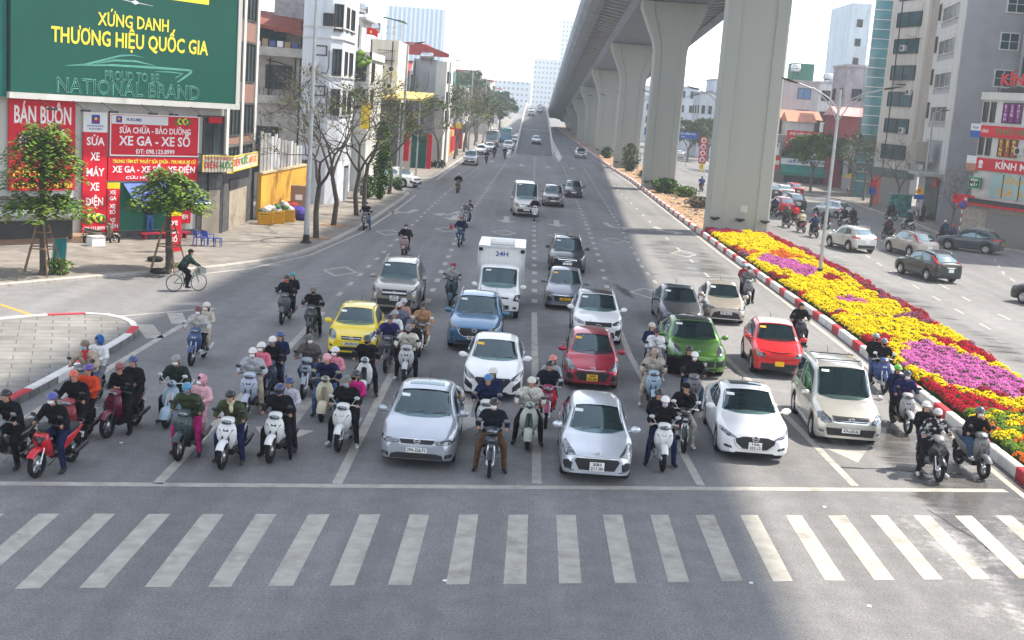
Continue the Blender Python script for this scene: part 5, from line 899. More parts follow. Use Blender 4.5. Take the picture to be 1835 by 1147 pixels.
def b3(r, H): q = MB(); q.box((0, -.06, H-.5), (3.2, .05, 1.15)); q.build('panel', SBLU, r); text('CẦU VĨNH TUY', .4, place(-.1, -.09, H-.25), r, LWHT, fit=2.6, bold=.01); text('200m', .3, place(-.8, -.09, H-.75), r, LWHT)
gg = G(1228, 297); r = thing('direction_sign', 'blue direction sign on a pole seen between the first two piers', 'sign', gg); q = MB(); q.tube([(0, 0, 0), (0, 0, 5.2)], .07, 8); q.build('post', STEEL, r); b3(r, 5.4)
gg = G(1256, 308); r = thing('round_signs_board', 'tall red board with four white rings between the first two piers', 'sign', gg); q = MB(); q.box((0, 0, 3.2), (1.1, .08, 3.9)); q.build('panel', SRED, r); q = MB(); q.bx((-.3, -.05, 0), (.3, .05, 1.25)); q.build('yellow_base', SYEL, r)
for k in range(4): q = MB(); q.lathe([(.22, -.06), (.42, -.06), (.42, -.04)], (0, 0, 1.8+k*.95), 16, 0, 'Y'); q.build('ring', SWHT, r)
gg = G(1157, 275); r = thing('direction_sign', 'small blue sign left of the second pier', 'sign', gg); q = MB(); q.tube([(0, 0, 0), (0, 0, 5)], .06, 6); q.build('post', STEEL, r); q = MB(); q.box((0, -.06, 4.4), (1.3, .05, 1.5)); q.build('panel', SBLU, r)
fn = thing('road_fence', 'low pale railing along the far road seen between the piers', 'fence', (0, 0, 0)); pa, pb_ = G(1160, 283), G(1262, 318); q = MB(); n = 44
for k in range(n+1): p_ = pa.lerp(pb_, k/n); q.tube([p_, p_+V((0, 0, .95))], .035, 5)
for z in (.3, .9): q.tube([pa+V((0, 0, z)), pb_+V((0, 0, z))], .04, 5)
q.build('railing', FRAMEW, fn)
for px, py, m_, lb in ((1553, 372, (SRED, SBLU), 'red and blue flags on a post by the bare trees'), (1690, 392, (SRED, SWHT), 'red and white flags on the pavement before the grey tower'), (1700, 396, (SRED, SRED), 'red flag with yellow star before the grey tower')):
    gg = G(px, py, .14); r = thing('flag', lb, 'flag', gg); q = MB(); q.tube([(0, 0, 0), (0, 0, 3.2)], .03, 5); q.build('pole', STEEL, r)
    for k in range(2): q = MB(); q.grid([[(.75*j/5, .1*sin(j), 2.2-k*.75+.7*i/3-.12*(j/5)**2) for j in range(6)] for i in range(4)]); q.build('cloth', m_[k], r)
gg = G(1610, 388, .14); r = thing('utility_cabinet', 'mottled teal cabinet at the foot of the beige tower', 'cabinet', gg, .1); q = MB(); q.bx((-1.0, -.3, 0), (1.0, .3, 2.1)); q.build('body', mat('mottled_teal', (.05, .22, .20), .6, 0, .7, 2.5), r); q = MB(); q.bx((-1.05, -.35, 2.1), (1.05, .35, 2.2)); q.build('lid', STEEL, r)
# ================================================================== TREES
BARK = mat('dark_bark', (.075, .063, .053), .95, 0, .35, 5, bump=.8); BARKG = mat('grey_bark', (.14, .125, .11), .95, 0, .3, 5, bump=.6)
LFS = {'fresh': [(.075, .16, .016), (.04, .105, .014), (.13, .20, .025)], 'dark': [(.028, .065, .02), (.04, .09, .022), (.06, .11, .03)], 'dry': [(.09, .15, .025), (.16, .15, .04), (.055, .10, .022)], 'column': [(.05, .13, .015), (.10, .19, .02), (.03, .085, .015)], 'twig': [(.14, .115, .09), (.10, .10, .05), (.18, .14, .10)]}
LFM = {k: [mat('leaf_%s' % k+('', '_pale', '_deep')[i], c, .6, 0, .35, 6, spec=.15) for i, c in enumerate(v)] for k, v in LFS.items()}
def leaf(mb, p, d, s, r, mi):
    t = V((r.uniform(-1, 1), r.uniform(-1, 1), r.uniform(-.6, .6))).normalized(); u = (d*.4+t).normalized(); v_ = u.cross(V((r.uniform(-1, 1), r.uniform(-1, 1), 1.2))).normalized()
    mb.add([p-u*s*.5, p+v_*s*.28, p+u*s*.6, p-v_*s*.28], [(0, 1, 2, 3)], mi)
def grow(br, tips, p, d, L, rad, lv, r, spread, n_, up):
    k = 3; pts = [p]; dd = d.copy()
    for i in range(k): dd = (dd+V((r.uniform(-.22, .22), r.uniform(-.22, .22), r.uniform(-.1, .16)*up))).normalized(); pts.append(pts[-1]+dd*L/k)
    br.tube(pts, [rad, rad*.88, rad*.76, rad*.62], 7 if rad > .06 else (5 if rad > .025 else 3), cap=False)
    if lv == 0: tips.append((pts[-1], dd)); tips.append((pts[2], dd)); return
    n = n_ if lv > 1 else n_+1
    for j in range(n):
        a = 2*pi*(j/n)+r.uniform(-.6, .6); s = spread*r.uniform(.7, 1.25); o = dd.orthogonal().normalized(); o = Matrix.Rotation(a, 3, dd) @ o
        nd = (dd*cos(s)+o*sin(s)); nd.z = nd.z*.9+.08*up; start = pts[-1] if j < 2 or lv > 3 else pts[2]
        grow(br, tips, start, nd.normalized(), L*r.uniform(.66, .84), rad*.60, lv-1, r, spread, n_, up)
    if lv <= 3: tips.append((pts[-1], dd))
def tree_mesh(seed, trunk, rad, L, lv, spread, n_, leaves, lsize, kind, up=1., curve=.1):
    r = random.Random(seed); tk = MB(); c = [V((0, 0, -.1)), V((curve*r.uniform(-1, 1), curve*r.uniform(-1, 1), trunk*.5)), V((curve*r.uniform(-1, 1), curve*r.uniform(-1, 1), trunk))]
    tk.tube([c[0], c[0].lerp(c[1], .12), c[1], c[2]], [rad*1.45, rad*1.08, rad*.95, rad*.85], 10); br = MB(); tips = []
    for j in range(n_+1):
        a = 2*pi*j/(n_+1)+r.uniform(-.4, .4); s = spread*r.uniform(.8, 1.3); grow(br, tips, c[2], V((sin(s)*cos(a), sin(s)*sin(a), cos(s))), L*r.uniform(.85, 1.15), rad*.6, lv, r, spread, n_, up)
    lf = MB(); clump = {}
    for p, d in tips:
        key = (round(p.x/1.1), round(p.y/1.1), round(p.z/1.1)); clump.setdefault(key, r.random())
        m_ = leaves*(.25+1.5*clump[key]); n = int(m_)+(r.random() < m_-int(m_))
        for _ in range(n): leaf(lf, p+V((r.gauss(0, .16), r.gauss(0, .16), r.gauss(0, .13))), d, lsize*r.uniform(.6, 1.3), r, 0 if clump[key] < .45 else (1 if clump[key] < .75 else 2))
    for p, d in tips[::1]:
        for _ in range(2):      # fine twigs
            u = (d+V((r.uniform(-.9, .9), r.uniform(-.9, .9), r.uniform(-.5, .8)))).normalized(); s = r.uniform(.35, .8); v_ = u.orthogonal().normalized()*.009
            br.add([p-v_, p+v_, p+u*s*.55+V((0, 0, .03))+v_*.7, p+u*s, p+u*s*.55+V((0, 0, .03))-v_*.7], [(0, 1, 2, 3, 4)])
    return tk, br, lf
TM = {}
def tree(name, label, pos, key, spec, kind, bark, group=None, sc=1., rz_=0., stakes=False, cat='tree'):
    if key not in TM:
        tk, br, lf = tree_mesh(*spec); TM[key] = (tk.mesh('trunk', bark), br.mesh('branches', bark), lf.mesh('foliage', LFM[kind]))
    r = thing(name, label, cat, pos, rz_, group); a = None
    for nm, me in zip(('trunk', 'branches', 'crown'), TM[key]):
        if not me.vertices: continue
        o = bpy.data.objects.new(nm, me); COL.objects.link(o); o.parent = r; o.scale = (sc, sc, sc)
    return r
bare = lambda s, lv=5, lf=.55: (s, 2.7, .15, 1.75, lv, .52, 2, lf, .17, 'dry', .55, .12)
# bare street trees on the left pavement, one by one
for i, (x, y, sd_, sc, lf, lb) in enumerate(((-11.55, 69.3, 21, 1.06, .5, 'nearly bare tree with a dark curved trunk right behind the nearest lamp post'), (-11.73, 76.45, 22, 1.08, .55, 'nearly bare tree standing in a square soil patch'), (-11.3, 83.6, 23, 1.05, .9, 'sparse-leaved tree propped by wooden stakes'), (-11.7, 90.5, 24, 1.1, 1.1, 'sparse-leaved tree between the staked tree and the leafy column'), (-11.4, 103.5, 25, 1.1, 1.3, 'thin tree with scattered leaves beyond the leafy column'))):
    tree('street_tree', lb, (x, y, .14), 'bare%d' % i, bare(sd_, 5, lf*1.8), 'dry', BARK, None, sc, i*1.1)
for i, (x, y) in enumerate(((-10.7, 148), (-10.9, 158), (-10.2, 170), (-10.6, 182), (-10.3, 195), (-10.6, 209), (-10.0, 224), (-10.4, 242), (-10, 262), (-9.8, 284))):
    k = i % 3; tree('street_tree', 'thin grey-green tree in the far row along the left pavement', (x, y, .14), 'row%d' % k, (40+k, 2.4, .16, 1.8, 5, .5, 2, (2.0, 3.0, 1.0)[k], .30, 'x', .7, .15), ('dry', 'dark', 'twig')[k], BARKG, 'far row of trees along the left pavement', 1.15, i*.9)
for x, y, sc, lb in ((-14.5, 290, 1.9, 'big dense green tree beyond the far row on the left'), (-21, 300, 1.7, 'second green crown left of the big green tree'), (-8.5, 330, 1.4, 'dark green tree close to the ramp crest')): tree('leafy_tree', lb, (x, y, 0), 'leafy', (50, 2.2, .22, 1.9, 4, .62, 3, 5, .55, 'x', .6, .1), 'dark', BARKG, None, sc, x)
# leafy column, bushes
def bush(name, label, pos, rx, rz_, kind, n, ls, seed, stem=0., cat='shrub'):
    r_ = random.Random(seed); o = thing(name, label, cat, pos); q = MB(); [q.tube([(0, 0, 0), (r_.uniform(-.1, .1), r_.uniform(-.1, .1), stem+rz_*.8), (r_.uniform(-rx, rx)*.5, r_.uniform(-rx, rx)*.5, stem+rz_*1.6)], [.05, .03, .012], 5) for _ in range(5)]; q.build('stem', BARK, o); lf = MB()
    for _ in range(n):
        a, z = r_.uniform(0, 2*pi), r_.uniform(-1, 1); w_ = sqrt(max(0, 1-z*z))*(.75+.25*sin(a*3+z*5+seed)); rr = r_.random()**.4; leaf(lf, V((rx*w_*rr*cos(a), rx*w_*rr*sin(a), stem+rz_+rz_*z)), V((cos(a), sin(a), .4)), ls*r_.uniform(.6, 1.3), r_, int(2.99*abs(sin(a*2.3+z*4))))
    lf.build('foliage', LFM[kind], o); return o
bush('vine_covered_tree', 'tall leafy green column smothering a street tree trunk', (-11.5, 97.8, .14), 1.0, 3.0, 'column', 2600, .26, 3); bush('potted_bush', 'rounded green bush behind the parked scooter at the kerb', (-12.0, 94.0, .5), .95, .85, 'column', 900, .22, 4); bush('potted_bush', 'small plant in a stone pot at the corner of the pavement', (-10.9, 104.6, .5), .7, .5, 'column', 400, .2, 5); bush('shrub', 'low green shrub at the foot of the first staked tree', (-18.9, 50.5, .14), .75, .32, 'fresh', 420, .16, 6); bush('shrub', 'dry low plants at the foot of the second staked tree', (-15.2, 54.3, .14), .6, .12, 'dry', 160, .12, 7)
bush('fir_sapling', 'dark young fir on the soil before the third pier', (13.6, 172, .1), 1.5, 1.9, 'dark', 1600, .3, 8, cat='tree'); bush('grass_clump', 'tufty green agave clump at the foot of the second pier', (14.4, 131.5, .1), 1.9, .75, 'column', 1500, .42, 9); bush('grass_clump', 'lower green clump beside the agave on the soil strip', (16.0, 128, .1), 1.5, .5, 'fresh', 800, .36, 10); bush('dry_brush', 'dry brown brush behind the nearest pier', (15.6, 114, .1), 1.5, .5, 'twig', 700, .34, 11); bush('dry_brush', 'dry weeds between the second and third piers', (14.6, 158, .1), 1.4, .5, 'dry', 600, .34, 12); bush('shrub', 'green scrub by the fourth pier', (12.8, 212, .1), 1.3, .9, 'dark', 500, .4, 13)
r_ = random.Random(5); q = MB()
for _ in range(420): x, y = r_.uniform(13.1, 17.0), r_.uniform(93.5, 178); s = r_.uniform(.06, .24); q.box((x, y, .1+s*.2), (s, s*r_.uniform(.6, 1.5), s*.5), r_.choice((0, 0, 1, 2)), rz=r_.random()*3)
tag(q.build('rubble', [cmat('wall', (.42, .36, .28)), cmat('wall', (.16, .10, .07)), WHITEP]), 'scattered rubble and litter on the soil strip under the viaduct', 'rubble', kind='stuff')
# two lush staked trees in front of the shop: tiers of drooping fronds
def tiered(label, pos, trunk, tiers, seed):
    r_ = random.Random(seed); o = thing('staked_tree', label, 'tree', pos); q = MB(); q.tube([(0, 0, -.05), (.04, .02, .2), (.02, -.03, trunk*.5), (-.03, .02, trunk)], [.2, .14, .12, .07], 10); q.build('trunk', BARK, o); br = MB(); lf = MB()
    for zc, R, H, n in tiers:
        for k in range(n):
            a = 2*pi*k/n*2.4+r_.uniform(-.3, .3); L = R*r_.uniform(.55, 1.08); z0 = zc-H*.3+r_.uniform(0, H*.6); d = V((cos(a), sin(a), 0)); pts = [V((0, 0, z0-.25)), d*L*.45+V((0, 0, z0+.22*H)), d*L+V((0, 0, z0-.18*H*r_.random()))]; br.tube(pts, [.035, .022, .008], 4, cap=False)
            for j in range(64):
                t = r_.uniform(.25, 1.05); p = pts[0].lerp(pts[1], t*2) if t < .5 else pts[1].lerp(pts[2], t*2-1); sd_ = d.cross(V((0, 0, 1)))*r_.uniform(-1, 1); q_ = p+sd_*.26*(.4+t)+V((0, 0, r_.uniform(-.28, .14)))
                u = (d*.5+sd_.normalized()*1.0+V((0, 0, -.35))).normalized() if sd_.length > 0 else d; v_ = V((0, 0, 1)).cross(u).normalized(); s = r_.uniform(.16, .30)
                lf.add([q_, q_+u*s*.5+v_*s*.26, q_+u*s, q_+u*s*.5-v_*s*.26], [(0, 1, 2, 3)], int(r_.random()*3) if k % 3 else 2)
    br.build('branches', BARK, o); lf.build('crown', LFM['fresh'], o)
    st = MB()
    for k in range(5):
        a = 2*pi*k/5+.3; st.tube([(cos(a)*.85, sin(a)*.85, 0), (cos(a)*.24, sin(a)*.24, 2.05)], .035, 5)
    for z, R in ((1.1, .56), (1.75, .36)): st.tube([(cos(2*pi*k/5+.3)*R, sin(2*pi*k/5+.3)*R, z) for k in range(6)], .03, 5)
    s_o = st.build('stakes', mat('stake_wood', (.20, .13, .09), .9, 0, .3, 6)); s_o.location = pos; tag(s_o, 'wooden tripod stakes tied round the '+('first' if seed == 1 else 'second')+' lush tree before the shop', 'stakes'); return o
g = G(75, 492, .14); tiered('lush green tree with two tiers of fronds before the wholesale sign', g, 5.6, ((5.5, 1.15, 1.2, 22), (4.7, 1.65, 2.0, 40), (3.9, 1.5, 1.2, 16), (2.75, 1.85, 1.2, 34)), 1)
g = G(300, 485, .14); tiered('smaller lush green tree with one flat crown before the blue awning', g, 4.0, ((4.0, 1.0, .8, 16), (3.35, 1.6, 1.3, 34), (2.9, 1.75, .8, 22)), 2)
# right-hand trees
tree('leafy_tree', 'leafy green tree before the motor shop, right of the nearest pier', (34.6, 155, .14), 'rl', (61, 2.4, .14, 1.35, 4, .6, 3, 4.6, .42, 'x', .5, .1), 'fresh', BARKG, None, 1.15); tree('leafy_tree', 'dark thin-leaved tree right of the leafy one', (38.2, 150, .14), 'rd', (62, 2.3, .15, 1.5, 5, .62, 2, 3.4, .28, 'x', .5, .1), 'dark', BARKG, None, 1.2); tree('leafy_tree', 'second dark thin-leaved tree by the beige tower', (38.0, 143, .14), 'rd', None, 'dark', BARKG, None, 1.1, 2.)
for x, y, s, lb in ((36.2, 133, .9, 'bare tree before the grey shutter of the beige tower'), (37.6, 128, .9, 'bare tree right before the utility cabinet'), (34.9, 103.5, .75, 'small bare tree at the corner of the spectacles shop')): tree('bare_tree', lb, (x, y, .14), 'rb', bare(71, 5, .06), 'dry', BARKG, None, s, x*3)
for x, y, s, lb in ((33, 236, 1.3, 'green street trees seen between the first two piers'), (28, 226, 1.2, 'dark tree behind the blue direction sign'), (25.5, 250, 1.2, 'tree left of the blue direction sign')): tree('leafy_tree', lb.replace('street trees', 'street tree'), (x, y, 0), 'leafy', (50, 2.2, .22, 1.9, 4, .62, 3, 5, .55, 'x', .6, .1), 'dark', BARKG, None, s*.8, y)
# tree pits on the left pavement
for x, y in ((-11.55, 69.3), (-11.73, 76.45)): q = MB(); q.bx((x-.8, y-.7, .141), (x+.8, y+.7, .15)); structure(q.build('tree_pit', SOIL))
for x, y in ((-14.2, 62.0), (-13.6, 59.8), (-16.5, 58.5)): q = MB(); q.add([(x-1.1, y-.7, .146), (x+.9, y-.9, .146), (x+1.1, y+.7, .146), (x-.9, y+.9, .146)], [(0, 1, 2, 3)]); structure(q.build('manhole_cover', cmat('wall', (.20, .19, .18))))
q = MB()
for k, (a, b, sg) in enumerate((((-14.6, 68.2, 6.7), (-11.67, 66.9, 9.0), .5), ((-14.7, 68.3, 6.5), (-16.3, 79, 6.2), .8), ((-11.6, 67, 9.2), (-11.0, 108, 8.9), 1.0), ((-11.6, 67, 8.9), (-11.0, 108, 8.6), 1.3), ((-11.0, 108, 8.9), (-10.2, 150.7, 8.9), 1.1))):
    q.tube([V(a).lerp(V(b), i/12)-V((0, 0, sg*4*(i/12)*(1-i/12))) for i in range(13)], .022, 4)
tag(q.build('overhead_cable', IRON), 'thin black overhead cables strung from the shop to the left lamp posts', 'cables')
# ------------------------------------------------------------------ the clutter of the house fronts
rc = random.Random(77)
def clutter(h, x0, x1, z0, z1, y, n, ang=0.):
    M = Matrix.Rotation(ang, 3, 'Z')
    for _ in range(n): p = M @ V((rc.uniform(x0, x1), y, rc.uniform(z0, z1))); aircon(h, p, ang)
    q = MB()
    for _ in range(max(1, n//2)): x = rc.uniform(x0, x1); q.tube([M @ V((x, y-.06, z0-1.5)), M @ V((x, y-.06, z1+.8))], .05, 5)
    for _ in range(n):
        a, b = rc.uniform(x0, x1), rc.uniform(x0, x1); za, zb = rc.uniform(z0, z1), rc.uniform(z0, z1); q.tube([M @ V((lerp(a, b, k/8), y-.05, lerp(za, zb, k/8)-.5*(k/8)*(1-k/8))) for k in range(9)], .018, 3)
    q.build('pipes_and_cables', IRON, h)
    q = MB(); m_ = max(1, n//3)
    for _ in range(m_):
        x, z = rc.uniform(x0+.5, x1-.5), rc.uniform(z0, z1)
        for i in range(9): q.tube([M @ V((x-.8+.2*i, y-.55, z-.5)), M @ V((x-.8+.2*i, y-.55, z+.45))], .015, 3)
        for zz in (z-.5, z+.45): q.tube([M @ V(p) for p in ((x-.8, y, zz), (x-.8, y-.55, zz), (x+.8, y-.55, zz), (x+.8, y, zz))], .025, 4)
        q.bx(*(sorted_ for sorted_ in ((x-.8, y-.55, z-.56), (x+.8, y, z-.5)))) if not ang else None
    q.build('window_cage', IRON, h)
clutter(h1, -2.8, 2.0, 4, 9.5, .85, 3); clutter(h3, -1.5, 1.6, 4.5, 10, 0, 4); clutter(h4, -1.5, 2.2, 5, 12.5, 0, 4); clutter(h5, -2.5, 2, 4.5, 7.8, 0, 5); clutter(h6, .2, 2.4, 5, 11.5, 0, 2); clutter(ta, -1.7, 4.5, 5, 22, 0, 3); clutter(shop, 7.3, 8.7, 3.6, 4.2, -.1, 1); clutter(ms, -2.5, 8, 4.5, 6, 0, 4)
for o in list(COL.objects):
    if o.parent is None and o.name.startswith(('row_house', 'house')) and o.name != 'house': clutter(o, -6 if o.name.startswith('row') else .5, -.5 if o.name.startswith('row') else 4, 3, 7.5, 0, 3)
for (x, y, wd, ht, c, lb, nm) in ((-12.2, 120.5, 1.2, 2.6, SRED, 'red upright shop banner left of the yellow-roofed shed', 'banner'), (-13.2, 166, 2.2, 1.0, SYEL, 'yellow shop board high beside the far row of trees', 'sign'), (-12.0, 186, 1.6, 1.2, SRED, 'red shop board among the far left trees', 'sign'), (-11.6, 205, 1.6, 1.0, SBLU, 'blue shop board among the far left trees', 'sign')):
    r = thing('shop_'+nm, lb, nm, (x, y, .14)); q = MB(); q.box((0, 0, 3.2), (wd, .1, ht)); q.build('panel', c, r); q = MB(); q.tube([(-wd/2-.05, .05, 0), (-wd/2-.05, .05, 3.2+ht/2)], .04, 5); q.build('post', STEEL, r)
# ================================================================== CARS
SCREEN = bpy.data.materials.new('windscreen_glass'); SCREEN.use_nodes = True; _n = SCREEN.node_tree; _p = _n.nodes['Principled BSDF']
_p.inputs['Base Color'].default_value = (.012, .03, .035, 1); _p.inputs['Roughness'].default_value = .03; _p.inputs['IOR'].default_value = 2.1; _p.inputs['Specular Tint'].default_value = (.72, .92, 1, 1); _p.inputs['Specular IOR Level'].default_value = .8
_t = _n.nodes.new('ShaderNodeBsdfTransparent'); _t.inputs[0].default_value = (.62, .80, .80, 1); _m = _n.nodes.new('ShaderNodeMixShader'); _m.inputs[0].default_value = .52
_n.links.new(_t.outputs[0], _m.inputs[1]); _n.links.new(_p.outputs[0], _m.inputs[2]); _n.links.new(_m.outputs[0], _n.nodes['Material Output'].inputs[0])
PAL.update(screen=SCREEN, paint=cmat('paint', (.5, .5, .5)), trim=DARKP, glass=GLASS, chrome=CHROME, alloy=ALLOY, rubber=BLACK, lamp=LAMPG, amber=AMBER, red=REDL, plate=PLATEW, letters=PLATET, under=mat('underbody', (.012, .012, .013), .9), roofc=cmat('paint', (.5, .5, .5)), seatc=mat('seat_fabric', (.10, .095, .09), .8), box=cmat('paint', (.7, .7, .7)))
def patch(bvh, poly, axis, off=.006, n=8, m=10, sgn=1, thick=.02):
    """a thin piece lying on the body: poly is an outline in the two axes across `axis`, pressed on along it"""
    ia, ib = [i for i in range(3) if i != axis]
    bs = [p[1] for p in poly]; b0, b1 = min(bs), max(bs); rows = []
    for k in range(m+1):
        b = lerp(b0+1e-4, b1-1e-4, k/m); xs = []
        for i in range(len(poly)):
            p, q = poly[i], poly[(i+1) % len(poly)]
            if (p[1] > b) != (q[1] > b): xs.append(p[0]+(b-p[1])*(q[0]-p[0])/(q[1]-p[1]))
        if len(xs) < 2: continue
        a0, a1 = min(xs), max(xs); row = []
        for j in range(n+1):
            a = lerp(a0, a1, j/n); o = [0, 0, 0]; o[ia] = a; o[ib] = b; o[axis] = -9.*sgn; d = [0, 0, 0]; d[axis] = sgn
            h = bvh.ray_cast(V(o), V(d))
            if h[0] is None:
                o[axis] = -2*sgn; h = bvh.find_nearest(V(o))
            nn = h[1] if h[1][axis]*sgn < 0 else -h[1]
            row.append((h[0], nn))
        rows.append(row)
    mb = MB(); top = [[p+q*off for p, q in r] for r in rows]; mb.grid(top, 0, True)
    # the rim, so that the piece has a thickness
    loop = [(0, j) for j in range(n+1)]+[(i, n) for i in range(1, len(rows))]+[(len(rows)-1, j) for j in range(n-1, -1, -1)]+[(i, 0) for i in range(len(rows)-2, 0, -1)]
    a = [rows[i][j][0]+rows[i][j][1]*off for i, j in loop]; b = [rows[i][j][0]-rows[i][j][1]*thick for i, j in loop]; k = len(loop)
    mb.add(a+b, [(i, (i+1) % k, k+(i+1) % k, k+i) for i in range(k)], 0)
    return mb
def mirror(poly): return [(-p[0], p[1]) for p in poly]
def wheel_mb(r, w_=.21):
    t = MB(); t.lathe([(r*.6, -w_/2), (r*.93, -w_/2), (r, -w_*.36), (r, w_*.36), (r*.93, w_/2), (r*.6, w_/2), (r*.6, -w_/2)], n=24, axis='X')
    a = MB(); a.lathe([(r*.64, w_*.42), (r*.6, w_*.5), (r*.55, w_*.4), (r*.5, w_*.1), (.01, w_*.1)], n=24, axis='X')
    a.lathe([(r*.64, -w_*.42), (r*.6, -w_*.5), (.01, -w_*.3)], n=16, axis='X', mi=1)
    for k in range(5):
        M = Matrix.Rotation(2*pi*k/5, 3, 'X')
        a.box(M @ V((w_*.36, 0, r*.36)), (.05, r*.2, r*.46), 0, M=M)
    a.lathe([(r*.14, w_*.46), (.005, w_*.48)], n=10, axis='X'); a.lathe([(r*.14, w_*.3), (r*.14, w_*.46)], n=10, axis='X')
    return t, a
def build_car(c):
    """c: dimensions of one kind of car. Front is at y=-L/2, wheels on z=0."""
    L, W, H = c['L'], c['W'], c['H']; wf, wr, R = c['wf'], c['wr'], c.get('R', .32); gc = c.get('gc', .19)
    sc, s1, s2, sb = c['sc'], c['s1'], c['s2'], c['sb']; zn, zh, zb, zd = c['zn'], c['zh'], c['zb'], c['zd']
    hw = W/2; rw = c.get('rw', .61)*W/1.75; ra = R+.055
    ztop = [(0, zn-.10), (.05, zn-.03), (.16, zn+.02), (.5, lerp(zn, zh, .55)), (sc-.12, zh-.01), (sc, zh+.01), (lerp(sc, s1, .5), lerp(zh, H-.05, .56)), (s1, H-.055), (lerp(s1, s2, .4), H), (s2, H-c.get('drop', .06))]
    if sb < L-.16: ztop += [(lerp(s2, sb, .55), lerp(H-c.get('drop', .06), zd, .45)), (sb, zd+.012), (L-.08, zd), (L, zd-.07)]
    else: ztop += [(lerp(s2, sb, .5), lerp(H-c.get('drop', .06), zd, .4)), (sb, zd), (L, zd-.12)]
    belt = [(0, zn-.16), (.2, zn-.06), (.6, lerp(zn, zh, .5)-.04), (sc, zh-.045), (sc+.5, zb), (s2, zb+c.get('kick', .05)), (L-.1, zd-.06 if sb < L-.16 else zb+.08), (L, zd-.14 if sb < L-.16 else zb)]
    nose = c.get('nose', .74)
    wid = [(0, hw*nose), (.06, hw*(nose+.09)), (.2, hw*.93), (.5, hw*.985), (1.1, hw), (L-1., hw*.995), (L-.35, hw*.96), (L-.1, hw*.88), (L, hw*.78)]
    wt = [(0, hw*(nose-.12)), (.2, hw*.78), (sc, hw*.80), (s1, rw), (lerp(s1, s2, .5), rw+.02), (s2, rw-.03), (min(sb, L-.06), max(rw-.02, hw*.68)), (L, hw*.62)]
    st = sorted(set([round(i*L/70, 3) for i in range(71)]+[.02, .05, .09, L-.02, L-.05, L-.09]+[round(a+b, 3) for a in (wf, wr) for b in (-ra, -ra+.012, -ra+.04, ra-.04, ra-.012, ra)]))
    rows = []; skin = []
    for s in st:
        if s < 0 or s > L: continue
        z0 = gc+.05*max(0, 1-s/.35)**2+.10*max(0, 1-(L-s)/.5); arch = False
        zb0 = z0
        for a in (wf, wr):
            if abs(s-a) <= ra: zb0 = max(zb0, R+sqrt(max(0, ra*ra-(s-a)**2)))
        w0 = pch(wid, s); zt = pch(ztop, s); zbe = min(pch(belt, s), zt-.012); wtt = min(pch(wt, s), w0*.97)
        cab = max(0, min(1, (zt-zbe-.05)/.25))
        half = [(0, zb0), (w0*.8, zb0), (w0*.955, zb0+.004), (w0*.985, lerp(zb0, zbe, .18)), (w0*1.0, lerp(zb0, zbe, .45)), (w0*.992, lerp(zb0, zbe, .7)), (w0*.965, lerp(zb0, zbe, .92)), (w0*.94, zbe),
                (lerp(w0*.94, wtt, .3+.02*cab), lerp(zbe, zt, .38)), (lerp(w0*.94, wtt, .66+.02*cab), lerp(zbe, zt, .72)), (wtt+.012, zt-.035*cab-.006), (wtt-.05, zt-.004), (wtt*.62, zt+.018), (wtt*.3, zt+.028), (0, zt+.03)]
        rows.append([V((p[0], s-L/2, p[1])) for p in half]+[V((-p[0], s-L/2, p[1])) for p in half[-2:0:-1]])
    k = len(rows[0]); mb = MB(); mb.grid(rows, 0, True, True)
    for i in range(len(mb.f)):
        j = i % k
        if j in (0, 1, k-1, k-2): mb.m[i] = 1
    for r, fl in ((rows[0], 1), (rows[-1], 0)):
        cen = sum(r, V())/k; cen.y += -.03 if fl else .03; b = len(mb.v); mb.v += [tuple(p) for p in r]+[tuple(cen)]
        for j in range(k): mb.f.append([b+j, b+(j+1) % k, b+k]); mb.m.append(0); mb.sm.append(True)
    bm = bmesh.new(); me = mb.mesh('t', [PAL['paint']]); bm.from_mesh(me); bmesh.ops.recalc_face_normals(bm, faces=bm.faces); bvh = BVHTree.FromBMesh(bm)
    bm.free(); bpy.data.meshes.remove(me)
    sl = [s for s in st if 0 <= s <= L]      # the opening behind the windscreen
    keep = [i for i in range(len(mb.f)) if not (i < (len(sl)-1)*k and 11 <= i % k <= 16 and sl[i//k] > sc+.10 and sl[i//k+1] < s1-.02)]
    mb.f, mb.m, mb.sm = [mb.f[i] for i in keep], [mb.m[i] for i in keep], [mb.sm[i] for i in keep]
    pr = []; proto_add(pr, 'body', mb, ['paint', 'under'])
    if L < 6:
        q = MB(); q.bx((-rw*1.02, sc+.12-L/2, zb-.4), (rw*1.02, sc+.62-L/2, zh-.03)); q.bx((.2, sc+.45-L/2, zh-.03), (.56, sc+.62-L/2, zh+.05)); proto_add(pr, 'dashboard', q, ['trim'])
        q = MB(); q.tube([(.37+.17*cos(t*pi/6), sc+.72-L/2+.06*sin(t*pi/6), zh-.02+.16*sin(t*pi/6)) for t in range(13)], .016, 5); proto_add(pr, 'steering_wheel', q, ['under'])
        for x in (-.36, .36):
            q = MB(); y_ = min(s1+.32, L-.5)-L/2; q.box((x*W/1.75, y_, (zb+H)/2-.25), (.46, .14, H-zb+.1), M=Matrix.Rotation(-.15, 3, 'X')); q.box((x*W/1.75, y_+.05, H-.27), (.26, .10, .2)); proto_add(pr, 'seat', q, ['seatc'])
        q = MB(); q.bx((-rw, min(s1+.75, L-.2)-L/2, zb-.4), (rw, min(s1+.8, L-.15)-L/2, H-.12)); proto_add(pr, 'rear_lining', q, ['under'])
    y = lambda s: s-L/2
    def fr(name, poly, key, off=.008, mir=False, n=8, m=5, par=None):
        for q in ((poly, mirror(poly)) if mir else (poly,)): r_ = proto_add(pr, name, patch(bvh, q, 1, off, n, m, 1), [key], par)
        return r_
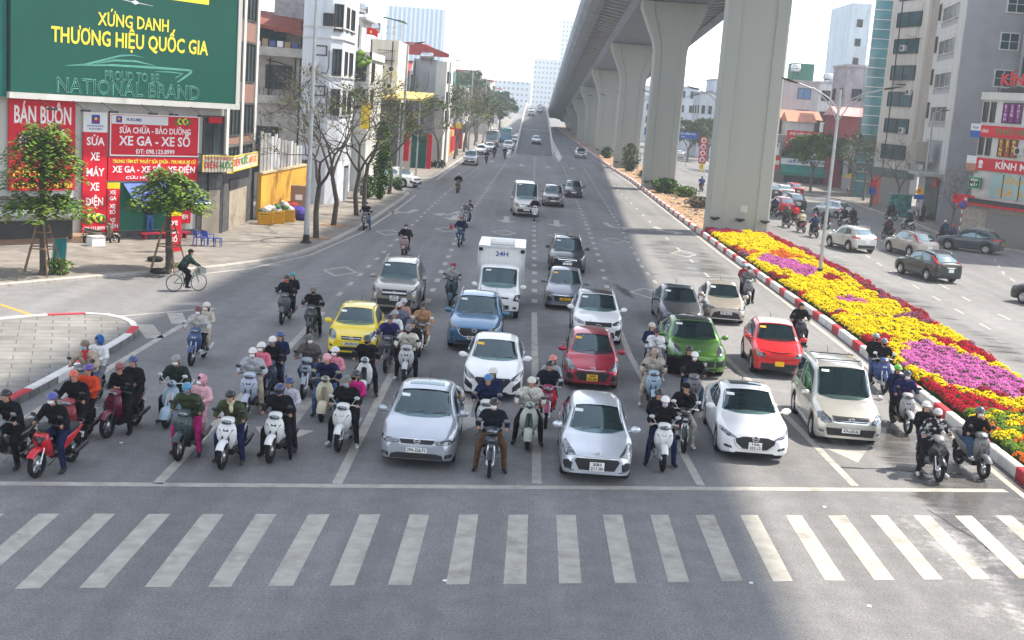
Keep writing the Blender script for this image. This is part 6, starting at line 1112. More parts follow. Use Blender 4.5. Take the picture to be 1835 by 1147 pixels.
    def bk(name, poly, key, off=.008, mir=False, n=8, m=5):
        for q in ((poly, mirror(poly)) if mir else (poly,)): r_ = proto_add(pr, name, patch(bvh, q, 1, off, n, m, -1), [key])
        return r_
    def sd(name, poly, key, off=.006, n=8, m=6):
        for sg in (1, -1): r_ = proto_add(pr, name, patch(bvh, [(y(a), b) for a, b in poly], 0, off, n, m, sg), [key])
        return r_
    # glass
    zw0, zw1 = zh+.045, H-.075; ww = hw*.80
    ws = fr('windscreen', [(-ww*.99, zw0), (-rw*.97, zw1), (-rw*.5, zw1+.018), (rw*.5, zw1+.018), (rw*.97, zw1), (ww*.99, zw0), (ww*.5, zw0-.022), (-ww*.5, zw0-.022)], 'screen', .007, n=14, m=9)
    wp = MB()
    for a, b in ((-.55*ww, .1*ww), (.02*ww, .72*ww)):
        pts = []
        for t in range(5):
            x = lerp(a, b, t/4); h = bvh.ray_cast(V((x, -9, zw0+.012+.05*(t/4))), V((0, 1, 0)))
            if h[0] is not None: pts.append(h[0]+V((0, -.02, .012)))
        if len(pts) > 1: wp.tube(pts, .006, 5)
    proto_add(pr, 'wiper', wp, ['trim'], ws)
    stk = patch(bvh, [(-ww*.78, zw1-.10), (-ww*.78, zw1-.05), (-ww*.5, zw1-.05), (-ww*.5, zw1-.10)], 1, .012, 3, 1, 1, .002); proto_add(pr, 'sticker', stk, ['plate'], ws)
    a0, b0 = sc+.30, s1+.14; zs = zb+.05; zt_ = H-.115
    B = lerp(b0, s2, c.get('bp', .42)); end = c.get('se', sb-.35)
    sd('front_window', [(a0+.08, zs), (lerp(a0, b0, .55), lerp(zs, zt_, .62)), (b0, zt_), (B-.05, zt_+.015), (B-.03, zs)], 'glass')
    C = c.get('cp', s2-.02)
    sd('rear_window', [(B+.04, zs), (B+.03, zt_+.012), (C-.05, zt_-.01), (C+.22 if not c.get('third') else C, zs+.09 if not c.get('third') else zs+.02), (C+.15 if not c.get('third') else C, zs+.02)], 'glass')
    if c.get('third'): sd('quarter_window', [(C+.06, zs+.03), (C+.05, zt_-.015), (end, zt_-.05), (end+.16, zs+.10), (end+.1, zs+.03)], 'glass')
    rz0, rz1 = c.get('rz0', max(zd+.05, zb+.12)), H-.12
    bk('rear_window', [(-hw*.68, rz0), (-rw*.9, rz1), (rw*.9, rz1), (hw*.68, rz0)], 'glass', .007, n=12, m=6)
    # front
    for name, poly, key, off, mir in c['front']:
        if name.endswith('_line'):
            pts = []
            for a, b in zip(poly, poly[1:]):
                for t in range(4):
                    h = bvh.ray_cast(V((lerp(a[0], b[0], t/4), -9, lerp(a[1], b[1], t/4))), V((0, 1, 0)))
                    if h[0] is not None: pts.append(h[0]+V((0, -off, 0)))
            q = MB(); q.tube(pts, .016, 6); proto_add(pr, name, q, [key])
        else: fr(name, poly, key, off, mir)
    for name, poly, key, off, mir in c.get('back', []): bk(name, poly, key, off, mir)
    if c.get('sunroof'):
        rs = patch(bvh, [(-.42, y(s1+.25)), (-.42, y(s1+.72)), (.42, y(s1+.72)), (.42, y(s1+.25))], 2, .006, 8, 4, -1); proto_add(pr, 'sunroof', rs, ['glass'])
    if c.get('tworoof'):
        rs = patch(bvh, [(-rw*.97, y(s1+.02)), (-rw*1.0, y(s1+.5)), (-rw*.97, y(s2)), (rw*.97, y(s2)), (rw*1.0, y(s1+.5)), (rw*.97, y(s1+.02))], 2, .006, 12, 10, -1); proto_add(pr, 'roof_panel', rs, ['roofc'])
    if c.get('rails'):
        for sg in (1, -1):
            rl = MB(); rl.tube([(sg*(rw-.05), y(s1+.15), H-.06), (sg*(rw-.05), y(s1+.3), H+.045), (sg*(rw-.04), y((s1+s2)/2), H+.065), (sg*(rw-.05), y(s2-.15), H+.03), (sg*(rw-.06), y(s2), H-.07)], .018, 6); proto_add(pr, 'roof_rail', rl, ['trim' if c.get('rails') == 2 else 'alloy'])
    if c.get('bars'):
        for s in (s1+.5, s2-.6): q = MB(); q.tube([(-rw+.03, y(s), H+.05), (rw-.03, y(s), H+.05)], .016, 6); proto_add(pr, 'roof_bar', q, ['trim'])
    an = MB(); an.tube([(0, y(s2-.15), H-.03), (0, y(s2+.02), H+.16)], [.012, .005], 5); proto_add(pr, 'antenna', an, ['trim'])
    # sides
    for s in (B,):
        sd('door_handle', [(s-.32, zb-.13), (s-.32, zb-.09), (s-.14, zb-.09), (s-.14, zb-.13)], c.get('hk', 'paint'), .022, 3, 1)
        sd('door_handle', [(s+.55, zb-.11), (s+.55, zb-.07), (s+.73, zb-.07), (s+.73, zb-.11)], c.get('hk', 'paint'), .022, 3, 1)
    sd('sill', [(wf+ra+.03, gc+.02), (wf+ra+.03, gc+.13), (wr-ra-.03, gc+.13), (wr-ra-.03, gc+.02)], c.get('sk', 'trim'), .008, 6, 1)
    for s in (a0+.06, B, ):
        sd('door_seam', [(s, gc+.16), (s-.004, zb-.0), (s+.008, zb-.0), (s+.012, gc+.16)], 'under', .002, 1, 6)
    if c.get('clad'):
        for a in (wf, wr):
            for sg in (1, -1):
                q = MB(); rows = []
                for k in range(13):
                    t = pi*k/12; rr = []
                    for r_ in (ra-.01, ra+.06):
                        yy, zz = y(a)-cos(t)*r_, R+sin(t)*r_
                        h = bvh.ray_cast(V((sg*3, yy, max(zz, gc+.02))), V((-sg, 0, 0))); x = h[0].x if h[0] is not None else sg*hw*.98
                        if r_ < ra: x = rr0 = sg*max(abs(x), hw*.955)
                        rr.append(V((x+sg*.012, yy, zz)))
                    rr = [V((rr[0].x-sg*.05, rr[0].y, rr[0].z))]+rr; rows.append(rr)
                q.grid(rows); proto_add(pr, 'arch_cladding', q, ['trim'])
    for sg in (1, -1):
        q = MB(); x = hw*.955; q.ell((sg*(x+.13), y(a0+.03), zb+.085), (.125, .055, .085), 10, 6); q.tube([(sg*(x-.05), y(a0+.07), zb+.02), (sg*(x+.06), y(a0+.05), zb+.05)], .022, 6); mi = proto_add(pr, 'wing_mirror', q, ['paint'])
        q = MB(); q.ell((sg*(x+.13), y(a0+.075), zb+.085), (.10, .02, .065), 10, 5); proto_add(pr, 'mirror_glass', q, ['alloy'], mi)
    t, a = wheel_mb(R, c.get('tw', .2))
    for s in (wf, wr):
        for sg in (1, -1):
            M = Matrix.Translation((sg*(hw-.125), y(s), R)) @ (Matrix.Rotation(pi, 4, 'Z') if sg < 0 else Matrix())
            q = MB(); q.v = [tuple(M @ V(p)) for p in t.v]; q.f, q.m, q.sm = t.f, t.m, t.sm; wi = proto_add(pr, 'wheel', q, ['rubber'])
            q = MB(); q.v = [tuple(M @ V(p)) for p in a.v]; q.f, q.m, q.sm = a.f, a.m, a.sm; proto_add(pr, 'rim', q, ['alloy', 'under'], wi)
    # the inside of the wheel arches is dark: a plain inner box
    q = MB(); q.bx((-hw*.74, y(.5), gc+.02), (hw*.74, y(L-.45), min(zn, zb)-.22)); proto_add(pr, 'underbody', q, ['under'])
    # number plates
    pz = c.get('pz', .42); pw, ph = c.get('plate', (.47, .11)); h = bvh.ray_cast(V((0, -9, pz)), V((0, 1, 0)))[0]
    q = MB(); q.box((0, h.y-.03, pz), (pw, .02, ph)); c['_pl'] = (proto_add(pr, 'number_plate', q, ['plate']), h.y-.042, pz, pw, ph)
    pz = c.get('rpz', .75); h = bvh.ray_cast(V((0, 9, pz)), V((0, -1, 0)))[0]
    q = MB(); q.box((0, h.y+.03, pz), (.33, .02, .19)); proto_add(pr, 'number_plate', q, ['plate'])
    # badge
    ez = c.get('ez')
    if ez:
        h = bvh.ray_cast(V((0, -9, ez)), V((0, 1, 0)))[0]; q = MB(); ew, eh = c.get('esz', (.075, .045))
        q.tube([(ew*cos(t*pi/8), h.y-.022-.0*t, ez+eh*sin(t*pi/8)) for t in range(17)], .009, 5)
        kd = c.get('emb', 'bar')
        if kd == 'bar': q.tube([(-ew*.7, h.y-.022, ez), (ew*.7, h.y-.022, ez)], .008, 5)
        if kd == 'wing': q.tube([(-ew*.8, h.y-.022, ez+.02), (0, h.y-.022, ez-.02), (ew*.8, h.y-.022, ez+.02)], .009, 5)
        if kd == 'star': [q.tube([(0, h.y-.022, ez), (ew*sin(t*2*pi/3), h.y-.022, ez+eh*cos(t*2*pi/3))], .008, 5) for t in range(3)]
        if kd == 'H': [q.tube([(x, h.y-.022, ez-.025), (x+.012, h.y-.022, ez+.025)], .007, 5) for x in (-.03, .02)]; q.tube([(-.03, h.y-.022, ez), (.03, h.y-.022, ez+.002)], .007, 5)
        proto_add(pr, 'badge', q, ['chrome'])
    c['_bvh'] = bvh
    return pr
def lampset(W, zl, zu, xi, xo, grille, gk='trim', low=None, fog=None, zg=None):
    """usual front: headlights, grille, lower intake, fog lamps"""
    F = [('headlight', [(xi, zl+.02), (xo*.8, zl), (xo, zl+.05), (xo, zu), (xo*.75, zu-.02), (xi, zl+.09)], 'lamp', .012, True)]
    F.append(('grille', grille, gk, .006, False))
    if low: F.append(('intake', low, 'trim', .006, False))
    if fog: F.append(('fog_lamp', [(fog[0]-.09, fog[1]-.05), (fog[0]-.07, fog[1]+.05), (fog[0]+.08, fog[1]+.05), (fog[0]+.08, fog[1]-.04)], 'trim', .008, True)); F.append(('fog_bulb', [(fog[0]-.03, fog[1]-.03), (fog[0]-.035, fog[1]+.03), (fog[0]+.04, fog[1]+.03), (fog[0]+.035, fog[1]-.03)], 'lamp', .014, True))
    return F
def tails(zl, zu, xi, xo): return [('tail_light', [(xi, zl+.03), (xo, zl), (xo, zu), (xi, zu-.03)], 'red', .012, True)]
sedan = dict(L=4.5, W=1.77, H=1.46, wf=.88, wr=3.53, R=.315, sc=1.12, s1=2.02, s2=3.2, sb=3.92, zn=.72, zh=.95, zb=.93, zd=1.03, rw=.60, pz=.47, ez=.66, sunroof=1, cp=3.15,
  front=lampset(1.77, .58, .72, .40, .84, [(-.36, .60), (-.40, .69), (.40, .69), (.36, .60)], 'trim', [(-.62, .25), (-.58, .36), (-.42, .39), (.42, .39), (.58, .36), (.62, .25)], (.72, .33))+[('grille_trim', [(-.42, .692), (-.40, .712), (.40, .712), (.42, .692)], 'chrome', .012, False)], back=tails(.78, .95, .48, .86))
hatch = dict(L=3.78, W=1.66, H=1.51, wf=.74, wr=3.16, R=.30, sc=.86, s1=1.66, s2=3.05, sb=3.62, zn=.72, zh=.98, zb=.95, zd=.95, rw=.58, pz=.43, ez=.70, drop=.05, cp=3.0, plate=(.33, .20), emb='H', se=3.2,
  front=[('headlight', [(.46, .62), (.70, .60), (.80, .70), (.80, .84), (.72, .87), (.52, .70)], 'lamp', .012, True), ('grille', [(-.40, .33), (-.52, .54), (-.46, .60), (.46, .60), (.52, .54), (.40, .33)], 'trim', .007, False), ('chrome_line', [(-.46, .66), (-.2, .64), (.2, .64), (.46, .66)], 'chrome', .012, False), ('fog_lamp', [(.58, .30), (.56, .50), (.66, .54), (.76, .50), (.76, .36)], 'trim', .008, True), ('daylight_strip', [(.50, .285), (.52, .315), (.72, .355), (.74, .33)], 'lamp', .014, True)], back=tails(.75, 1.0, .55, .8))
mazda = dict(L=4.47, W=1.80, H=1.45, wf=.93, wr=3.63, R=.325, sc=1.30, s1=2.15, s2=3.2, sb=3.95, zn=.72, zh=.93, zb=.92, zd=1.04, rw=.60, pz=.44, ez=.62, esz=(.085, .06), emb='wing', sunroof=1, cp=3.15, plate=(.33, .19), nose=.70,
  front=[('headlight', [(.46, .60), (.70, .64), (.84, .72), (.84, .78), (.70, .74), (.48, .64)], 'lamp', .012, True), ('grille', [(-.30, .36), (-.48, .50), (-.50, .62), (-.30, .655), (.30, .655), (.50, .62), (.48, .50), (.30, .36)], 'trim', .007, False), ('chrome_line', [(-.52, .60), (-.46, .42), (-.30, .34), (.30, .34), (.46, .42), (.52, .60)], 'chrome', .012, False), ('fog_lamp', [(.56, .34), (.58, .41), (.74, .43), (.76, .37)], 'trim', .008, True), ('fog_bulb', [(.62, .36), (.62, .40), (.68, .41), (.68, .365)], 'lamp', .014, True), ('intake', [(-.5, .235), (-.46, .265), (.46, .265), (.5, .235)], 'trim', .006, False)], back=tails(.8, .95, .45, .86))
mpv = dict(L=4.6, W=1.82, H=1.86, wf=.86, wr=3.6, R=.33, gc=.2, sc=1.08, s1=1.9, s2=3.95, sb=4.46, zn=.80, zh=1.06, zb=1.03, zd=1.08, rw=.66, pz=.47, ez=.76, third=1, cp=3.08, bp=.36, rails=1, bars=1, drop=.05, se=4.0, plate=(.47, .11), sk='paint',
  front=[('headlight', [(.50, .66), (.70, .62), (.84, .70), (.84, .86), (.72, .88), (.54, .76)], 'lamp', .012, True), ('grille', [(-.44, .66), (-.50, .82), (.50, .82), (.44, .66)], 'chrome', .008, False), ('grille_slot', [(-.41, .685), (-.425, .712), (.425, .712), (.41, .685)], 'trim', .013, False), ('grille_slot', [(-.43, .73), (-.445, .755), (.445, .755), (.43, .73)], 'trim', .013, False), ('grille_slot', [(-.45, .775), (-.46, .80), (.46, .80), (.45, .775)], 'trim', .013, False), ('intake', [(-.60, .32), (-.66, .52), (-.5, .46), (.5, .46), (.66, .52), (.60, .32)], 'trim', .006, False), ('fog_lamp', [(.70, .38), (.69, .45), (.80, .46), (.80, .39)], 'lamp', .014, True)], back=tails(.85, 1.25, .68, .86))
suv = dict(L=4.5, W=1.84, H=1.68, wf=.90, wr=3.58, R=.36, gc=.23, sc=1.22, s1=2.02, s2=3.6, sb=4.28, zn=.86, zh=1.08, zb=1.07, zd=1.15, rw=.62, pz=.52, ez=.76, emb='wing', esz=(.085, .06), rails=1, clad=1, cp=3.45, drop=.09, nose=.76, se=3.9, tw=.23,
  front=[('headlight', [(.48, .74), (.74, .76), (.86, .86), (.86, .93), (.7, .88), (.48, .82)], 'lamp', .012, True), ('grille', [(-.34, .56), (-.52, .68), (-.54, .82), (.54, .82), (.52, .68), (.34, .56)], 'trim', .007, False), ('chrome_line', [(-.56, .77), (-.50, .63), (-.34, .54), (.34, .54), (.50, .63), (.56, .77)], 'chrome', .013, False), ('intake', [(-.66, .30), (-.60, .42), (.60, .42), (.66, .30)], 'trim', .007, False), ('fog_lamp', [(.62, .46), (.62, .50), (.80, .54), (.80, .49)], 'lamp', .012, True)], back=tails(.95, 1.15, .50, .86))
seltos = dict(suv, L=4.32, W=1.80, H=1.66, s2=3.45, sb=4.08, wr=3.5, tworoof=1, emb='bar', cp=3.3, se=3.7,
  front=[('headlight', [(.50, .80), (.72, .80), (.85, .88), (.85, .94), (.70, .92), (.50, .86)], 'lamp', .012, True), ('grille', [(-.46, .74), (-.48, .88), (.48, .88), (.46, .74)], 'trim', .007, False), ('intake', [(-.62, .34), (-.56, .56), (.56, .56), (.62, .34)], 'trim', .007, False), ('fog_surround', [(.60, .42), (.62, .66), (.80, .70), (.84, .60), (.76, .40)], 'trim', .009, True), ('fog_lamp', [(.68, .50), (.68, .58), (.76, .58), (.76, .50)], 'lamp', .015, True), ('skid_plate', [(-.60, .27), (-.56, .32), (.56, .32), (.60, .27)], 'alloy', .012, False)])
porsche = dict(suv, L=4.7, W=1.93, H=1.60, wf=.95, wr=3.77, R=.37, sc=1.35, s1=2.15, s2=3.5, sb=4.45, zn=.82, zh=1.02, zb=1.03, zd=1.1, tworoof=1, rails=0, clad=0, cp=3.4, drop=.12, rw=.60, ez=.86, esz=(.04, .05), emb='bar', nose=.72, se=3.8, pz=.50, plate=(.52, .11),
  front=[('headlight', [(.56, .78), (.70, .74), (.82, .82), (.84, .92), (.74, .97), (.60, .90)], 'lamp', .014, True), ('grille', [(-.50, .40), (-.52, .60), (.52, .60), (.50, .40)], 'trim', .007, False), ('intake', [(.58, .38), (.56, .60), (.84, .66), (.82, .42)], 'trim', .007, True), ('indicator', [(.58, .575), (.58, .60), (.82, .65), (.82, .625)], 'lamp', .014, True), ('lip', [(-.6, .30), (-.6, .36), (.6, .36), (.6, .30)], 'trim', .008, False)], back=tails(.92, 1.05, .40, .88))
vf = dict(suv, L=3.97, W=1.72, H=1.60, wf=.75, wr=3.26, R=.34, sc=1.0, s1=1.75, s2=3.15, sb=3.8, zn=.86, zh=1.06, zb=1.05, zd=1.1, rails=0, tworoof=1, ez=None, cp=3.05, drop=.07, se=3.3, pz=.50, plate=(.30, .16), nose=.80,
  front=[('light_line', [(-.72, .91), (-.3, .865), (0, .855), (.3, .865), (.72, .91)], 'trim', .006, False), ('headlight', [(.48, .68), (.48, .82), (.76, .86), (.76, .72)], 'lamp', .013, True), ('intake', [(-.62, .28), (-.60, .50), (.60, .50), (.62, .28)], 'trim', .007, False)])
picanto = dict(hatch, L=3.5, W=1.595, H=1.48, wf=.68, wr=3.0, sc=.80, s1=1.55, s2=2.85, sb=3.38, emb='bar', ez=.69, zn=.74, cp=2.75, se=2.9, plate=(.47, .11), pz=.53, nose=.72, rw=.57,
  front=[('headlight', [(.46, .64), (.62, .60), (.76, .70), (.77, .85), (.66, .88), (.50, .80)], 'lamp', .014, True), ('grille', [(-.30, .645), (-.33, .74), (.33, .74), (.30, .645)], 'trim', .007, False), ('intake', [(-.40, .30), (-.44, .42), (.44, .42), (.40, .30)], 'trim', .007, False), ('fog_lamp', [(.60, .40), (.60, .47), (.68, .48), (.68, .41)], 'trim', .012, True), ('grille_trim', [(-.3, .685), (-.3, .70), (.3, .70), (.3, .685)], 'chrome', .013, False)])
accent = dict(sedan, L=4.44, W=1.73, sunroof=0, emb='H', ez=.635, plate=(.33, .19), pz=.46,
  front=[('headlight', [(.50, .62), (.72, .62), (.83, .74), (.83, .82), (.74, .80), (.52, .68)], 'lamp', .012, True), ('grille', [(-.30, .36), (-.54, .64), (-.48, .675), (.48, .675), (.54, .64), (.30, .36)], 'trim', .007, False), ('fog_surround', [(.58, .30), (.56, .46), (.78, .62), (.80, .42)], 'trim', .008, True), ('lip', [(-.5, .235), (-.4, .29), (.4, .29), (.5, .235)], 'trim', .008, False)])
vios = dict(accent, L=4.42, W=1.70, ez=.66, pz=.50, plate=(.47, .11), emb='bar',
  front=[('headlight', [(.46, .64), (.72, .62), (.82, .72), (.82, .80), (.7, .77), (.48, .70)], 'lamp', .012, True), ('grille', [(-.62, .28), (-.50, .50), (-.30, .56), (.30, .56), (.50, .50), (.62, .28)], 'trim', .007, False), ('chrome_line', [(-.46, .67), (-.2, .655), (.2, .655), (.46, .67)], 'chrome', .012, False), ('fog_lamp', [(.66, .36), (.66, .43), (.76, .44), (.76, .37)], 'lamp', .014, True), ('lip', [(-.6, .235), (-.55, .27), (.55, .27), (.6, .235)], 'chrome', .01, False)])
attrage = dict(vios, L=4.3, W=1.67, H=1.5, emb='star', front=[('headlight', [(.48, .68), (.72, .66), (.82, .76), (.82, .84), (.7, .80), (.50, .74)], 'lamp', .012, True), ('grille', [(-.44, .40), (-.50, .66), (.50, .66), (.44, .40)], 'trim', .007, False), ('grille_trim', [(-.5, .63), (-.52, .66), (.52, .66), (.5, .63)], 'chrome', .013, False), ('fog_surround', [(.56, .36), (.58, .56), (.74, .60), (.78, .42)], 'trim', .009, True), ('lip', [(-.6, .235), (-.5, .28), (.5, .28), (.6, .235)], 'alloy', .01, False)])
glc = dict(suv, L=4.66, W=1.89, H=1.64, sunroof=1, emb='star', esz=(.07, .07), cp=3.5, front=[('headlight', [(.48, .74), (.72, .74), (.86, .84), (.86, .92), (.7, .92), (.50, .86)], 'lamp', .013, True), ('grille', [(-.42, .62), (-.50, .82), (.50, .82), (.42, .62)], 'chrome', .007, False), ('grille_slot', [(-.40, .64), (-.44, .71), (.44, .71), (.40, .64)], 'trim', .012, False), ('grille_slot', [(-.45, .74), (-.47, .80), (.47, .80), (.45, .74)], 'trim', .012, False), ('intake', [(-.68, .32), (-.62, .50), (.62, .50), (.68, .32)], 'trim', .007, False)])
pickup = dict(suv, L=5.0, W=1.87, H=1.83, wf=.98, wr=4.1, R=.385, gc=.27, sc=1.36, s1=2.1, s2=4.2, sb=4.8, zn=1.0, zh=1.2, zb=1.17, zd=1.2, third=1, cp=3.35, bp=.32, rails=1, clad=1, drop=.06, se=4.5, ez=.89, emb='bar', esz=(.10, .045), pz=.68, plate=(.33, .19), rw=.62,
  front=[('headlight', [(.50, .86), (.76, .84), (.88, .92), (.88, 1.05), (.74, 1.04), (.52, .98)], 'lamp', .013, True), ('grille', [(-.46, .76), (-.50, .86), (-.46, .99), (.46, .99), (.50, .86), (.46, .76)], 'trim', .007, False), ('grille_trim', [(-.46, .85), (-.46, .905), (.46, .905), (.46, .85)], 'alloy', .014, False), ('intake', [(-.62, .40), (-.66, .64), (.66, .64), (.62, .40)], 'trim', .008, False), ('fog_lamp', [(.70, .52), (.70, .60), (.80, .60), (.80, .52)], 'lamp', .014, True)], back=tails(.95, 1.25, .72, .9))
crv = dict(suv, L=4.55, W=1.82, back=[('tail_light', [(.62, .98), (.78, .96), (.76, 1.2), (.69, 1.48), (.645, 1.48), (.66, 1.2)], 'red', .014, True), ('bumper', [(-.80, .30), (-.82, .50), (.82, .50), (.80, .30)], 'trim', .01, False), ('trim_strip', [(-.3, .90), (-.3, .93), (.3, .93), (.3, .90)], 'chrome', .014, False)])
volvo = dict(crv, back=[('tail_light', [(.46, .98), (.79, .95), (.78, 1.10), (.70, 1.48), (.66, 1.48), (.66, 1.10), (.46, 1.06)], 'red', .014, True), ('bumper', [(-.80, .30), (-.82, .42), (.82, .42), (.80, .30)], 'trim', .01, False)], rails=2)
sport = dict(crv, L=4.44, back=[('tail_light', [(.44, 1.00), (.86, .96), (.86, 1.14), (.50, 1.12)], 'red', .014, True), ('bumper', [(-.82, .30), (-.84, .56), (.84, .56), (.82, .30)], 'trim', .01, False)])
van = dict(L=5.6, W=1.97, H=2.45, wf=.95, wr=4.6, R=.34, gc=.25, sc=.95, s1=1.75, s2=5.2, sb=5.55, zn=1.0, zh=1.28, zb=1.25, zd=1.3, rw=.70, pz=.55, ez=.86, third=1, cp=3.6, bp=.25, se=5.2, drop=.05, rz0=1.4, emb='bar', plate=(.47, .11), nose=.80,
  front=[('headlight', [(.56, .80), (.78, .76), (.9, .86), (.9, 1.08), (.78, 1.06), (.60, .96)], 'lamp', .013, True), ('grille', [(-.46, .78), (-.50, .96), (.50, .96), (.46, .78)], 'chrome', .007, False), ('grille_slot', [(-.43, .80), (-.44, .85), (.44, .85), (.43, .80)], 'trim', .013, False), ('grille_slot', [(-.46, .89), (-.47, .94), (.47, .94), (.46, .89)], 'trim', .013, False), ('bumper', [(-.8, .36), (-.84, .62), (.84, .62), (.8, .36)], 'trim', .008, False)], back=tails(.9, 1.5, .8, .95))
SPECS = dict(sedan=sedan, hatch=hatch, mazda=mazda, mpv=mpv, suv=suv, seltos=seltos, porsche=porsche, vf=vf, picanto=picanto, accent=accent, vios=vios, attrage=attrage, glc=glc, pickup=pickup, crv=crv, volvo=volvo, sport=sport, van=van)
PROTO = {}
def car(kind, pos, rz, rgb, name, label, cat='car', metal=True, plate=None, lines=None, yellow=False, roof=None, skip=(), group=None, extra=None):
    if kind not in PROTO: PROTO[kind] = build_car(SPECS[kind])
    c = SPECS[kind]; r = thing(name, label, cat, pos, rz, group)
    mm = {'paint': cmat('metallic' if metal and max(rgb) > .06 else 'paint', rgb), 'plate': PLATEY if yellow else PLATEW, 'roofc': cmat('paint', roof or rgb)}
    if extra: mm.update(extra)
    ob = spawn(PROTO[kind], r, mm, skip)
    if plate:
        i, py, pz, pw, ph = c['_pl']
        for k, t in enumerate(plate):
            n = len(plate); text(t, ph/n*1.02, Matrix.Translation((0, py, pz+(0 if n == 1 else (.045-.09*k)*ph/.19))), ob[i], PLATET, bold=.004, depth=.002, fit=pw*(.86 if n == 1 else (.6 if k == 0 else .84)))
    return r
def front_at(kind, px, py, rz=0., z=.2):
    """where a car stands whose front bumper's foot is at this ground point"""
    g = G(px, py, z); L = SPECS[kind]['L']; return (g.x-sin(rz)*L/2, g.y+cos(rz)*L/2, 0)
def rear_at(kind, px, py, rz=0., z=.3):
    g = G(px, py, z); L = SPECS[kind]['L']; return (g.x+sin(rz)*L/2, g.y-cos(rz)*L/2, 0)
# ------------------------------------------------------------------ the queue at the stop line
def queue(kind, px, py, rgb, name, label, rz=0., **k): return car(kind, front_at(kind, px, py, rz), rz, rgb, name, label, **k)
queue('sedan', 745, 826, (.42, .46, .52), 'silver_sedan', 'blue-silver sedan with a sunroof at the front of the queue', plate=['29A-326.71'], lines=1)
queue('hatch', 1068, 853, (.62, .66, .72), 'silver_hatchback', 'pale silver small hatchback at the stop line, black grille with a two-line white plate', plate=['30H', '211.00'])
queue('mazda', 1351, 816, (.80, .80, .81), 'white_sedan', 'white sedan with a black sunroof slot and winged grille, right front of the queue', metal=False, plate=['19A', '202.12'], rz=-.03)
queue('mpv', 1522, 790, (.50, .49, .46), 'silver_people_carrier', 'silver people carrier with roof rails and chrome grille beside the flower bed', plate=['47A-265.66'], rz=-.03)
queue('accent', 881, 707, (.80, .80, .80), 'white_saloon', 'white saloon with a yellow number plate right behind the blue-silver sedan', metal=False, yellow=True, plate=['30F', '522.68'])
queue('hatch', 1060, 690, (.40, .018, .045), 'red_hatchback', 'dark red small hatchback with a yellow plate in front of the white SUV', yellow=True, plate=['30F', '562.88'])
queue('seltos', 1070, 612, (.80, .80, .80), 'white_crossover', 'white crossover with a black roof behind the dark red hatchback', metal=False, roof=(.012, .012, .014))
queue('picanto', 628, 634, (.80, .60, .01), 'yellow_hatchback', 'bright yellow small hatchback on the left of the queue', metal=False, plate=['29A-954.18'], rz=.03, extra={'glass': GLASS})
queue('suv', 848, 622, (.05, .16, .30), 'blue_crossover', 'metallic blue crossover with a winged grille in front of the white box truck', plate=['30F-620.14'], rz=.0)
queue('pickup', 705, 556, (.30, .28, .24), 'bronze_pickup', 'bronze-silver pickup with a canopy behind the yellow hatchback', plate=['29H', '507.81'], rz=.02)
queue('attrage', 1012, 549, (.20, .22, .26), 'grey_saloon', 'slate grey saloon with a yellow plate behind the white crossover', yellow=True, plate=['37L', '008.52'])
queue('glc', 1016, 484, (.015, .016, .018), 'black_crossover', 'glossy black crossover with bright headlights, last of its lane behind the grey saloon')
queue('sedan', 1222, 584, (.11, .115, .125), 'grey_sedan', 'dark grey sedan half hidden behind the green car')
queue('porsche', 1250, 668, (.09, .24, .035), 'green_crossover', 'lime green sports crossover with a black roof', metal=True, roof=(.012, .012, .014), plate=['30H-798.82'])
queue('vios', 1300, 574, (.46, .42, .36), 'beige_saloon', 'champagne beige saloon at the back of the right lane, in the sun', plate=['30F-852.30'], rz=-.04)
queue('vf', 1395, 668, (.56, .015, .02), 'red_crossover', 'bright red little crossover with a white roof behind the people carrier', metal=False, yellow=True, rz=-.05, roof=(.72, .72, .72), extra=None)
queue('van', 943, 385, (.55, .54, .52), 'silver_van', 'tall silver passenger van driving behind a rider on a white motorbike', cat='van', rz=.06)
queue('suv', 991, 367, (.24, .22, .21), 'brown_crossover', 'brownish grey crossover driving beside the silver van')
queue('vios', 1028, 351, (.03, .03, .032), 'black_sedan', 'black sedan driving at the right of the brown crossover', rz=0)
queue('seltos', 1041, 282, (.7, .7, .7), 'white_suv', 'small white SUV far off beside the kerb under the viaduct')
r = car('vios', (0, 0, 0), 0, (.35, .42, .47), 'pale_car', 'pale grey-blue car coming down the foot of the flyover ramp'); r.location = (.9, 234, rz(234)); r.rotation_euler.x = -.03
for i, (x, yy, rgb, lab) in enumerate(((-.55, 330, (.02, .02, .022), 'dark car, lowest of the three far up the ramp'), (1.6, 356, (.05, .06, .07), 'dark car in the middle of the three far up the ramp'), (2.0, 408, (.04, .05, .06), 'dark car near the crest of the ramp'), (-.8, 352, (.5, .5, .5), 'pale car beside the dark cars far up the ramp'))):
    r = car('vios', (x, yy, rz(yy)), 0, rgb, 'distant_car', lab)
queue('pickup', 841, 294, (.55, .58, .6), 'white_pickup', 'white pickup with a black front coming along the left kerb', rz=.0, extra={'trim': DARKP})
queue('vios', 860, 275, (.75, .75, .75), 'white_saloon', 'white saloon following the white pickup along the left kerb', metal=False)
queue('accent', 876, 270, (.70, .70, .70), 'white_sedan', 'white sedan half hidden behind the saloon by the left kerb', metal=False)
queue('seltos', 910, 268, (.8, .8, .8), 'white_suv', 'white SUV on the left of the ramp foot, beside a bus', metal=False)
queue('accent', 922, 255, (.7, .7, .72), 'white_sedan', 'white sedan with red lights behind the white SUV beside the ramp', metal=False)
r = car('seltos', tuple(G(715, 333)), .95, (.75, .75, .75), 'parked_taxi', 'white taxi nosing out of the side opening behind the column of shrubs', metal=False)
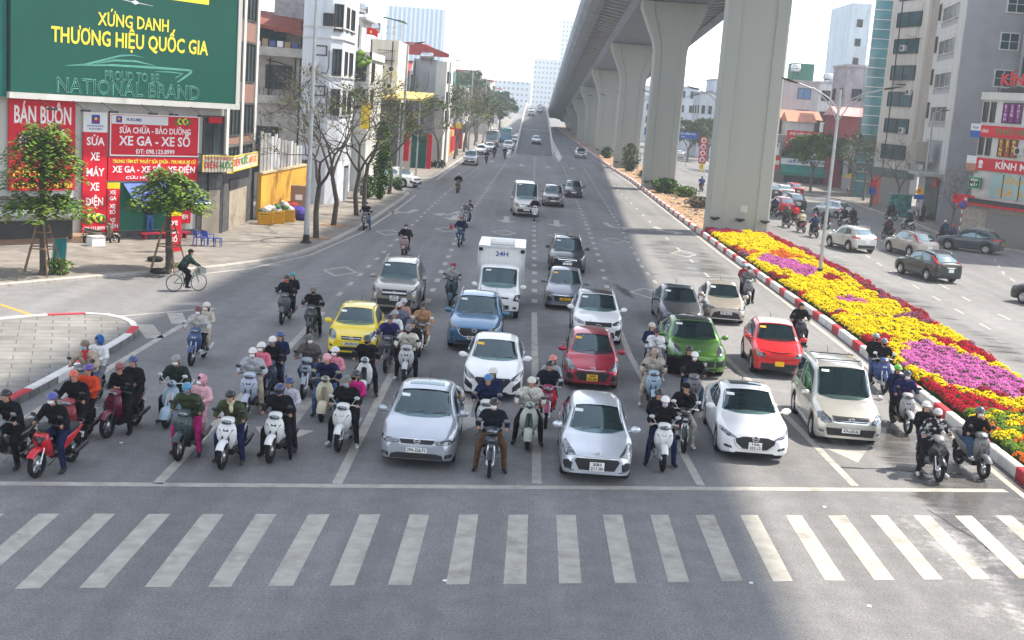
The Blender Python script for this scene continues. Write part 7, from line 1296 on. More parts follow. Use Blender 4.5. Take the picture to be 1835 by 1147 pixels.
# ------------------------------------------------------------------ the right-hand road, seen from behind
def away(kind, px, py, rz_, rgb, name, label, **k): return car(kind, rear_at(kind, px, py, rz_), rz_, rgb, name, label, **k)
away('crv', 1702, 500, pi+.28, (.012, .022, .022), 'black_crossover', 'black crossover in full sun on the right-hand road')
away('volvo', 1664, 457, pi+.25, (.40, .38, .35), 'beige_crossover', 'silvery beige crossover with red tail lights just ahead of the black one')
away('sport', 1552, 447, pi+.25, (.58, .58, .57), 'silver_crossover', 'silver crossover with red tail lamps alone in the shade, near the lamp post')
away('suv', 1795, 450, pi+1.0, (.03, .045, .06), 'navy_suv', 'dark navy SUV seen from its side in front of the shuttered shop', extra={'plate': PLATEY})
away('hatch', 1518, 387, pi+.62, (.68, .72, .76), 'white_hatchback', 'pale white hatchback turning on the right-hand road')
away('vf', 1412, 381, pi+.12, (.5, .012, .03), 'red_hatchback', 'red hatchback beyond the pier on the right-hand road')
away('crv', 1431, 375, pi+.12, (.015, .017, .02), 'black_suv', 'black SUV beside the red hatchback beyond the pier')
away('vios', 1390, 352, pi+.1, (.10, .11, .12), 'dark_sedan', 'dark sedan half hidden by the pier in the knot of far cars')
away('accent', 1412, 352, pi+.1, (.6, .62, .63), 'white_sedan', 'white sedan amid the knot of far cars beyond the pier')
away('vf', 1430, 350, pi+.1, (.40, .05, .05), 'dark_red_hatchback', 'dark red hatchback, farthest of the knot of cars beyond the pier')
car('pickup', tuple(G(1553, 350)), -1.3, (.10, .12, .15), 'parked_pickup', 'dark blue-grey pickup parked by the shops behind the bare trees')
car('accent', tuple(G(1215, 283)), pi+.05, (.62, .66, .68), 'parked_car', 'pale car beyond the second pier on the far road')
r = car('crv', tuple(G(1893, 552)), pi+.6, (.014, .015, .017), 'black_car', 'black car cut off by the right edge of the picture')
# ------------------------------------------------------------------ box truck and buses
def truck():
    c = dict(L=1.75, W=1.74, H=1.98, wf=.62, wr=9, R=.33, gc=.32, sc=.34, s1=.78, s2=1.6, sb=1.72, zn=1.0, zh=1.18, zb=1.16, zd=1.85, rw=.72, pz=.62, ez=.92, emb='bar', esz=(.07, .04), drop=.02, bp=.98, cp=1.58, nose=.88, rz0=1.4, rpz=.9,
      front=[('headlight', [(.58, .74), (.82, .72), (.85, .98), (.66, .98)], 'trim', .010, True), ('headlamp_lens', [(.66, .77), (.80, .76), (.80, .9), (.70, .9)], 'lamp', .018, True), ('grille', [(-.42, .83), (-.42, .89), (.42, .89), (.42, .83)], 'trim', .008, False), ('intake', [(-.45, .42), (-.45, .58), (.45, .58), (.45, .42)], 'trim', .008, False), ('fog_lamp', [(.60, .44), (.60, .54), (.74, .54), (.74, .44)], 'lamp', .012, True)], hk='trim')
    SPECS['truck'] = c; c['se'] = 1.5
    g = G(890, 561, .25); L = 5.0
    r = thing('box_truck', 'white box truck with 24H lettered on its cargo box, behind the blue crossover', 'truck', (g.x, g.y+L/2, 0))
    pr = build_car(c); mm = {'paint': cmat('paint', (.78, .78, .78)), 'plate': PLATEW}
    cab = spawn(pr, r, mm, skip=('rear_window', 'door_handle', 'antenna', 'underbody'))
    for o in cab:
        if o and o.parent == r: o.location.y = -L/2+1.75/2
    for o, (nm, me, ks, par) in zip(cab, pr):
        if nm == 'wheel' and min(v.co.y for v in me.vertices) > 3:
            for ch in list(o.children): bpy.data.objects.remove(ch)
            bpy.data.objects.remove(o)
    PNL = mat('cargo_panel', (.62, .62, .62), .45, .2, .06, 1.5, stretch=(12, 12, .3), bump=.2, bscale=1.5)
    b = MB(); b.bx((-.92, -.62, .78), (.92, 2.5, 2.62)); box = b.build('cargo_box', [PNL], r)
    f = MB(); f.bx((-.95, -.66, 2.58), (.95, 2.53, 2.66)); f.bx((-.95, -.66, .74), (.95, 2.53, .80))
    for x in (-.93, .93):
        for yy in (-.64, 2.5): f.box((x, yy, 1.69), (.06, .06, 1.80))
    f.build('frame', [ALLOY], box)
    for x in (-.84, .84): MB().box((x, -.69, 2.50), (.16, .05, .13)).build('corner_guard', BLACK, box)
    d = MB(); d.box((0, .3, 2.78), (1.0, .5, .14)); d.box((0, .0, 2.72), (.9, .2, .1)); d.build('cooling_unit', WHITEP, box)
    text('24H', .26, Matrix.Translation((.02, -.628, 2.34)), box, mat('sign_blue', (.02, .06, .25), .5), bold=.012, fit=.5)
    f = MB(); f.bx((-.35, -.9, .5), (.35, 2.4, .76)); f.build('chassis', [PAL['under']], r)
    t, a = wheel_mb(.33, .3)
    for sg in (1, -1):
        M = Matrix.Translation((sg*.72, 1.75, .33)) @ (Matrix.Rotation(pi, 4, 'Z') if sg < 0 else Matrix())
        q = MB(); q.v = [tuple(M @ V(p)) for p in t.v]; q.f, q.m, q.sm = t.f, t.m, t.sm; q.build('wheel', BLACK, r)
truck()
def bus(px, py, rgb, band, label):
    c = dict(L=9., W=2.4, H=3.0, wf=2.0, wr=6.6, R=.45, gc=.3, sc=.10, s1=.42, s2=8.7, sb=8.98, zn=1.15, zh=1.3, zb=1.25, zd=2.7, rw=.80, pz=.5, ez=None, drop=.02, third=1, bp=.2, cp=4.5, se=8.4, nose=.94, rz0=1.6, front=[('headlight', [(.75, .7), (.75, .85), (1.05, .85), (1.05, .7)], 'lamp', .012, True), ('bumper', [(-1.1, .4), (-1.1, .6), (1.1, .6), (1.1, .4)], 'trim', .01, False), ('route_board', [(-.8, 2.62), (-.8, 2.84), (.8, 2.84), (.8, 2.62)], 'roofc', .016, False)])
    if 'bus' not in PROTO: SPECS['bus'] = c; PROTO['bus'] = build_car(c)
    g = G(px, py); r = thing('city_bus', label, 'bus', (g.x, g.y+4.5, 0)); spawn(PROTO['bus'], r, {'paint': cmat('paint', rgb), 'roofc': cmat('sign', band)}, ('antenna', 'wiper', 'door_handle', 'door_seam', 'sill'))
bus(880, 264, (.34, .30, .30), (.1, .1, .1), 'grey coach coming along the left side far down the avenue')
bus(905, 257, (.08, .20, .33), (.02, .35, .15), 'blue bus with a green board above its windscreen, beside the grey coach')
# ================================================================== MOTORBIKES
PAL.update(body=cmat('plastic', (.5, .5, .5)), body2=cmat('plastic', (.04, .04, .04)), saddle=mat('saddle_vinyl', (.018, .017, .017), .5, 0, .2, 9, bump=.2))
def bike_wheel(r, w_, yc):
    t = MB(); n = 20
    rows = []
    for i in range(n+1):
        a = 2*pi*i/n; rows.append([V((w_*cos(b), yc+(r-w_+w_*sin(b))*cos(a), r+(r-w_+w_*sin(b))*sin(a))) for b in [2*pi*k/8 for k in range(8)]])
    t.grid(rows, 0, True, True)
    d = MB()
    for k in range(5):
        a = 2*pi*k/5; M = Matrix.Rotation(a, 3, 'X'); d.box(V((0, yc, r))+M @ V((0, 0, r*.42)), (.025, .045, r*.8), 0, M=M)
    d.lathe([(r*.80, -.02), (r*.86, -.03), (r*.86, .03), (r*.80, .02)], (0, yc, r), 18, 0, 'X'); d.lathe([(.005, -.07), (.055, -.06), (.055, .06), (.005, .07)], (0, yc, r), 10, 0, 'X')
    d.lathe([(.10, .045), (.10, .05), (.03, .05)], (0, yc, r), 12, 0, 'X')
    return t, d
def loft(mb, rows, mi=0, caps=True):
    mb.grid(rows, mi, True, True)
    if caps:
        for r, rev in ((rows[0], 1), (rows[-1], 0)):
            c = sum((V(p) for p in r), V())/len(r); k = len(r); o = len(mb.v); mb.v += [tuple(p) for p in r]+[tuple(c)]
            for j in range(k): mb.f.append([o+(j+1) % k, o+j, o+k] if rev else [o+j, o+(j+1) % k, o+k]); mb.m.append(mi); mb.sm.append(True)
def sring(c, rx, ry, n=12, e=2.6, ax='Z', yb=None):
    """rounded-box ring round c lying across axis ax"""
    out = []
    for k in range(n):
        a = 2*pi*k/n; x = abs(cos(a))**(2/e)*(1 if cos(a) > 0 else -1)*rx; y = abs(sin(a))**(2/e)*(1 if sin(a) > 0 else -1)*ry
        out.append(V((x, y, 0))+V(c) if ax == 'Z' else V((x, 0, y))+V(c))
    return out
def build_bike(st):
    pr = []; wf, wr = -.66, .60; R = {'sh': .31, 'scooter': .285, 'vespa': .25, 'under': .30, 'sport': .30}[st]
    for yc in (wf, wr):
        t, d = bike_wheel(R, .055 if st != 'under' else .045, yc); wi = proto_add(pr, 'wheel', t, ['rubber']); proto_add(pr, 'rim', d, ['alloy'], wi)
    # front fork and mudguard
    q = MB()
    for s in (-1, 1): q.tube([(s*.075, wf, R), (s*.075, wf+.14, .62), (s*.05, wf+.22, .86)], [.022, .024, .02], 7)
    proto_add(pr, 'fork', q, ['alloy' if st in ('under', 'sport') else 'body2'])
    q = MB(); rows = []; a0, a1 = (.25, 2.55) if st != 'vespa' else (.0, 3.0)
    for k in range(11):
        a = lerp(a0, a1, k/10); r = R+.035; wd = .085 if st != 'vespa' else .11; dr = .06 if st != 'vespa' else .13
        def at(x, rr): return V((x, wf+rr*cos(a), R+rr*sin(a)))
        rows.append([at(-wd, r-dr), at(-wd*.96, r-.01), at(-wd*.5, r+.02), at(0, r+.03), at(wd*.5, r+.02), at(wd*.96, r-.01), at(wd, r-dr)])
    q.grid(rows); proto_add(pr, 'front_mudguard', q, ['body'])
    # leg shield: what one sees first from the front
    if st in ('sh', 'scooter'):
        sec = [(.38, -.30, .08, .04), (.48, -.36, .15, .06), (.62, -.41, .215, .08), (.76, -.43, .235, .09), (.90, -.41, .21, .08), (.98, -.38, .16, .07)]
        q = MB(); loft(q, [sring((0, y, z), w_, d_, 14) for z, y, w_, d_ in sec]); ap = proto_add(pr, 'leg_shield', q, ['body'])
        q = MB(); q.add([(0, -.462, .50), (.11, -.50, .80), (.07, -.49, .88), (0, -.515, .84), (-.07, -.49, .88), (-.11, -.50, .80)], [(0, 1, 2, 3, 4, 5)]); q.add([(x, y+.03, z) for x, y, z in q.v[:6]], [(5, 4, 3, 2, 1, 0)])
        proto_add(pr, 'front_panel', q, ['body2'], ap)
        for s in (-1, 1):
            q = MB(); q.add([(s*.10, -.50, .70), (s*.185, -.47, .86), (s*.14, -.50, .865), (s*.09, -.52, .74)], [(0, 1, 2, 3)]); q.add([(s*.10, -.46, .70), (s*.185, -.43, .86), (s*.14, -.46, .865), (s*.09, -.48, .74)], [(3, 2, 1, 0)]); q.add(q.v[:8], [(0, 4, 5, 1), (1, 5, 6, 2), (2, 6, 7, 3), (3, 7, 4, 0)]); proto_add(pr, 'indicator', q, ['lamp'], ap)
    elif st == 'vespa':
        sec = [(.34, -.26, .12, .05), (.46, -.34, .20, .06), (.62, -.39, .235, .08), (.80, -.38, .225, .08), (.94, -.34, .16, .07), (1.0, -.33, .09, .06)]
        q = MB(); loft(q, [sring((0, y, z), w_, d_, 16, 2.2) for z, y, w_, d_ in sec]); ap = proto_add(pr, 'leg_shield', q, ['body'])
        q = MB(); q.box((0, -.465, .70), (.075, .04, .36)); proto_add(pr, 'front_panel', q, ['body2'], ap)
    else:
        sec = [(.44, -.22, .05, .05), (.54, -.30, .10, .07), (.66, -.40, .14, .09), (.80, -.46, .165, .10), (.92, -.43, .13, .07)]
        if st == 'sport': sec = [(.36, -.18, .07, .08), (.48, -.30, .14, .11), (.64, -.44, .19, .12), (.80, -.52, .20, .11), (.92, -.50, .15, .08)]
        q = MB(); loft(q, [sring((0, y, z), w_, d_, 14) for z, y, w_, d_ in sec]); ap = proto_add(pr, 'leg_shield', q, ['body'])
        q = MB(); y_ = -.55 if st == 'under' else -.62
        q.add([(0, y_+.05, .62), (.09, y_+.01, .78), (.04, y_, .88), (-.04, y_, .88), (-.09, y_+.01, .78)], [(0, 1, 2, 3, 4)]); q.add([(x, y+.05, z) for x, y, z in q.v[:5]], [(4, 3, 2, 1, 0)]); proto_add(pr, 'front_panel', q, ['body2'], ap)
    # handlebar, its cowl, the headlight
    if st in ('sh', 'scooter', 'under'):
        q = MB(); loft(q, [sring((0, -.47, 1.02), .06, .03, 12, ax='Y'), sring((0, -.45, 1.02), .125, .065, 12, ax='Y'), sring((0, -.38, 1.04), .165, .085, 12, ax='Y'), sring((0, -.28, 1.06), .14, .06, 12, ax='Y')]); hb = proto_add(pr, 'handlebar_cowl', q, ['body' if st != 'under' else 'body'])
        q = MB(); loft(q, [sring((0, -.485, 1.015), .05, .02, 10, ax='Y'), sring((0, -.478, 1.015), .115, .05, 10, ax='Y'), sring((0, -.43, 1.02), .12, .055, 10, ax='Y')]); proto_add(pr, 'headlight', q, ['lamp'], hb)
    elif st == 'vespa':
        q = MB(); q.ell((0, -.36, 1.06), (.12, .12, .09), 12, 8); hb = proto_add(pr, 'handlebar_cowl', q, ['body'])
        q = MB(); q.lathe([(.005, -.05), (.06, -.045), (.08, -.02), (.085, .03)], (0, -.45, 1.06), 14, 0, 'Y'); proto_add(pr, 'headlight', q, ['lamp'], hb)
    else:
        q = MB(); loft(q, [sring((0, -.52, .98), .09, .03, 12, ax='Y'), sring((0, -.44, 1.04), .14, .06, 12, ax='Y'), sring((0, -.30, 1.06), .13, .05, 12, ax='Y')]); hb = proto_add(pr, 'handlebar_cowl', q, ['body2'])
        q = MB()
        for s in (-1, 1): q.add([(s*.02, -.665, .80), (s*.15, -.62, .90), (s*.16, -.60, .83), (s*.04, -.65, .74)], [(0, 1, 2, 3)], 0)
        q.box((0, -.60, .82), (.12, .06, .08)); proto_add(pr, 'headlight', q, ['lamp'], hb)
    q = MB(); q.tube([(-.35, -.22, 1.03), (-.22, -.30, 1.07), (0, -.33, 1.05), (.22, -.30, 1.07), (.35, -.22, 1.03)], .014, 6)
    for s in (-1, 1): q.tube([(s*.25, -.285, 1.06), (s*.36, -.215, 1.025)], .02, 6); q.tube([(s*.22, -.33, 1.07), (s*.35, -.29, 1.03)], .007, 4)
    hh = proto_add(pr, 'handlebar', q, ['body2'])
    for s in (-1, 1):
        q = MB(); q.tube([(s*.19, -.31, 1.07), (s*.25, -.33, 1.17), (s*.30, -.33, 1.235)], .008, 5); q.ell((s*.315, -.33, 1.255), (.075, .022, .045), 10, 6); proto_add(pr, 'mirror', q, ['body2'], hh)
    # floor, engine, rear body, saddle
    q = MB()
    if st in ('sh', 'scooter', 'vespa'): q.bx((-.16, -.34, .30), (.16, .10, .37)); q.bx((-.13, -.32, .24), (.13, .3, .31))
    else: loft(q, [sring((0, -.32, .66), .07, .07, 10, ax='Y'), sring((0, -.1, .58), .08, .09, 10, ax='Y'), sring((0, .1, .62), .09, .10, 10, ax='Y')]); q.tube([(0, -.15, .38), (0, .18, .38)], [.10, .14], 8)
    proto_add(pr, 'floorboard' if st in ('sh', 'scooter', 'vespa') else 'frame', q, ['body2'])
    q = MB(); loft(q, [sring((0, y, z), w_, h_, 14, 2.5, 'Y') for y, z, w_, h_ in ((.02, .50, .10, .16), (.10, .54, .145, .19), (.35, .60, .155, .15), (.60, .68, .14, .11), (.82, .76, .10, .07), (.92, .80, .05, .04))])
    rb = proto_add(pr, 'rear_body', q, ['body'])
    q = MB(); loft(q, [sring((0, y, z), w_, h_, 12, 3, 'Y') for y, z, w_, h_ in ((.0, .70, .08, .03), (.05, .725, .13, .05), (.30, .735, .15, .05), (.42, .77, .155, .05), (.70, .82, .13, .045), (.80, .84, .08, .03))])
    proto_add(pr, 'saddle', q, ['saddle'])
    q = MB(); q.tube([(s, .52+.3*(1-abs(s)/.13*0), .84) for s in (0,)]+[(0, .9, .86)], .01, 5) if 0 else q.tube([(-.13, .62, .80), (-.14, .86, .90), (0, .95, .91), (.14, .86, .90), (.13, .62, .80)], .012, 6); proto_add(pr, 'grab_rail', q, ['body2'])
    q = MB(); loft(q, [sring((0, .88, .77), .085, .04, 10, ax='Y'), sring((0, .935, .77), .07, .03, 10, ax='Y')]); proto_add(pr, 'tail_light', q, ['red'], rb)
    q = MB(); q.box((0, .95, .55), (.15, .012, .13), M=Matrix.Rotation(-.3, 3, 'X')); proto_add(pr, 'number_plate', q, ['plate'])
    q = MB(); q.box((0, .85, .60), (.10, .22, .02), M=Matrix.Rotation(-.6, 3, 'X')); q.box((0, wr+.26, .50), (.13, .02, .26), M=Matrix.Rotation(.2, 3, 'X')); proto_add(pr, 'rear_mudguard', q, ['body2'])
    q = MB(); q.tube([(.10, -.02, .24), (.15, .25, .25), (.17, .42, .29)], .022, 6); q.tube([(.17, .40, .29), (.185, .62, .34), (.19, .90, .42)], [.045, .055, .045], 9); proto_add(pr, 'exhaust', q, ['body2'])
    q = MB(); q.bx((-.14, .12, .22), (.06, .52, .42)); q.tube([(-.11, .48, R), (-.11, .25, .32)], .07, 8); q.tube([(.11, .62, R), (.11, .72, .66)], .025, 6); proto_add(pr, 'engine', q, ['under'])
    q = MB(); q.tube([(-.10, .18, .2), (-.24, .14, .03)], .01, 4); q.tube([(-.24, .10, .03), (-.24, .18, .03)], .012, 4); proto_add(pr, 'side_stand', q, ['body2'])
    if st in ('under', 'sport'):
        q = MB(); q.tube([(-.24, -.02, .30), (.24, -.02, .30)], .014, 6); q.tube([(-.2, .42, .36), (.2, .42, .36)], .013, 6); proto_add(pr, 'footrest', q, ['body2'])
    return pr
# ================================================================== PEOPLE
PAL.update(jacket=cmat('cloth', (.02, .02, .025)), trousers=cmat('cloth', (.03, .03, .04)), skin=SKIN, shoe=mat('dark_shoe', (.03, .028, .026), .6), hair=mat('black_hair', (.012, .010, .010), .6), helmet=cmat('plastic', (.03, .03, .03)), visor=mat('dark_visor', (.01, .012, .014), .1, coat=.6), mask=mat('white_mask', (.72, .73, .75), .8), eye=mat('dark_eye', (.015, .012, .01), .3))
def capsule(mb, a, b, ra, rb, n=10):
    a, b = V(a), V(b); d = (b-a); L = d.length
    if L < 1e-5: mb.ell(a, (ra, ra, ra), n, 6); return
    d /= L; mb.tube([a-d*ra*.95, a-d*ra*.6, a, b, b+d*rb*.6, b+d*rb*.95], [ra*.3, ra*.8, ra, rb, rb*.8, rb*.3], n)
def seg_d(p, a, b):
    ab = b-a; t = max(0, min(1, (p-a).dot(ab)/max(1e-9, ab.dot(ab)))); return (p-a-ab*t).length, t
def person_mesh(J, voxel=.024, skirt=False):
    """one continuous body grown round the joints J; the clothes are faces of the same surface"""
    S_ = []   # (kind, a, b, ra, rb)
    v = {k: V(p) for k, p in J.items()}
    up = (v['neck']-v['hip']).normalized(); sh = (v['shL']-v['shR']); x = sh.normalized()
    S_ += [('t', v['hip']-x*.085, v['hip']+x*.085, .145, .145), ('j', v['hip']+up*.11-x*.085, v['hip']+up*.11+x*.085, .152, .152), ('j', v['chest']-x*.105, v['chest']+x*.105, .150, .150),
           ('j', lerp(v['hip'], v['chest'], .5)-x*.09, lerp(v['hip'], v['chest'], .5)+x*.09, .15, .15), ('j', v['shL']-x*.03, v['shR']+x*.03, .098, .098), ('j', v['chest'], v['neck'], .12, .085)]
    S_ += [('s', v['neck'], v['head']-V((0, 0, .05)), .058, .058)]
    f = J.get('face', (0, -1, 0)); f = V(f).normalized()
    S_ += [('s', v['head']+V((0, 0, .045))-f*.012, v['head']+V((0, 0, .05))-f*.012, .088, .09), ('s', v['head']+f*.03-V((0, 0, .055)), v['head']+f*.025+V((0, 0, .0)), .058, .07), ('s', v['head']+f*.095-V((0, 0, .005)), v['head']+f*.085+V((0, 0, .03)), .02, .014)]
    for s in 'LR':
        S_ += [('j', v['sh'+s], v['el'+s], .085, .072), ('j', v['el'+s], lerp(v['el'+s], v['ha'+s], .86), .072, .055), ('s', lerp(v['el'+s], v['ha'+s], .84), v['ha'+s], .036, .036)]
        S_ += [('t', lerp(v['hip'], v['kn'+s], .08)+(x if s == 'L' else -x)*.085, v['kn'+s], .118, .086), ('t', v['kn'+s], lerp(v['kn'+s], v['an'+s], .95), .083, .062)]
        fd = V(J.get('foot'+s, (0, -1, 0))).normalized(); S_ += [('f', v['an'+s]-V((0, 0, .03))-fd*.03, v['an'+s]-V((0, 0, .045))+fd*.17, .054, .044)]
    mb = MB()
    for k, a, b, ra, rb in S_: capsule(mb, a, b, ra, rb)
    me = mb.mesh('t', []); o = bpy.data.objects.new('t', me); COL.objects.link(o)
    r = o.modifiers.new('r', 'REMESH'); r.mode = 'VOXEL'; r.voxel_size = voxel; sm_ = o.modifiers.new('s', 'SMOOTH'); sm_.factor = .5; sm_.iterations = 2
    dg = bpy.context.evaluated_depsgraph_get(); out = bpy.data.meshes.new_from_object(o.evaluated_get(dg)); bpy.data.objects.remove(o); bpy.data.meshes.remove(me)
    vs = [tuple(p.co) for p in out.vertices]; fs = [list(p.vertices) for p in out.polygons]; bpy.data.meshes.remove(out)
    mb = MB(); mb.v = vs; kk = {'j': 0, 't': 1, 's': 2, 'f': 3}
    for fc in fs:
        c = sum((V(vs[i]) for i in fc), V())/len(fc); best = min(S_, key=lambda q: (lambda d, t: d/lerp(q[3], q[4], t))(*seg_d(c, q[1], q[2])))
        mb.f.append(fc); mb.m.append(kk[best[0]]); mb.sm.append(True)
    # five fingers on each hand, curled
    for s in 'LR':
        h = v['ha'+s]; d = (h-v['el'+s]).normalized(); sd_ = d.cross(V((0, 0, 1))).normalized(); dn = d.cross(sd_).normalized()
        if dn.z > 0: dn = -dn
        for k in range(4):
            b = h+d*.025+sd_*(k-1.5)*.019; l = (.034, .04, .037, .028)[k]; mb.tube([b, b+d*l, b+d*(l+.012)+dn*.028, b+d*(l-.012)+dn*.044], [.010, .0095, .009, .007], 5, 2)
        b = h+sd_*(.036 if s == 'L' else -.036); mb.tube([b, b+d*.03+dn*.018, b+d*.045+dn*.032], [.011, .010, .008], 5, 2)
    # eyes
    fx = f.cross(V((0, 0, 1))).normalized()
    for s in (-1, 1): mb.ell(v['head']+f*.078+fx*s*.032+V((0, 0, .028)), (.014, .014, .008), 6, 4, 4); mb.ell(v['head']+fx*s*.088-f*.012+V((0, 0, .01)), (.014, .016, .03), 6, 4, 2)
    return mb
def head_gear(J):
    h = V(J['head']); f = V(J.get('face', (0, -1, 0))).normalized(); a = atan2(-f.x, f.y)+pi; M = Matrix.Rotation(atan2(f.x, -f.y), 3, 'Z')
    top = h+V((0, 0, .05))
    q = {}
    mb = MB(); mb.ell(top-f*.012, (.114, .130, .117), 16, 8, 0, M, -.12); mb.lathe([(.118, 0), (.124, .012)], top-f*.01-V((0, 0, .02)), 16) if 0 else None
    mb.ell(top+f*.10+V((0, 0, .0)), (.088, .07, .016), 12, 4, 0, M, -1); q['helmet'] = mb
    mb = MB(); mb.ell(top-f*.012-V((0, 0, .01)), (.124, .140, .13), 16, 9, 0, M, -.75); q['full_helmet'] = mb
    mb = MB(); mb.ell(h+f*.07+V((0, 0, .03)), (.105, .07, .065), 12, 6, 0, M); q['visor'] = mb
    mb = MB(); mb.ell(h+f*.055-V((0, 0, .035)), (.068, .058, .052), 12, 6, 0, M); q['mask'] = mb
    mb = MB(); mb.ell(top-f*.02-V((0, 0, .0)), (.098, .108, .10), 14, 7, 0, M, -.35); mb.ell(h-f*.06-V((0, 0, .08)), (.075, .05, .13), 10, 6, 0, M); q['hair'] = mb
    mb = MB(); mb.ell(top-f*.01, (.106, .112, .10), 14, 6, 0, M, .0); mb.ell(top+f*.11-V((0, 0, .002)), (.08, .07, .012), 12, 4, 0, M, -1); q['cap'] = mb
    mb = MB(); mb.ell(top-f*.03-V((0, 0, .03)), (.128, .118, .15), 14, 8, 0, M, -.9); q['hood'] = mb
    return q
def legs(sL, sR):
    d = {}
    for s, k, sg in (('L', sL, 1), ('R', sR, -1)):
        kn, an, ft = {'up': ((.19, -.28, .72), (.13, -.20, .44), (0, -1, .1)), 'down': ((.27, -.25, .63), (.29, -.13, .10), (.2, -1, 0)), 'wide': ((.29, -.24, .62), (.33, -.16, .10), (.3, -1, 0)),
                      'rear': ((.22, .16, .70), (.20, .30, .40), (.1, -1, 0)), 'rdown': ((.26, .22, .58), (.31, .34, .12), (.2, -1, 0))}[k]
        d['kn'+s] = (sg*kn[0], kn[1], kn[2]); d['an'+s] = (sg*an[0], an[1], an[2]); d['foot'+s] = (sg*ft[0], ft[1], ft[2])
    return d
def rider(lean=0., sL='up', sR='down', face=(0, -1, -.05), hands='bar', wide=1.06):
    lean += .07; J = dict(hip=(0, .18, .845), chest=(0, .09-lean*.5, 1.20), neck=(0, .02-lean, 1.415), head=(0, -.03-lean*1.2, 1.575-lean*.15), face=face, shL=(.19*wide, .04-lean, 1.355), shR=(-.19*wide, .04-lean, 1.355))
    for s, sg in (('L', 1), ('R', -1)): J['el'+s] = (sg*.34, -.05-lean*.6, 1.12); J['ha'+s] = (sg*.325, -.245, 1.07)
    if hands == 'chin': J['elL'] = (.26, -.20, 1.17); J['haL'] = (.05, -.17-lean, 1.44)
    if hands == 'phone': J['elL'] = (.27, -.12, 1.08); J['haL'] = (.06, -.26, 1.13); J['haR'] = (-.06, -.26, 1.13); J['elR'] = (-.27, -.12, 1.08)
    J.update(legs(sL, sR)); return J
def pillion(face=(.1, -1, 0), sL='rear', sR='rear', side=0., hands='waist', h=0.):
    J = dict(hip=(0, .58, .93), chest=(side*.4, .52, 1.26), neck=(side*.8, .46, 1.45+h), head=(side, .42, 1.61+h), face=face, shL=(.175+side*.8, .48, 1.395+h), shR=(-.175+side*.8, .48, 1.395+h))
    for s, sg in (('L', 1), ('R', -1)): J['el'+s] = (sg*.27+side*.5, .44, 1.20); J['ha'+s] = (sg*.19, .25, 1.14) if hands == 'waist' else (sg*.14, .30, .96)
    J.update(legs(sL, sR)); return J
def standing(arm=0.):
    J = dict(hip=(0, 0, .92), chest=(0, .0, 1.28), neck=(0, .0, 1.46), head=(0, -.03, 1.62), shL=(.18, 0, 1.40), shR=(-.18, 0, 1.40), knL=(.11, -.03, .50), knR=(-.11, .0, .50), anL=(.12, .02, .09), anR=(-.13, .03, .09), footL=(.15, -1, 0), footR=(-.15, -1, 0))
    J['elL'] = (.26, .04, 1.13); J['haL'] = (.25, -.06, .90); J['elR'] = (-.26, .04, 1.13); J['haR'] = (-.25, -.06, .90)
    if arm: J['elL'] = (.28, -.16, 1.22); J['haL'] = (.20, -.42, 1.32); J['elR'] = (-.27, -.16, 1.25); J['haR'] = (-.2, -.42, 1.42)
    return J
def cycling():
    J = dict(hip=(0, .22, .98), chest=(0, .02, 1.24), neck=(0, -.10, 1.42), head=(0, -.15, 1.56), shL=(.17, -.06, 1.36), shR=(-.17, -.06, 1.36), elL=(.27, -.22, 1.16), elR=(-.27, -.22, 1.16), haL=(.25, -.44, 1.06), haR=(-.25, -.44, 1.06), knL=(.11, -.14, .78), knR=(-.11, -.08, .62), anL=(.10, .02, .44), anR=(-.10, .04, .22))
    return J
POSES = {'ride_up': rider(0, 'up', 'up'), 'one_down': rider(.02, 'down', 'up'), 'other_down': rider(.02, 'up', 'down', (.12, -1, -.1)), 'both_down': rider(.0, 'wide', 'wide', (-.05, -1, -.05)), 'lean': rider(.12, 'down', 'down', (.05, -1, -.3)),
         'chin': rider(.02, 'down', 'up', (.25, -1, -.1), 'chin'), 'phone': rider(.05, 'down', 'down', (0, -1, -.55), 'phone'), 'look': rider(.0, 'down', 'up', (.7, -1, -.05)), 'look_right': rider(.03, 'up', 'down', (-.7, -1, -.1)),
         'pillion': pillion(), 'pillion_side': pillion((-.5, -1, .05), side=.09), 'pillion_left': pillion((.3, -1, 0), side=-.10, hands='lap'), 'pillion_down': pillion((.1, -1, 0), 'rdown', 'rdown', .07), 'stand': standing(), 'reach': standing(1), 'cycle': cycling()}
_pm, _hg, _rp = {}, {}, {}
def pose_mesh(p):
    if p not in _pm:
        _pm[p] = person_mesh(POSES[p]).mesh('person', [PAL[k] for k in ('jacket', 'trousers', 'skin', 'shoe', 'eye')]); _hg[p] = {k: m_.mesh(k, [PAL[{'helmet': 'helmet', 'full_helmet': 'helmet', 'cap': 'helmet', 'visor': 'visor', 'mask': 'mask', 'hair': 'hair', 'hood': 'jacket'}[k]]]) for k, m_ in head_gear(POSES[p]).items()}
    return _pm[p]
def setm(o, i, m): o.material_slots[i].link = 'OBJECT'; o.material_slots[i].material = m
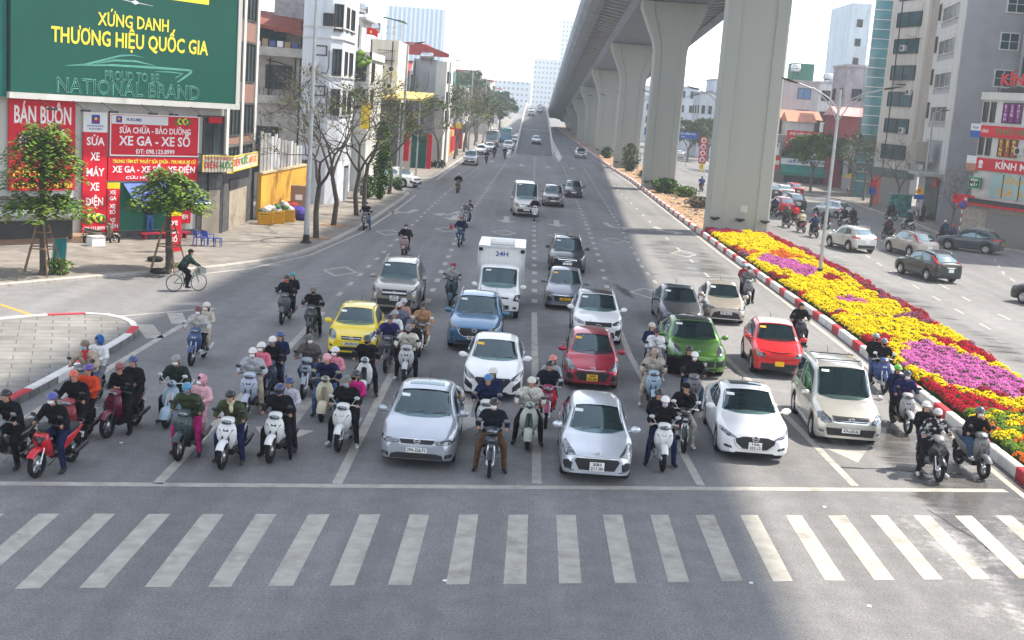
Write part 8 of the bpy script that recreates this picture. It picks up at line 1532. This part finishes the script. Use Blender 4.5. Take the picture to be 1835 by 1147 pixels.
def person(pose, M, label, jacket, trousers=(.02, .022, .03), helmet=None, mask=None, kind='helmet', shoe=None, group=None, scarf=None, bag=None, gloves=None, skin=None):
    me = pose_mesh(pose); o = bpy.data.objects.new('person', me); COL.objects.link(o); o.matrix_world = M
    tag(o, label, 'person', group)
    setm(o, 0, jacket if not isinstance(jacket, tuple) else cmat('cloth', jacket)); setm(o, 1, cmat('cloth', trousers))
    if shoe: setm(o, 3, cmat('cloth', shoe))
    def gear(k, col, nm=None, kind_='plastic'):
        g = bpy.data.objects.new(nm or k, _hg[pose][k]); COL.objects.link(g); g.parent = o
        if col: setm(g, 0, cmat(kind_, col))
    gear('hair', None)
    if helmet:
        gear(kind, helmet, {'full_helmet': 'helmet', 'hood': 'hood'}.get(kind, kind), 'plastic' if kind != 'cap' and kind != 'hood' else 'cloth')
        if kind == 'full_helmet': gear('visor', None)
    if mask: gear('mask', mask if mask is not True else None, None, 'cloth')
    if scarf:
        n = V(POSES[pose]['neck']); q = MB(); q.lathe([(.075, -.05), (.105, -.01), (.09, .05), (.07, .055)], n, 12); q.tube([n+V((.03, -.09, 0)), n+V((.04, -.13, -.12)), n+V((.05, -.12, -.2))], [.04, .05, .03], 6); q.build('scarf', cmat('cloth', scarf), o)
    if bag:
        a = V(POSES[pose]['shR']); b = V(POSES[pose]['hip']); q = MB(); q.tube([a+V((.06, -.05, .06)), V(POSES[pose]['chest'])+V((.02, -.15, -.02)), b+V((.16, -.08, .1))], .015, 5); q.build('bag_strap', cmat('cloth', bag), o)
    return o
BK = {}
def bike(style, px, py, rz, c1, c2, name, label, group=None, away_=False, skip=(), sc=1.):
    """a motorbike whose front (or rear) wheel touches the ground at the point"""
    if style not in BK: BK[style] = build_bike(style)
    g = G(px, py); off = -.66 if not away_ else .60
    x = g.x+sin(rz)*off; y = g.y-cos(rz)*off
    r = thing(name, label, 'motorbike', (x, y, 0), rz, group); sp = list(skip)
    spawn(BK[style], r, {'body': cmat('plastic', c1), 'body2': cmat('plastic', c2)}, sp)
    return Matrix.Translation((x, y, 0)) @ Matrix.Rotation(rz, 4, 'Z')
# colours of clothes and bikes
K = (.012, .012, .015); NV = (.015, .02, .06); WH = (.62, .63, .64); GY = (.16, .16, .17); LG = (.40, .41, .44); JN = (.06, .11, .22); BR = (.10, .055, .03); TN = (.38, .22, .12); GN = (.05, .065, .035); PK = (.55, .22, .28); BG = (.42, .35, .27); RD = (.45, .02, .03); DB = (.02, .04, .09); TE = (.03, .09, .12); LB = (.30, .42, .52); CR = (.55, .50, .36); MG = (.42, .02, .16)
# the riders waiting on the left and in the middle
M = bike('sport', -18, 850, -.22, K, GY, 'motorbike', 'black and red motorbike cut off by the left edge of the picture'); person('one_down', M, 'rider in a black coat cut off by the left edge of the picture', K, K, K)
M = bike('sport', 66, 856, -.22, (.50, .012, .025), K, 'sport_motorbike', 'bright red motorbike at the stop line, foremost on the left'); person('one_down', M, 'person in a black jacket, blue helmet and white mask on the bright red motorbike', K, NV, (.05, .07, .28), True)
M = bike('scooter', 110, 806, -.12, (.25, .02, .03), K, 'scooter', 'red scooter close behind the bright red motorbike'); person('look', M, 'person in black with an orange-red helmet behind the blue-helmeted rider', K, K, (.50, .09, .05)); person('pillion_side', M, 'child in an orange-red coat and purple helmet on the back of the red scooter', (.52, .06, .025), K, (.09, .05, .26))
M = bike('scooter', 132, 736, -.14, (.10, .10, .11), K, 'scooter', 'dark scooter waiting against the red and white island kerb'); person('one_down', M, 'person in a beige jacket with red scarf and blue face mask by the island kerb', BG, JN, (.14, .10, .07), (.22, .45, .65), scarf=RD, shoe=WH, bag=K); person('pillion_side', M, 'passenger in a white jacket with a blue hood behind the red-scarfed rider', WH, GY, (.03, .12, .34), kind='hood')
M = bike('sh', 192, 785, -.22, (.13, .01, .03), K, 'scooter', 'dark maroon scooter with white trim left of the pale blue scooter'); person('phone', M, 'person in a black suit and maroon helmet looking down on the maroon scooter', K, K, (.20, .05, .06), shoe=K); person('pillion', M, 'passenger in black with a navy helmet behind the black-suited rider', K, K, (.02, .05, .16))
M = bike('vespa', 298, 768, -.08, LB, (.55, .58, .60), 'scooter', 'pale blue retro scooter with slotted white front'); person('both_down', M, 'person in a dark green padded jacket and white mask on the pale blue scooter', (.025, .035, .03), K, (.2, .21, .22), True)
M = bike('sh', 320, 826, -.08, (.03, .05, .055), K, 'scooter', 'dark grey-green scooter left of the white one at the stop line'); person('lean', M, 'rider in an olive parka, blue helmet and magenta trousers', GN, MG, (.05, .22, .36), (.10, .14, .2)); person('pillion_side', M, 'passenger in a pale pink padded coat and pink hood in a long skirt', (.62, .36, .40), (.55, .30, .34), (.62, .30, .36), True, 'hood')
M = bike('sh', 398, 841, -.08, (.66, .67, .68), K, 'scooter', 'white scooter ridden by a man in olive at the stop line'); person('lean', M, 'man in an olive jacket with pale scarf and black helmet hunched on a white scooter', GN, NV, K, scarf=(.5, .45, .3))
M = bike('scooter', 440, 748, -0.02, (.42, .46, .56), K, 'scooter', 'pale lilac scooter behind the olive-jacketed rider'); person('one_down', M, 'woman in a light grey hooded jacket, white helmet and mask, on the pale lilac scooter', LG, BG, (.62, .60, .58), True, shoe=(.45, .1, .2)); person('pillion_side', M, 'passenger in a coral pink jacket and white helmet behind the light grey jacket', (.55, .14, .20), K, (.62, .6, .58), True)
M = bike('sh', 484, 830, -.08, (.66, .67, .66), K, 'scooter', 'white scooter with a black front panel, ridden by a person in a black padded jacket'); person('both_down', M, 'person in a black padded jacket and glossy dark blue full helmet', K, K, (.03, .04, .12), (.03, .04, .10), 'full_helmet', shoe=K); person('pillion_down', M, 'passenger in pale lilac with a dark blue helmet behind the padded jacket', (.40, .40, .46), K, (.02, .04, .14))
M = bike('sh', 476, 722, -0.02, (.03, .05, .09), K, 'scooter', 'dark blue scooter in the second row with a white-capped rider'); person('both_down', M, 'rider all in black with a white helmet on the dark blue scooter', K, K, (.62, .60, .56), GY); person('pillion_side', M, 'passenger in navy with a blue helmet behind the white-helmeted rider', NV, JN, (.03, .06, .2))
M = bike('scooter', 343, 656, -0.03, (.025, .06, .16), (.4, .42, .45), 'scooter', 'blue and white scooter carrying two people in pale jackets, far left'); person('ride_up', M, 'rider in a pale grey jacket with a red-fronted black helmet and white mask', (.45, .44, .42), K, (.12, .02, .03), True, shoe=WH); person('pillion_side', M, 'passenger in beige with a white helmet behind the pale grey jacket', (.42, .38, .32), BG, (.55, .5, .48), True)
M = bike('sh', 505, 582, -0.02, (.06, .07, .075), K, 'scooter', 'dark scooter with two black-clad riders, ahead of the single rider on the left'); person('ride_up', M, 'rider in black with a bright red mask', K, K, K, (.60, .05, .04)); person('pillion_side', M, 'passenger in black with a teal green helmet', K, K, (.03, .22, .24))
M = bike('scooter', 553, 607, -0.01, (.03, .04, .05), GY, 'scooter', 'black scooter ridden alone just left of the yellow hatchback'); person('one_down', M, 'lone rider all in black with a white-striped helmet left of the yellow hatchback', K, K, (.10, .10, .10), K)
M = bike('under', 543, 716, -0.02, (.30, .34, .40), K, 'motorbike', 'pale blue-grey step-through motorbike below the yellow hatchback'); person('look', M, 'man in a brown-grey jacket, dark helmet and white mask on the blue-grey motorbike', (.11, .10, .09), JN, (.06, .07, .08), True)
M = bike('vespa', 576, 756, -0.01, CR, (.3, .26, .18), 'scooter', 'cream retro scooter under the pink-helmeted rider'); person('lean', M, 'rider in navy with a pink helmet looking down on the cream scooter', NV, JN, (.62, .30, .36)); person('pillion_side', M, 'passenger in pink with a white helmet on the cream scooter', (.55, .20, .25), K, (.62, .6, .6), True)
M = bike('sh', 606, 810, -.08, (.66, .67, .66), (.45, .46, .47), 'scooter', 'white scooter with white mudguard, just left of the blue-silver sedan'); person('both_down', M, 'person in black with a grey-green helmet and white trainers left of the blue-silver sedan', K, K, (.10, .115, .10), (.3, .36, .42), shoe=WH); person('pillion_side', M, 'passenger in a magenta jacket and dark helmet behind the grey-green helmet', MG, K, (.03, .03, .035), K)
M = bike('vespa', 648, 716, 0.00, (.66, .67, .67), K, 'scooter', 'white round-fronted scooter just in front of the yellow hatchback'); person('both_down', M, 'rider in a black jacket with white cuffs, black mask and dark green helmet', K, K, (.02, .05, .045), K)
M = bike('scooter', 690, 668, 0.00, (.04, .04, .05), GY, 'scooter', 'dark scooter tucked behind the electric scooter'); person('one_down', M, 'man in a deep blue-violet pullover and black cap-helmet beside the yellow hatchback', (.03, .025, .10), K, K, shoe=WH); person('pillion_side', M, 'passenger in white with a black and white helmet behind the blue-violet pullover', WH, K, (.25, .25, .26))
M = bike('scooter', 707, 640, 0.00, (.50, .02, .05), K, 'scooter', 'bright red scooter in front of the yellow hatchback'); person('ride_up', M, 'man in a slate blue jacket with a silver helmet on the bright red scooter', (.13, .15, .21), K, (.36, .37, .38), K); person('pillion_side', M, 'passenger in salmon pink with a pale helmet behind the slate blue jacket', (.42, .22, .18), K, (.4, .4, .42))
M = bike('sh', 724, 688, 0.01, (.48, .49, .50), K, 'scooter', 'silver scooter just behind the blue-silver sedan'); person('lean', M, 'woman in a cream jacket with a dark bag strap, silver helmet and long hair', (.58, .56, .48), K, (.16, .16, .17), K, bag=K, shoe=WH); person('pillion_side', M, 'passenger in dark clothes and black helmet half behind the cream jacket', K, K, (.04, .04, .05))
M = bike('under', 751, 640, 0.01, (.03, .03, .035), WH, 'motorbike', 'black and white motorbike with a white mudguard left of the blue crossover'); person('ride_up', M, 'woman in a camel-tan coat with a black helmet', TN, TN, K, shoe=K)
M = bike('sh', 722, 462, -0.04, (.30, .18, .19), K, 'scooter', 'grey and red scooter riding behind the bronze pickup'); person('ride_up', M, 'rider in black with a dark helmet and white mask behind the bronze pickup', K, K, (.03, .03, .035), True)
M = bike('vespa', 806, 548, 0.00, TE, K, 'scooter', 'dark teal retro scooter left of the white box truck'); person('ride_up', M, 'rider in a pale grey hooded jacket with a dark red helmet', (.46, .45, .45), K, (.32, .02, .04), True)
M = bike('under', 822, 443, -0.06, (.03, .06, .11), K, 'motorbike', 'dark blue motorbike with a red bag, riding down the middle of the road'); person('ride_up', M, 'rider in navy with a brown helmet carrying a red bag', NV, JN, (.14, .06, .04), BG)
M = bike('sh', 833, 408, -0.06, GY, WH, 'scooter', 'scooter carrying two people behind the rider with the red bag'); person('ride_up', M, 'rider in dark grey with a white mask, farther of the two scooters up the lane', GY, K, (.2, .2, .2), True); person('pillion_side', M, 'passenger in black leaning out behind the grey rider', K, K, K)
M = bike('scooter', 819, 346, -0.04, (.12, .08, .04), K, 'scooter', 'lone small scooter far up the left lane'); person('ride_up', M, 'lone rider in dark clothes with a pale helmet far up the left lane', K, BG, (.5, .45, .42))
M = bike('sh', 652, 413, 0.00, (.10, .10, .11), WH, 'scooter', 'black and white scooter stopped at the pavement kerb under the bare trees'); person('look', M, 'person in dark jacket and jeans stopped at the pavement kerb', K, JN, (.04, .05, .06), WH)
for px, py, lab, rid in ((871, 293, 'left one of the three scooters coming past the white pickup', 'rider in black, leftmost of three by the pickup'), (885, 283, 'middle one of the three scooters coming past the white pickup', 'rider in black, middle of three by the pickup'), (904, 285, 'right one of the three scooters beside the ramp nose', 'rider in black, nearest the ramp nose')):
    M = bike('scooter', px, py, 0, K, GY, 'scooter', lab); person('ride_up', M, rid, K, K, (.1, .1, .1))
M = bike('sh', 957, 397, 0.00, (.62, .63, .64), K, 'scooter', 'white scooter riding right in front of the silver van'); person('ride_up', M, 'rider in black with a black and white helmet in front of the silver van', K, K, (.3, .28, .26))
M = bike('under', 876, 856, 0.01, (.012, .02, .03), GY, 'motorbike', 'black step-through motorbike at the stop line beside the blue-silver sedan'); person('both_down', M, 'man in a dark padded jacket and brown trousers, white mask, at the stop line', (.012, .016, .025), BR, K, True)
M = bike('sh', 866, 800, 0.00, (.66, .67, .66), GY, 'scooter', 'white scooter half hidden behind the black step-through motorbike'); person('one_down', M, 'man in a navy jacket with a blue helmet behind the white-masked man', (.012, .018, .06), K, (.04, .16, .36)); person('pillion_side', M, 'passenger in dark blue with a white helmet and green mask', NV, K, (.6, .58, .55), (.1, .18, .05))
M = bike('vespa', 944, 806, 0.00, (.50, .52, .46), (.02, .05, .045), 'scooter', 'cream retro scooter with a dark green stripe down its shield'); person('both_down', M, 'woman in a white fleece jacket and pale helmet on the cream and green scooter', (.55, .53, .48), K, (.55, .54, .5), bag=K)
M = bike('under', 977, 768, 0.00, (.26, .03, .09), (.4, .4, .42), 'motorbike', 'wine red motorbike between the white saloon and the dark red hatchback'); person('ride_up', M, 'man in a dark jacket with a black helmet on the wine red motorbike', (.012, .015, .025), RD, K); person('pillion_side', M, 'passenger in pale grey with a coral helmet and long hair', (.30, .31, .34), K, (.55, .18, .15))
M = bike('scooter', 1168, 736, 0.01, LB, K, 'scooter', 'pale turquoise scooter right of the silver hatchback, second in its file'); person('look_right', M, 'man in a beige padded jacket with a white-edged helmet, head turned', (.42, .38, .33), BG, (.3, .22, .18), shoe=WH)
M = bike('scooter', 1172, 688, 0.01, GY, K, 'scooter', 'scooter hidden behind the beige padded jacket'); person('phone', M, 'person in a bright white jacket and black helmet looking down', (.70, .71, .73), BG, K, bag=K, shoe=WH); person('pillion_left', M, 'passenger in navy with a cream helmet behind the bright white jacket', NV, K, (.5, .45, .38))
M = bike('sh', 1186, 845, 0.01, (.66, .67, .67), (.45, .46, .47), 'scooter', 'white scooter at the stop line right of the silver hatchback'); person('both_down', M, 'person in black with a white full helmet and lilac mask at the stop line', K, NV, (.68, .68, .68), (.42, .44, .6), shoe=K); person('pillion_left', M, 'passenger in black hidden behind the white full helmet', K, K, K)
M = bike('under', 1224, 812, 0.01, K, WH, 'motorbike', 'black motorbike with a round headlight left of the white winged-grille sedan'); person('chin', M, 'man in black with a peaked cap, hand to his mouth', K, (.35, .33, .30), K, kind='cap', shoe=WH)
M = bike('scooter', 1240, 742, 0.01, GY, K, 'scooter', 'dark scooter with a big black delivery bag behind the rider with a cap'); person('one_down', M, 'person in black with a white helmet and white mask beside a black delivery bag', K, JN, (.68, .68, .67), True); person('pillion_left', M, 'passenger in black with a dark helmet beside the white-helmeted rider', K, K, K)
q = MB(); q.box((-.42, .55, 1.15), (.5, .42, .46)); q.box((-.42, .55, 1.39), (.46, .38, .04)); ob = q.build('delivery_bag', cmat('cloth', (.008, .008, .009))); ob.matrix_world = M; tag(ob, 'big black square delivery bag carried beside the white-helmeted rider', 'bag')
# by the flower bed
CAMO = mat('black_white_hoodie', (.05, .055, .07), .9, 0, 0, 9)
_n = CAMO.node_tree; _r = [x for x in _n.nodes if x.type == 'VALTORGB'][0]; _r.color_ramp.interpolation = 'CONSTANT'; _r.color_ramp.elements[0].position = 0; _r.color_ramp.elements[0].color = (.015, .016, .022, 1); _r.color_ramp.elements[1].position = .54; _r.color_ramp.elements[1].color = (.5, .5, .52, 1)
M = bike('sport', 1680, 864, 0.04, K, GY, 'sport_motorbike', 'black motorbike with green details at the stop line by the flower bed'); person('both_down', M, 'person in a black and white patterned hoodie with a grey helmet', CAMO, K, (.40, .40, .40), K, shoe=WH); person('pillion_left', M, 'passenger in black with a white helmet behind the patterned hoodie', K, K, (.62, .60, .58))
M = bike('scooter', 1760, 858, .16, (.13, .135, .14), K, 'scooter', 'matt grey scooter at the stop line, nearest the flower bed'); person('chin', M, 'person in a black jacket and jeans, white mask held with one hand', K, JN, (.05, .08, .10), True, shoe=WH)
M = bike('sh', 1625, 778, 0.04, (.34, .35, .36), K, 'scooter', 'silver-grey scooter between the people carrier and the flower bed'); person('ride_up', M, 'rider in dark blue with a dark helmet and white mask beside the people carrier', (.02, .02, .08), K, (.03, .04, .05), True); person('pillion_left', M, 'passenger in navy with a bright green helmet', NV, K, (.10, .40, .03))
M = bike('scooter', 1583, 705, 0.04, (.03, .06, .20), WH, 'scooter', 'blue scooter carrying two riders in black beside the crimson flowers'); person('one_down', M, 'rider in black with a blue-grey helmet on the blue scooter', K, JN, (.10, .14, .20), K); person('pillion_left', M, 'passenger in black with a pale helmet on the blue scooter', K, JN, (.2, .24, .28), K)
M = bike('scooter', 1340, 546, 0.02, GY, K, 'scooter', 'grey scooter with two riders beside the beige saloon at the kerb'); person('one_down', M, 'rider in dark clothes and white mask beside the beige saloon', GY, K, K, True); person('pillion_left', M, 'passenger in red with a pale blue helmet beside the beige saloon', (.30, .02, .04), K, (.25, .38, .48))
M = bike('scooter', 1434, 626, 0.03, K, K, 'scooter', 'black scooter hidden behind the bright red crossover'); person('one_down', M, 'rider in black without a helmet in front of the red and white kerb', K, K, None)
# ------------------------------------------------------------------ riders going away on the right-hand road
GRP = 'riders going away on the right-hand road'
for px, py, rz_, jk, hm, c, lb, lr in ((1391, 389, 3.3, DB, (.5, .5, .52), K, 'scooter nearest the big pier', 'rider in dark blue nearest the big pier'), (1413, 409, 3.3, (.03, .04, .035), K, K, 'dark scooter left of the red jacket', 'rider in dark green left of the red jacket'), (1428, 404, 3.3, RD, K, K, 'scooter ridden by a person in red', 'rider in a red jacket seen from behind'),
    (1440, 418, 3.3, (.42, .37, .26), (.4, .35, .3), (.3, .02, .04), 'red-tailed scooter in front of the red jacket', 'rider in a beige jacket seen from behind'), (1463, 427, 3.3, NV, (.50, .06, .20), K, 'scooter of the pink-helmeted rider by the lamp post', 'rider in navy with a bright pink helmet'), (1483, 412, 3.3, NV, WH, K, 'scooter right of the lamp post', 'rider in navy with a white helmet right of the lamp post'),
    (1517, 408, 3.4, K, K, WH, 'pale scooter under two riders ahead of the silver crossover', 'rider in black, left one of the pair ahead of the silver crossover'), (1533, 409, 3.4, K, (.1, .1, .12), K, 'dark scooter beside the pale scooter', 'hunched rider in black, right one of the pair'), (1598, 431, 3.4, (.05, .015, .02), (.5, .45, .44), K, 'scooter between the silver and the beige crossovers', 'rider in dark maroon between two crossovers'),
    (1635, 414, 3.5, (.02, .04, .06), (.5, .5, .5), WH, 'scooter behind the warning sign', 'rider in dark teal near the warning sign'), (1603, 396, 3.5, K, K, K, 'scooter near the grey shutter', 'rider in black near the grey shutter'), (1715, 446, 3.5, (.03, .04, .09), RD, K, 'scooter of two between beige crossover and navy SUV', 'rider in dark blue with a red helmet and jeans'), (1700, 436, 3.5, DB, WH, K, 'scooter just left of the red-helmeted rider', 'rider in dark blue with a white helmet beside the red helmet'), (1258, 344, 3.2, (.03, .05, .16), (.05, .06, .1), K, 'lone scooter beyond the nearest pier', 'lone rider in blue beyond the nearest pier')):
    M = bike('scooter', px, py, rz_, c, GY, 'scooter', lb+', right-hand road', away_=True); person('ride_up', M, lr, jk, K, hm)
# parked ones
M = bike('scooter', 205, 440, 2.20, (.14, .12, .08), K, 'parked_scooter', 'bronze scooter parked in front of the red price board'); M = bike('scooter', 782, 304, 0.60, K, K, 'parked_scooter', 'left one of two dark scooters parked on the far left pavement'); M = bike('scooter', 793, 304, 0.40, K, GY, 'parked_scooter', 'right one of two dark scooters parked on the far left pavement')
# people on foot
p = G(268, 428); person('reach', Matrix.Translation((p.x, p.y, .3)) @ Matrix.Rotation(pi+DIAG, 4, 'Z'), 'man in a black top and blue trousers working at the green shutter', K, (.06, .16, .42))
p = G(1652, 400); person('stand', Matrix.Translation((p.x, p.y, .14)) @ Matrix.Rotation(.8, 4, 'Z'), 'dark figure standing by the pole of the warning sign', K, K)
# the cyclist
def bicycle(loc, rz_):
    r = thing('bicycle', 'green-framed bicycle with a front basket crossing the side street', 'bicycle', loc, rz_)
    R = .33; GP = mat('bike_frame_green', (.02, .16, .13), .4)
    for yc in (-.52, .52):
        t = MB(); t.grid([[V((.017*cos(b), yc+(R+.017*sin(b))*cos(a), R+.02+(R+.017*sin(b))*sin(a))) for b in [k*pi/3 for k in range(6)]] for a in [2*pi*i/24 for i in range(25)]], 0, True, True); wo = t.build('wheel', BLACK, r)
        s = MB(); [s.tube([(0, yc, R+.02), (0, yc+R*cos(a)*.97, R+.02+R*sin(a)*.97)], .003, 3) for a in [2*pi*i/14 for i in range(14)]]; s.build('spokes', ALLOY, wo)
        mgd = MB(); mgd.grid([[V((x, yc+(R+.045)*cos(a), R+.02+(R+.045)*sin(a))) for x in (-.03, 0, .03)] for a in [lerp(.2, 2.8, i/10) for i in range(11)]]); mgd.build('mudguard', ALLOY, r)
    f = MB(); bb = (0, .08, .30); [f.tube(p, .016, 6) for p in ([(0, -.52, .35), (0, -.40, .72), (0, -.36, .92)], [(0, -.37, .85), (0, -.05, .45), bb], [bb, (0, .20, .84)], [bb, (0, .52, .35)], [(0, .18, .74), (0, .52, .35)], [(0, -.38, .75), bb])]; f.build('frame', GP, r)
    h = MB(); h.tube([(-.26, -.30, 1.02), (-.2, -.40, 1.04), (0, -.38, .98), (.2, -.40, 1.04), (.26, -.30, 1.02)], .013, 6); h.build('handlebar', ALLOY, r)
    h = MB(); h.ell((0, .22, .88), (.10, .14, .04), 10, 6); h.build('saddle', BLACK, r)
    h = MB(); h.bx((-.16, -.74, .72), (.16, -.48, .74)); [h.bx(*q) for q in (((-.16, -.74, .72), (-.15, -.48, .95)), ((.15, -.74, .72), (.16, -.48, .95)), ((-.16, -.74, .72), (.16, -.73, .95)), ((-.16, -.49, .72), (.16, -.48, .95)))]; h.build('basket', mat('wire_basket', (.3, .31, .32), .5, .4), r)
    h = MB(); h.tube([(0.09, .08, .40), (.09, .08, .20), (.16, .08, .20)], .012, 5); h.tube([(-0.09, .08, .20), (-.09, .08, .40), (-.16, .08, .40)], .012, 5); h.build('pedals', BLACK, r)
    return r
p = G(334, 522); rz_ = 2.25; bicycle((p.x, p.y, 0), rz_); person('cycle', Matrix.Translation((p.x, p.y, 0)) @ Matrix.Rotation(rz_, 4, 'Z'), 'cyclist in a dark green hooded jacket and black cap seen from behind', (.022, .04, .035), K, K, kind='cap')
q = MB(); q.ell((.0, 0, .0), (.12, .09, .14), 10, 6); q.tube([(-.08, 0, .1), (0, 0, .22), (.08, 0, .1)], .012, 5); o = q.build('shopping_bag', cmat('plastic', (.4, .01, .04))); pb = G(806, 425); o.location = (pb.x+.05, pb.y+.1, .62); tag(o, 'crimson bag hanging at the side of the dark blue motorbike', 'bag')
# ------------------------------------------------------------------ the winter air over the city
hz = bpy.data.materials.new('haze_air'); hz.use_nodes = True; hn = hz.node_tree; hn.nodes.remove(hn.nodes['Principled BSDF'])
pv = hn.nodes.new('ShaderNodeVolumePrincipled'); pv.inputs['Color'].default_value = (.86, .93, 1, 1); pv.inputs['Density'].default_value = .00055; pv.inputs['Anisotropy'].default_value = .2
hn.links.new(pv.outputs[0], hn.nodes['Material Output'].inputs['Volume'])
hb = MB(); hb.bx((-3600, -400, -1.3), (3600, 4600, 90)); tag(hb.build('haze', hz), 'pale blue winter haze over the avenue', 'haze', kind='stuff')
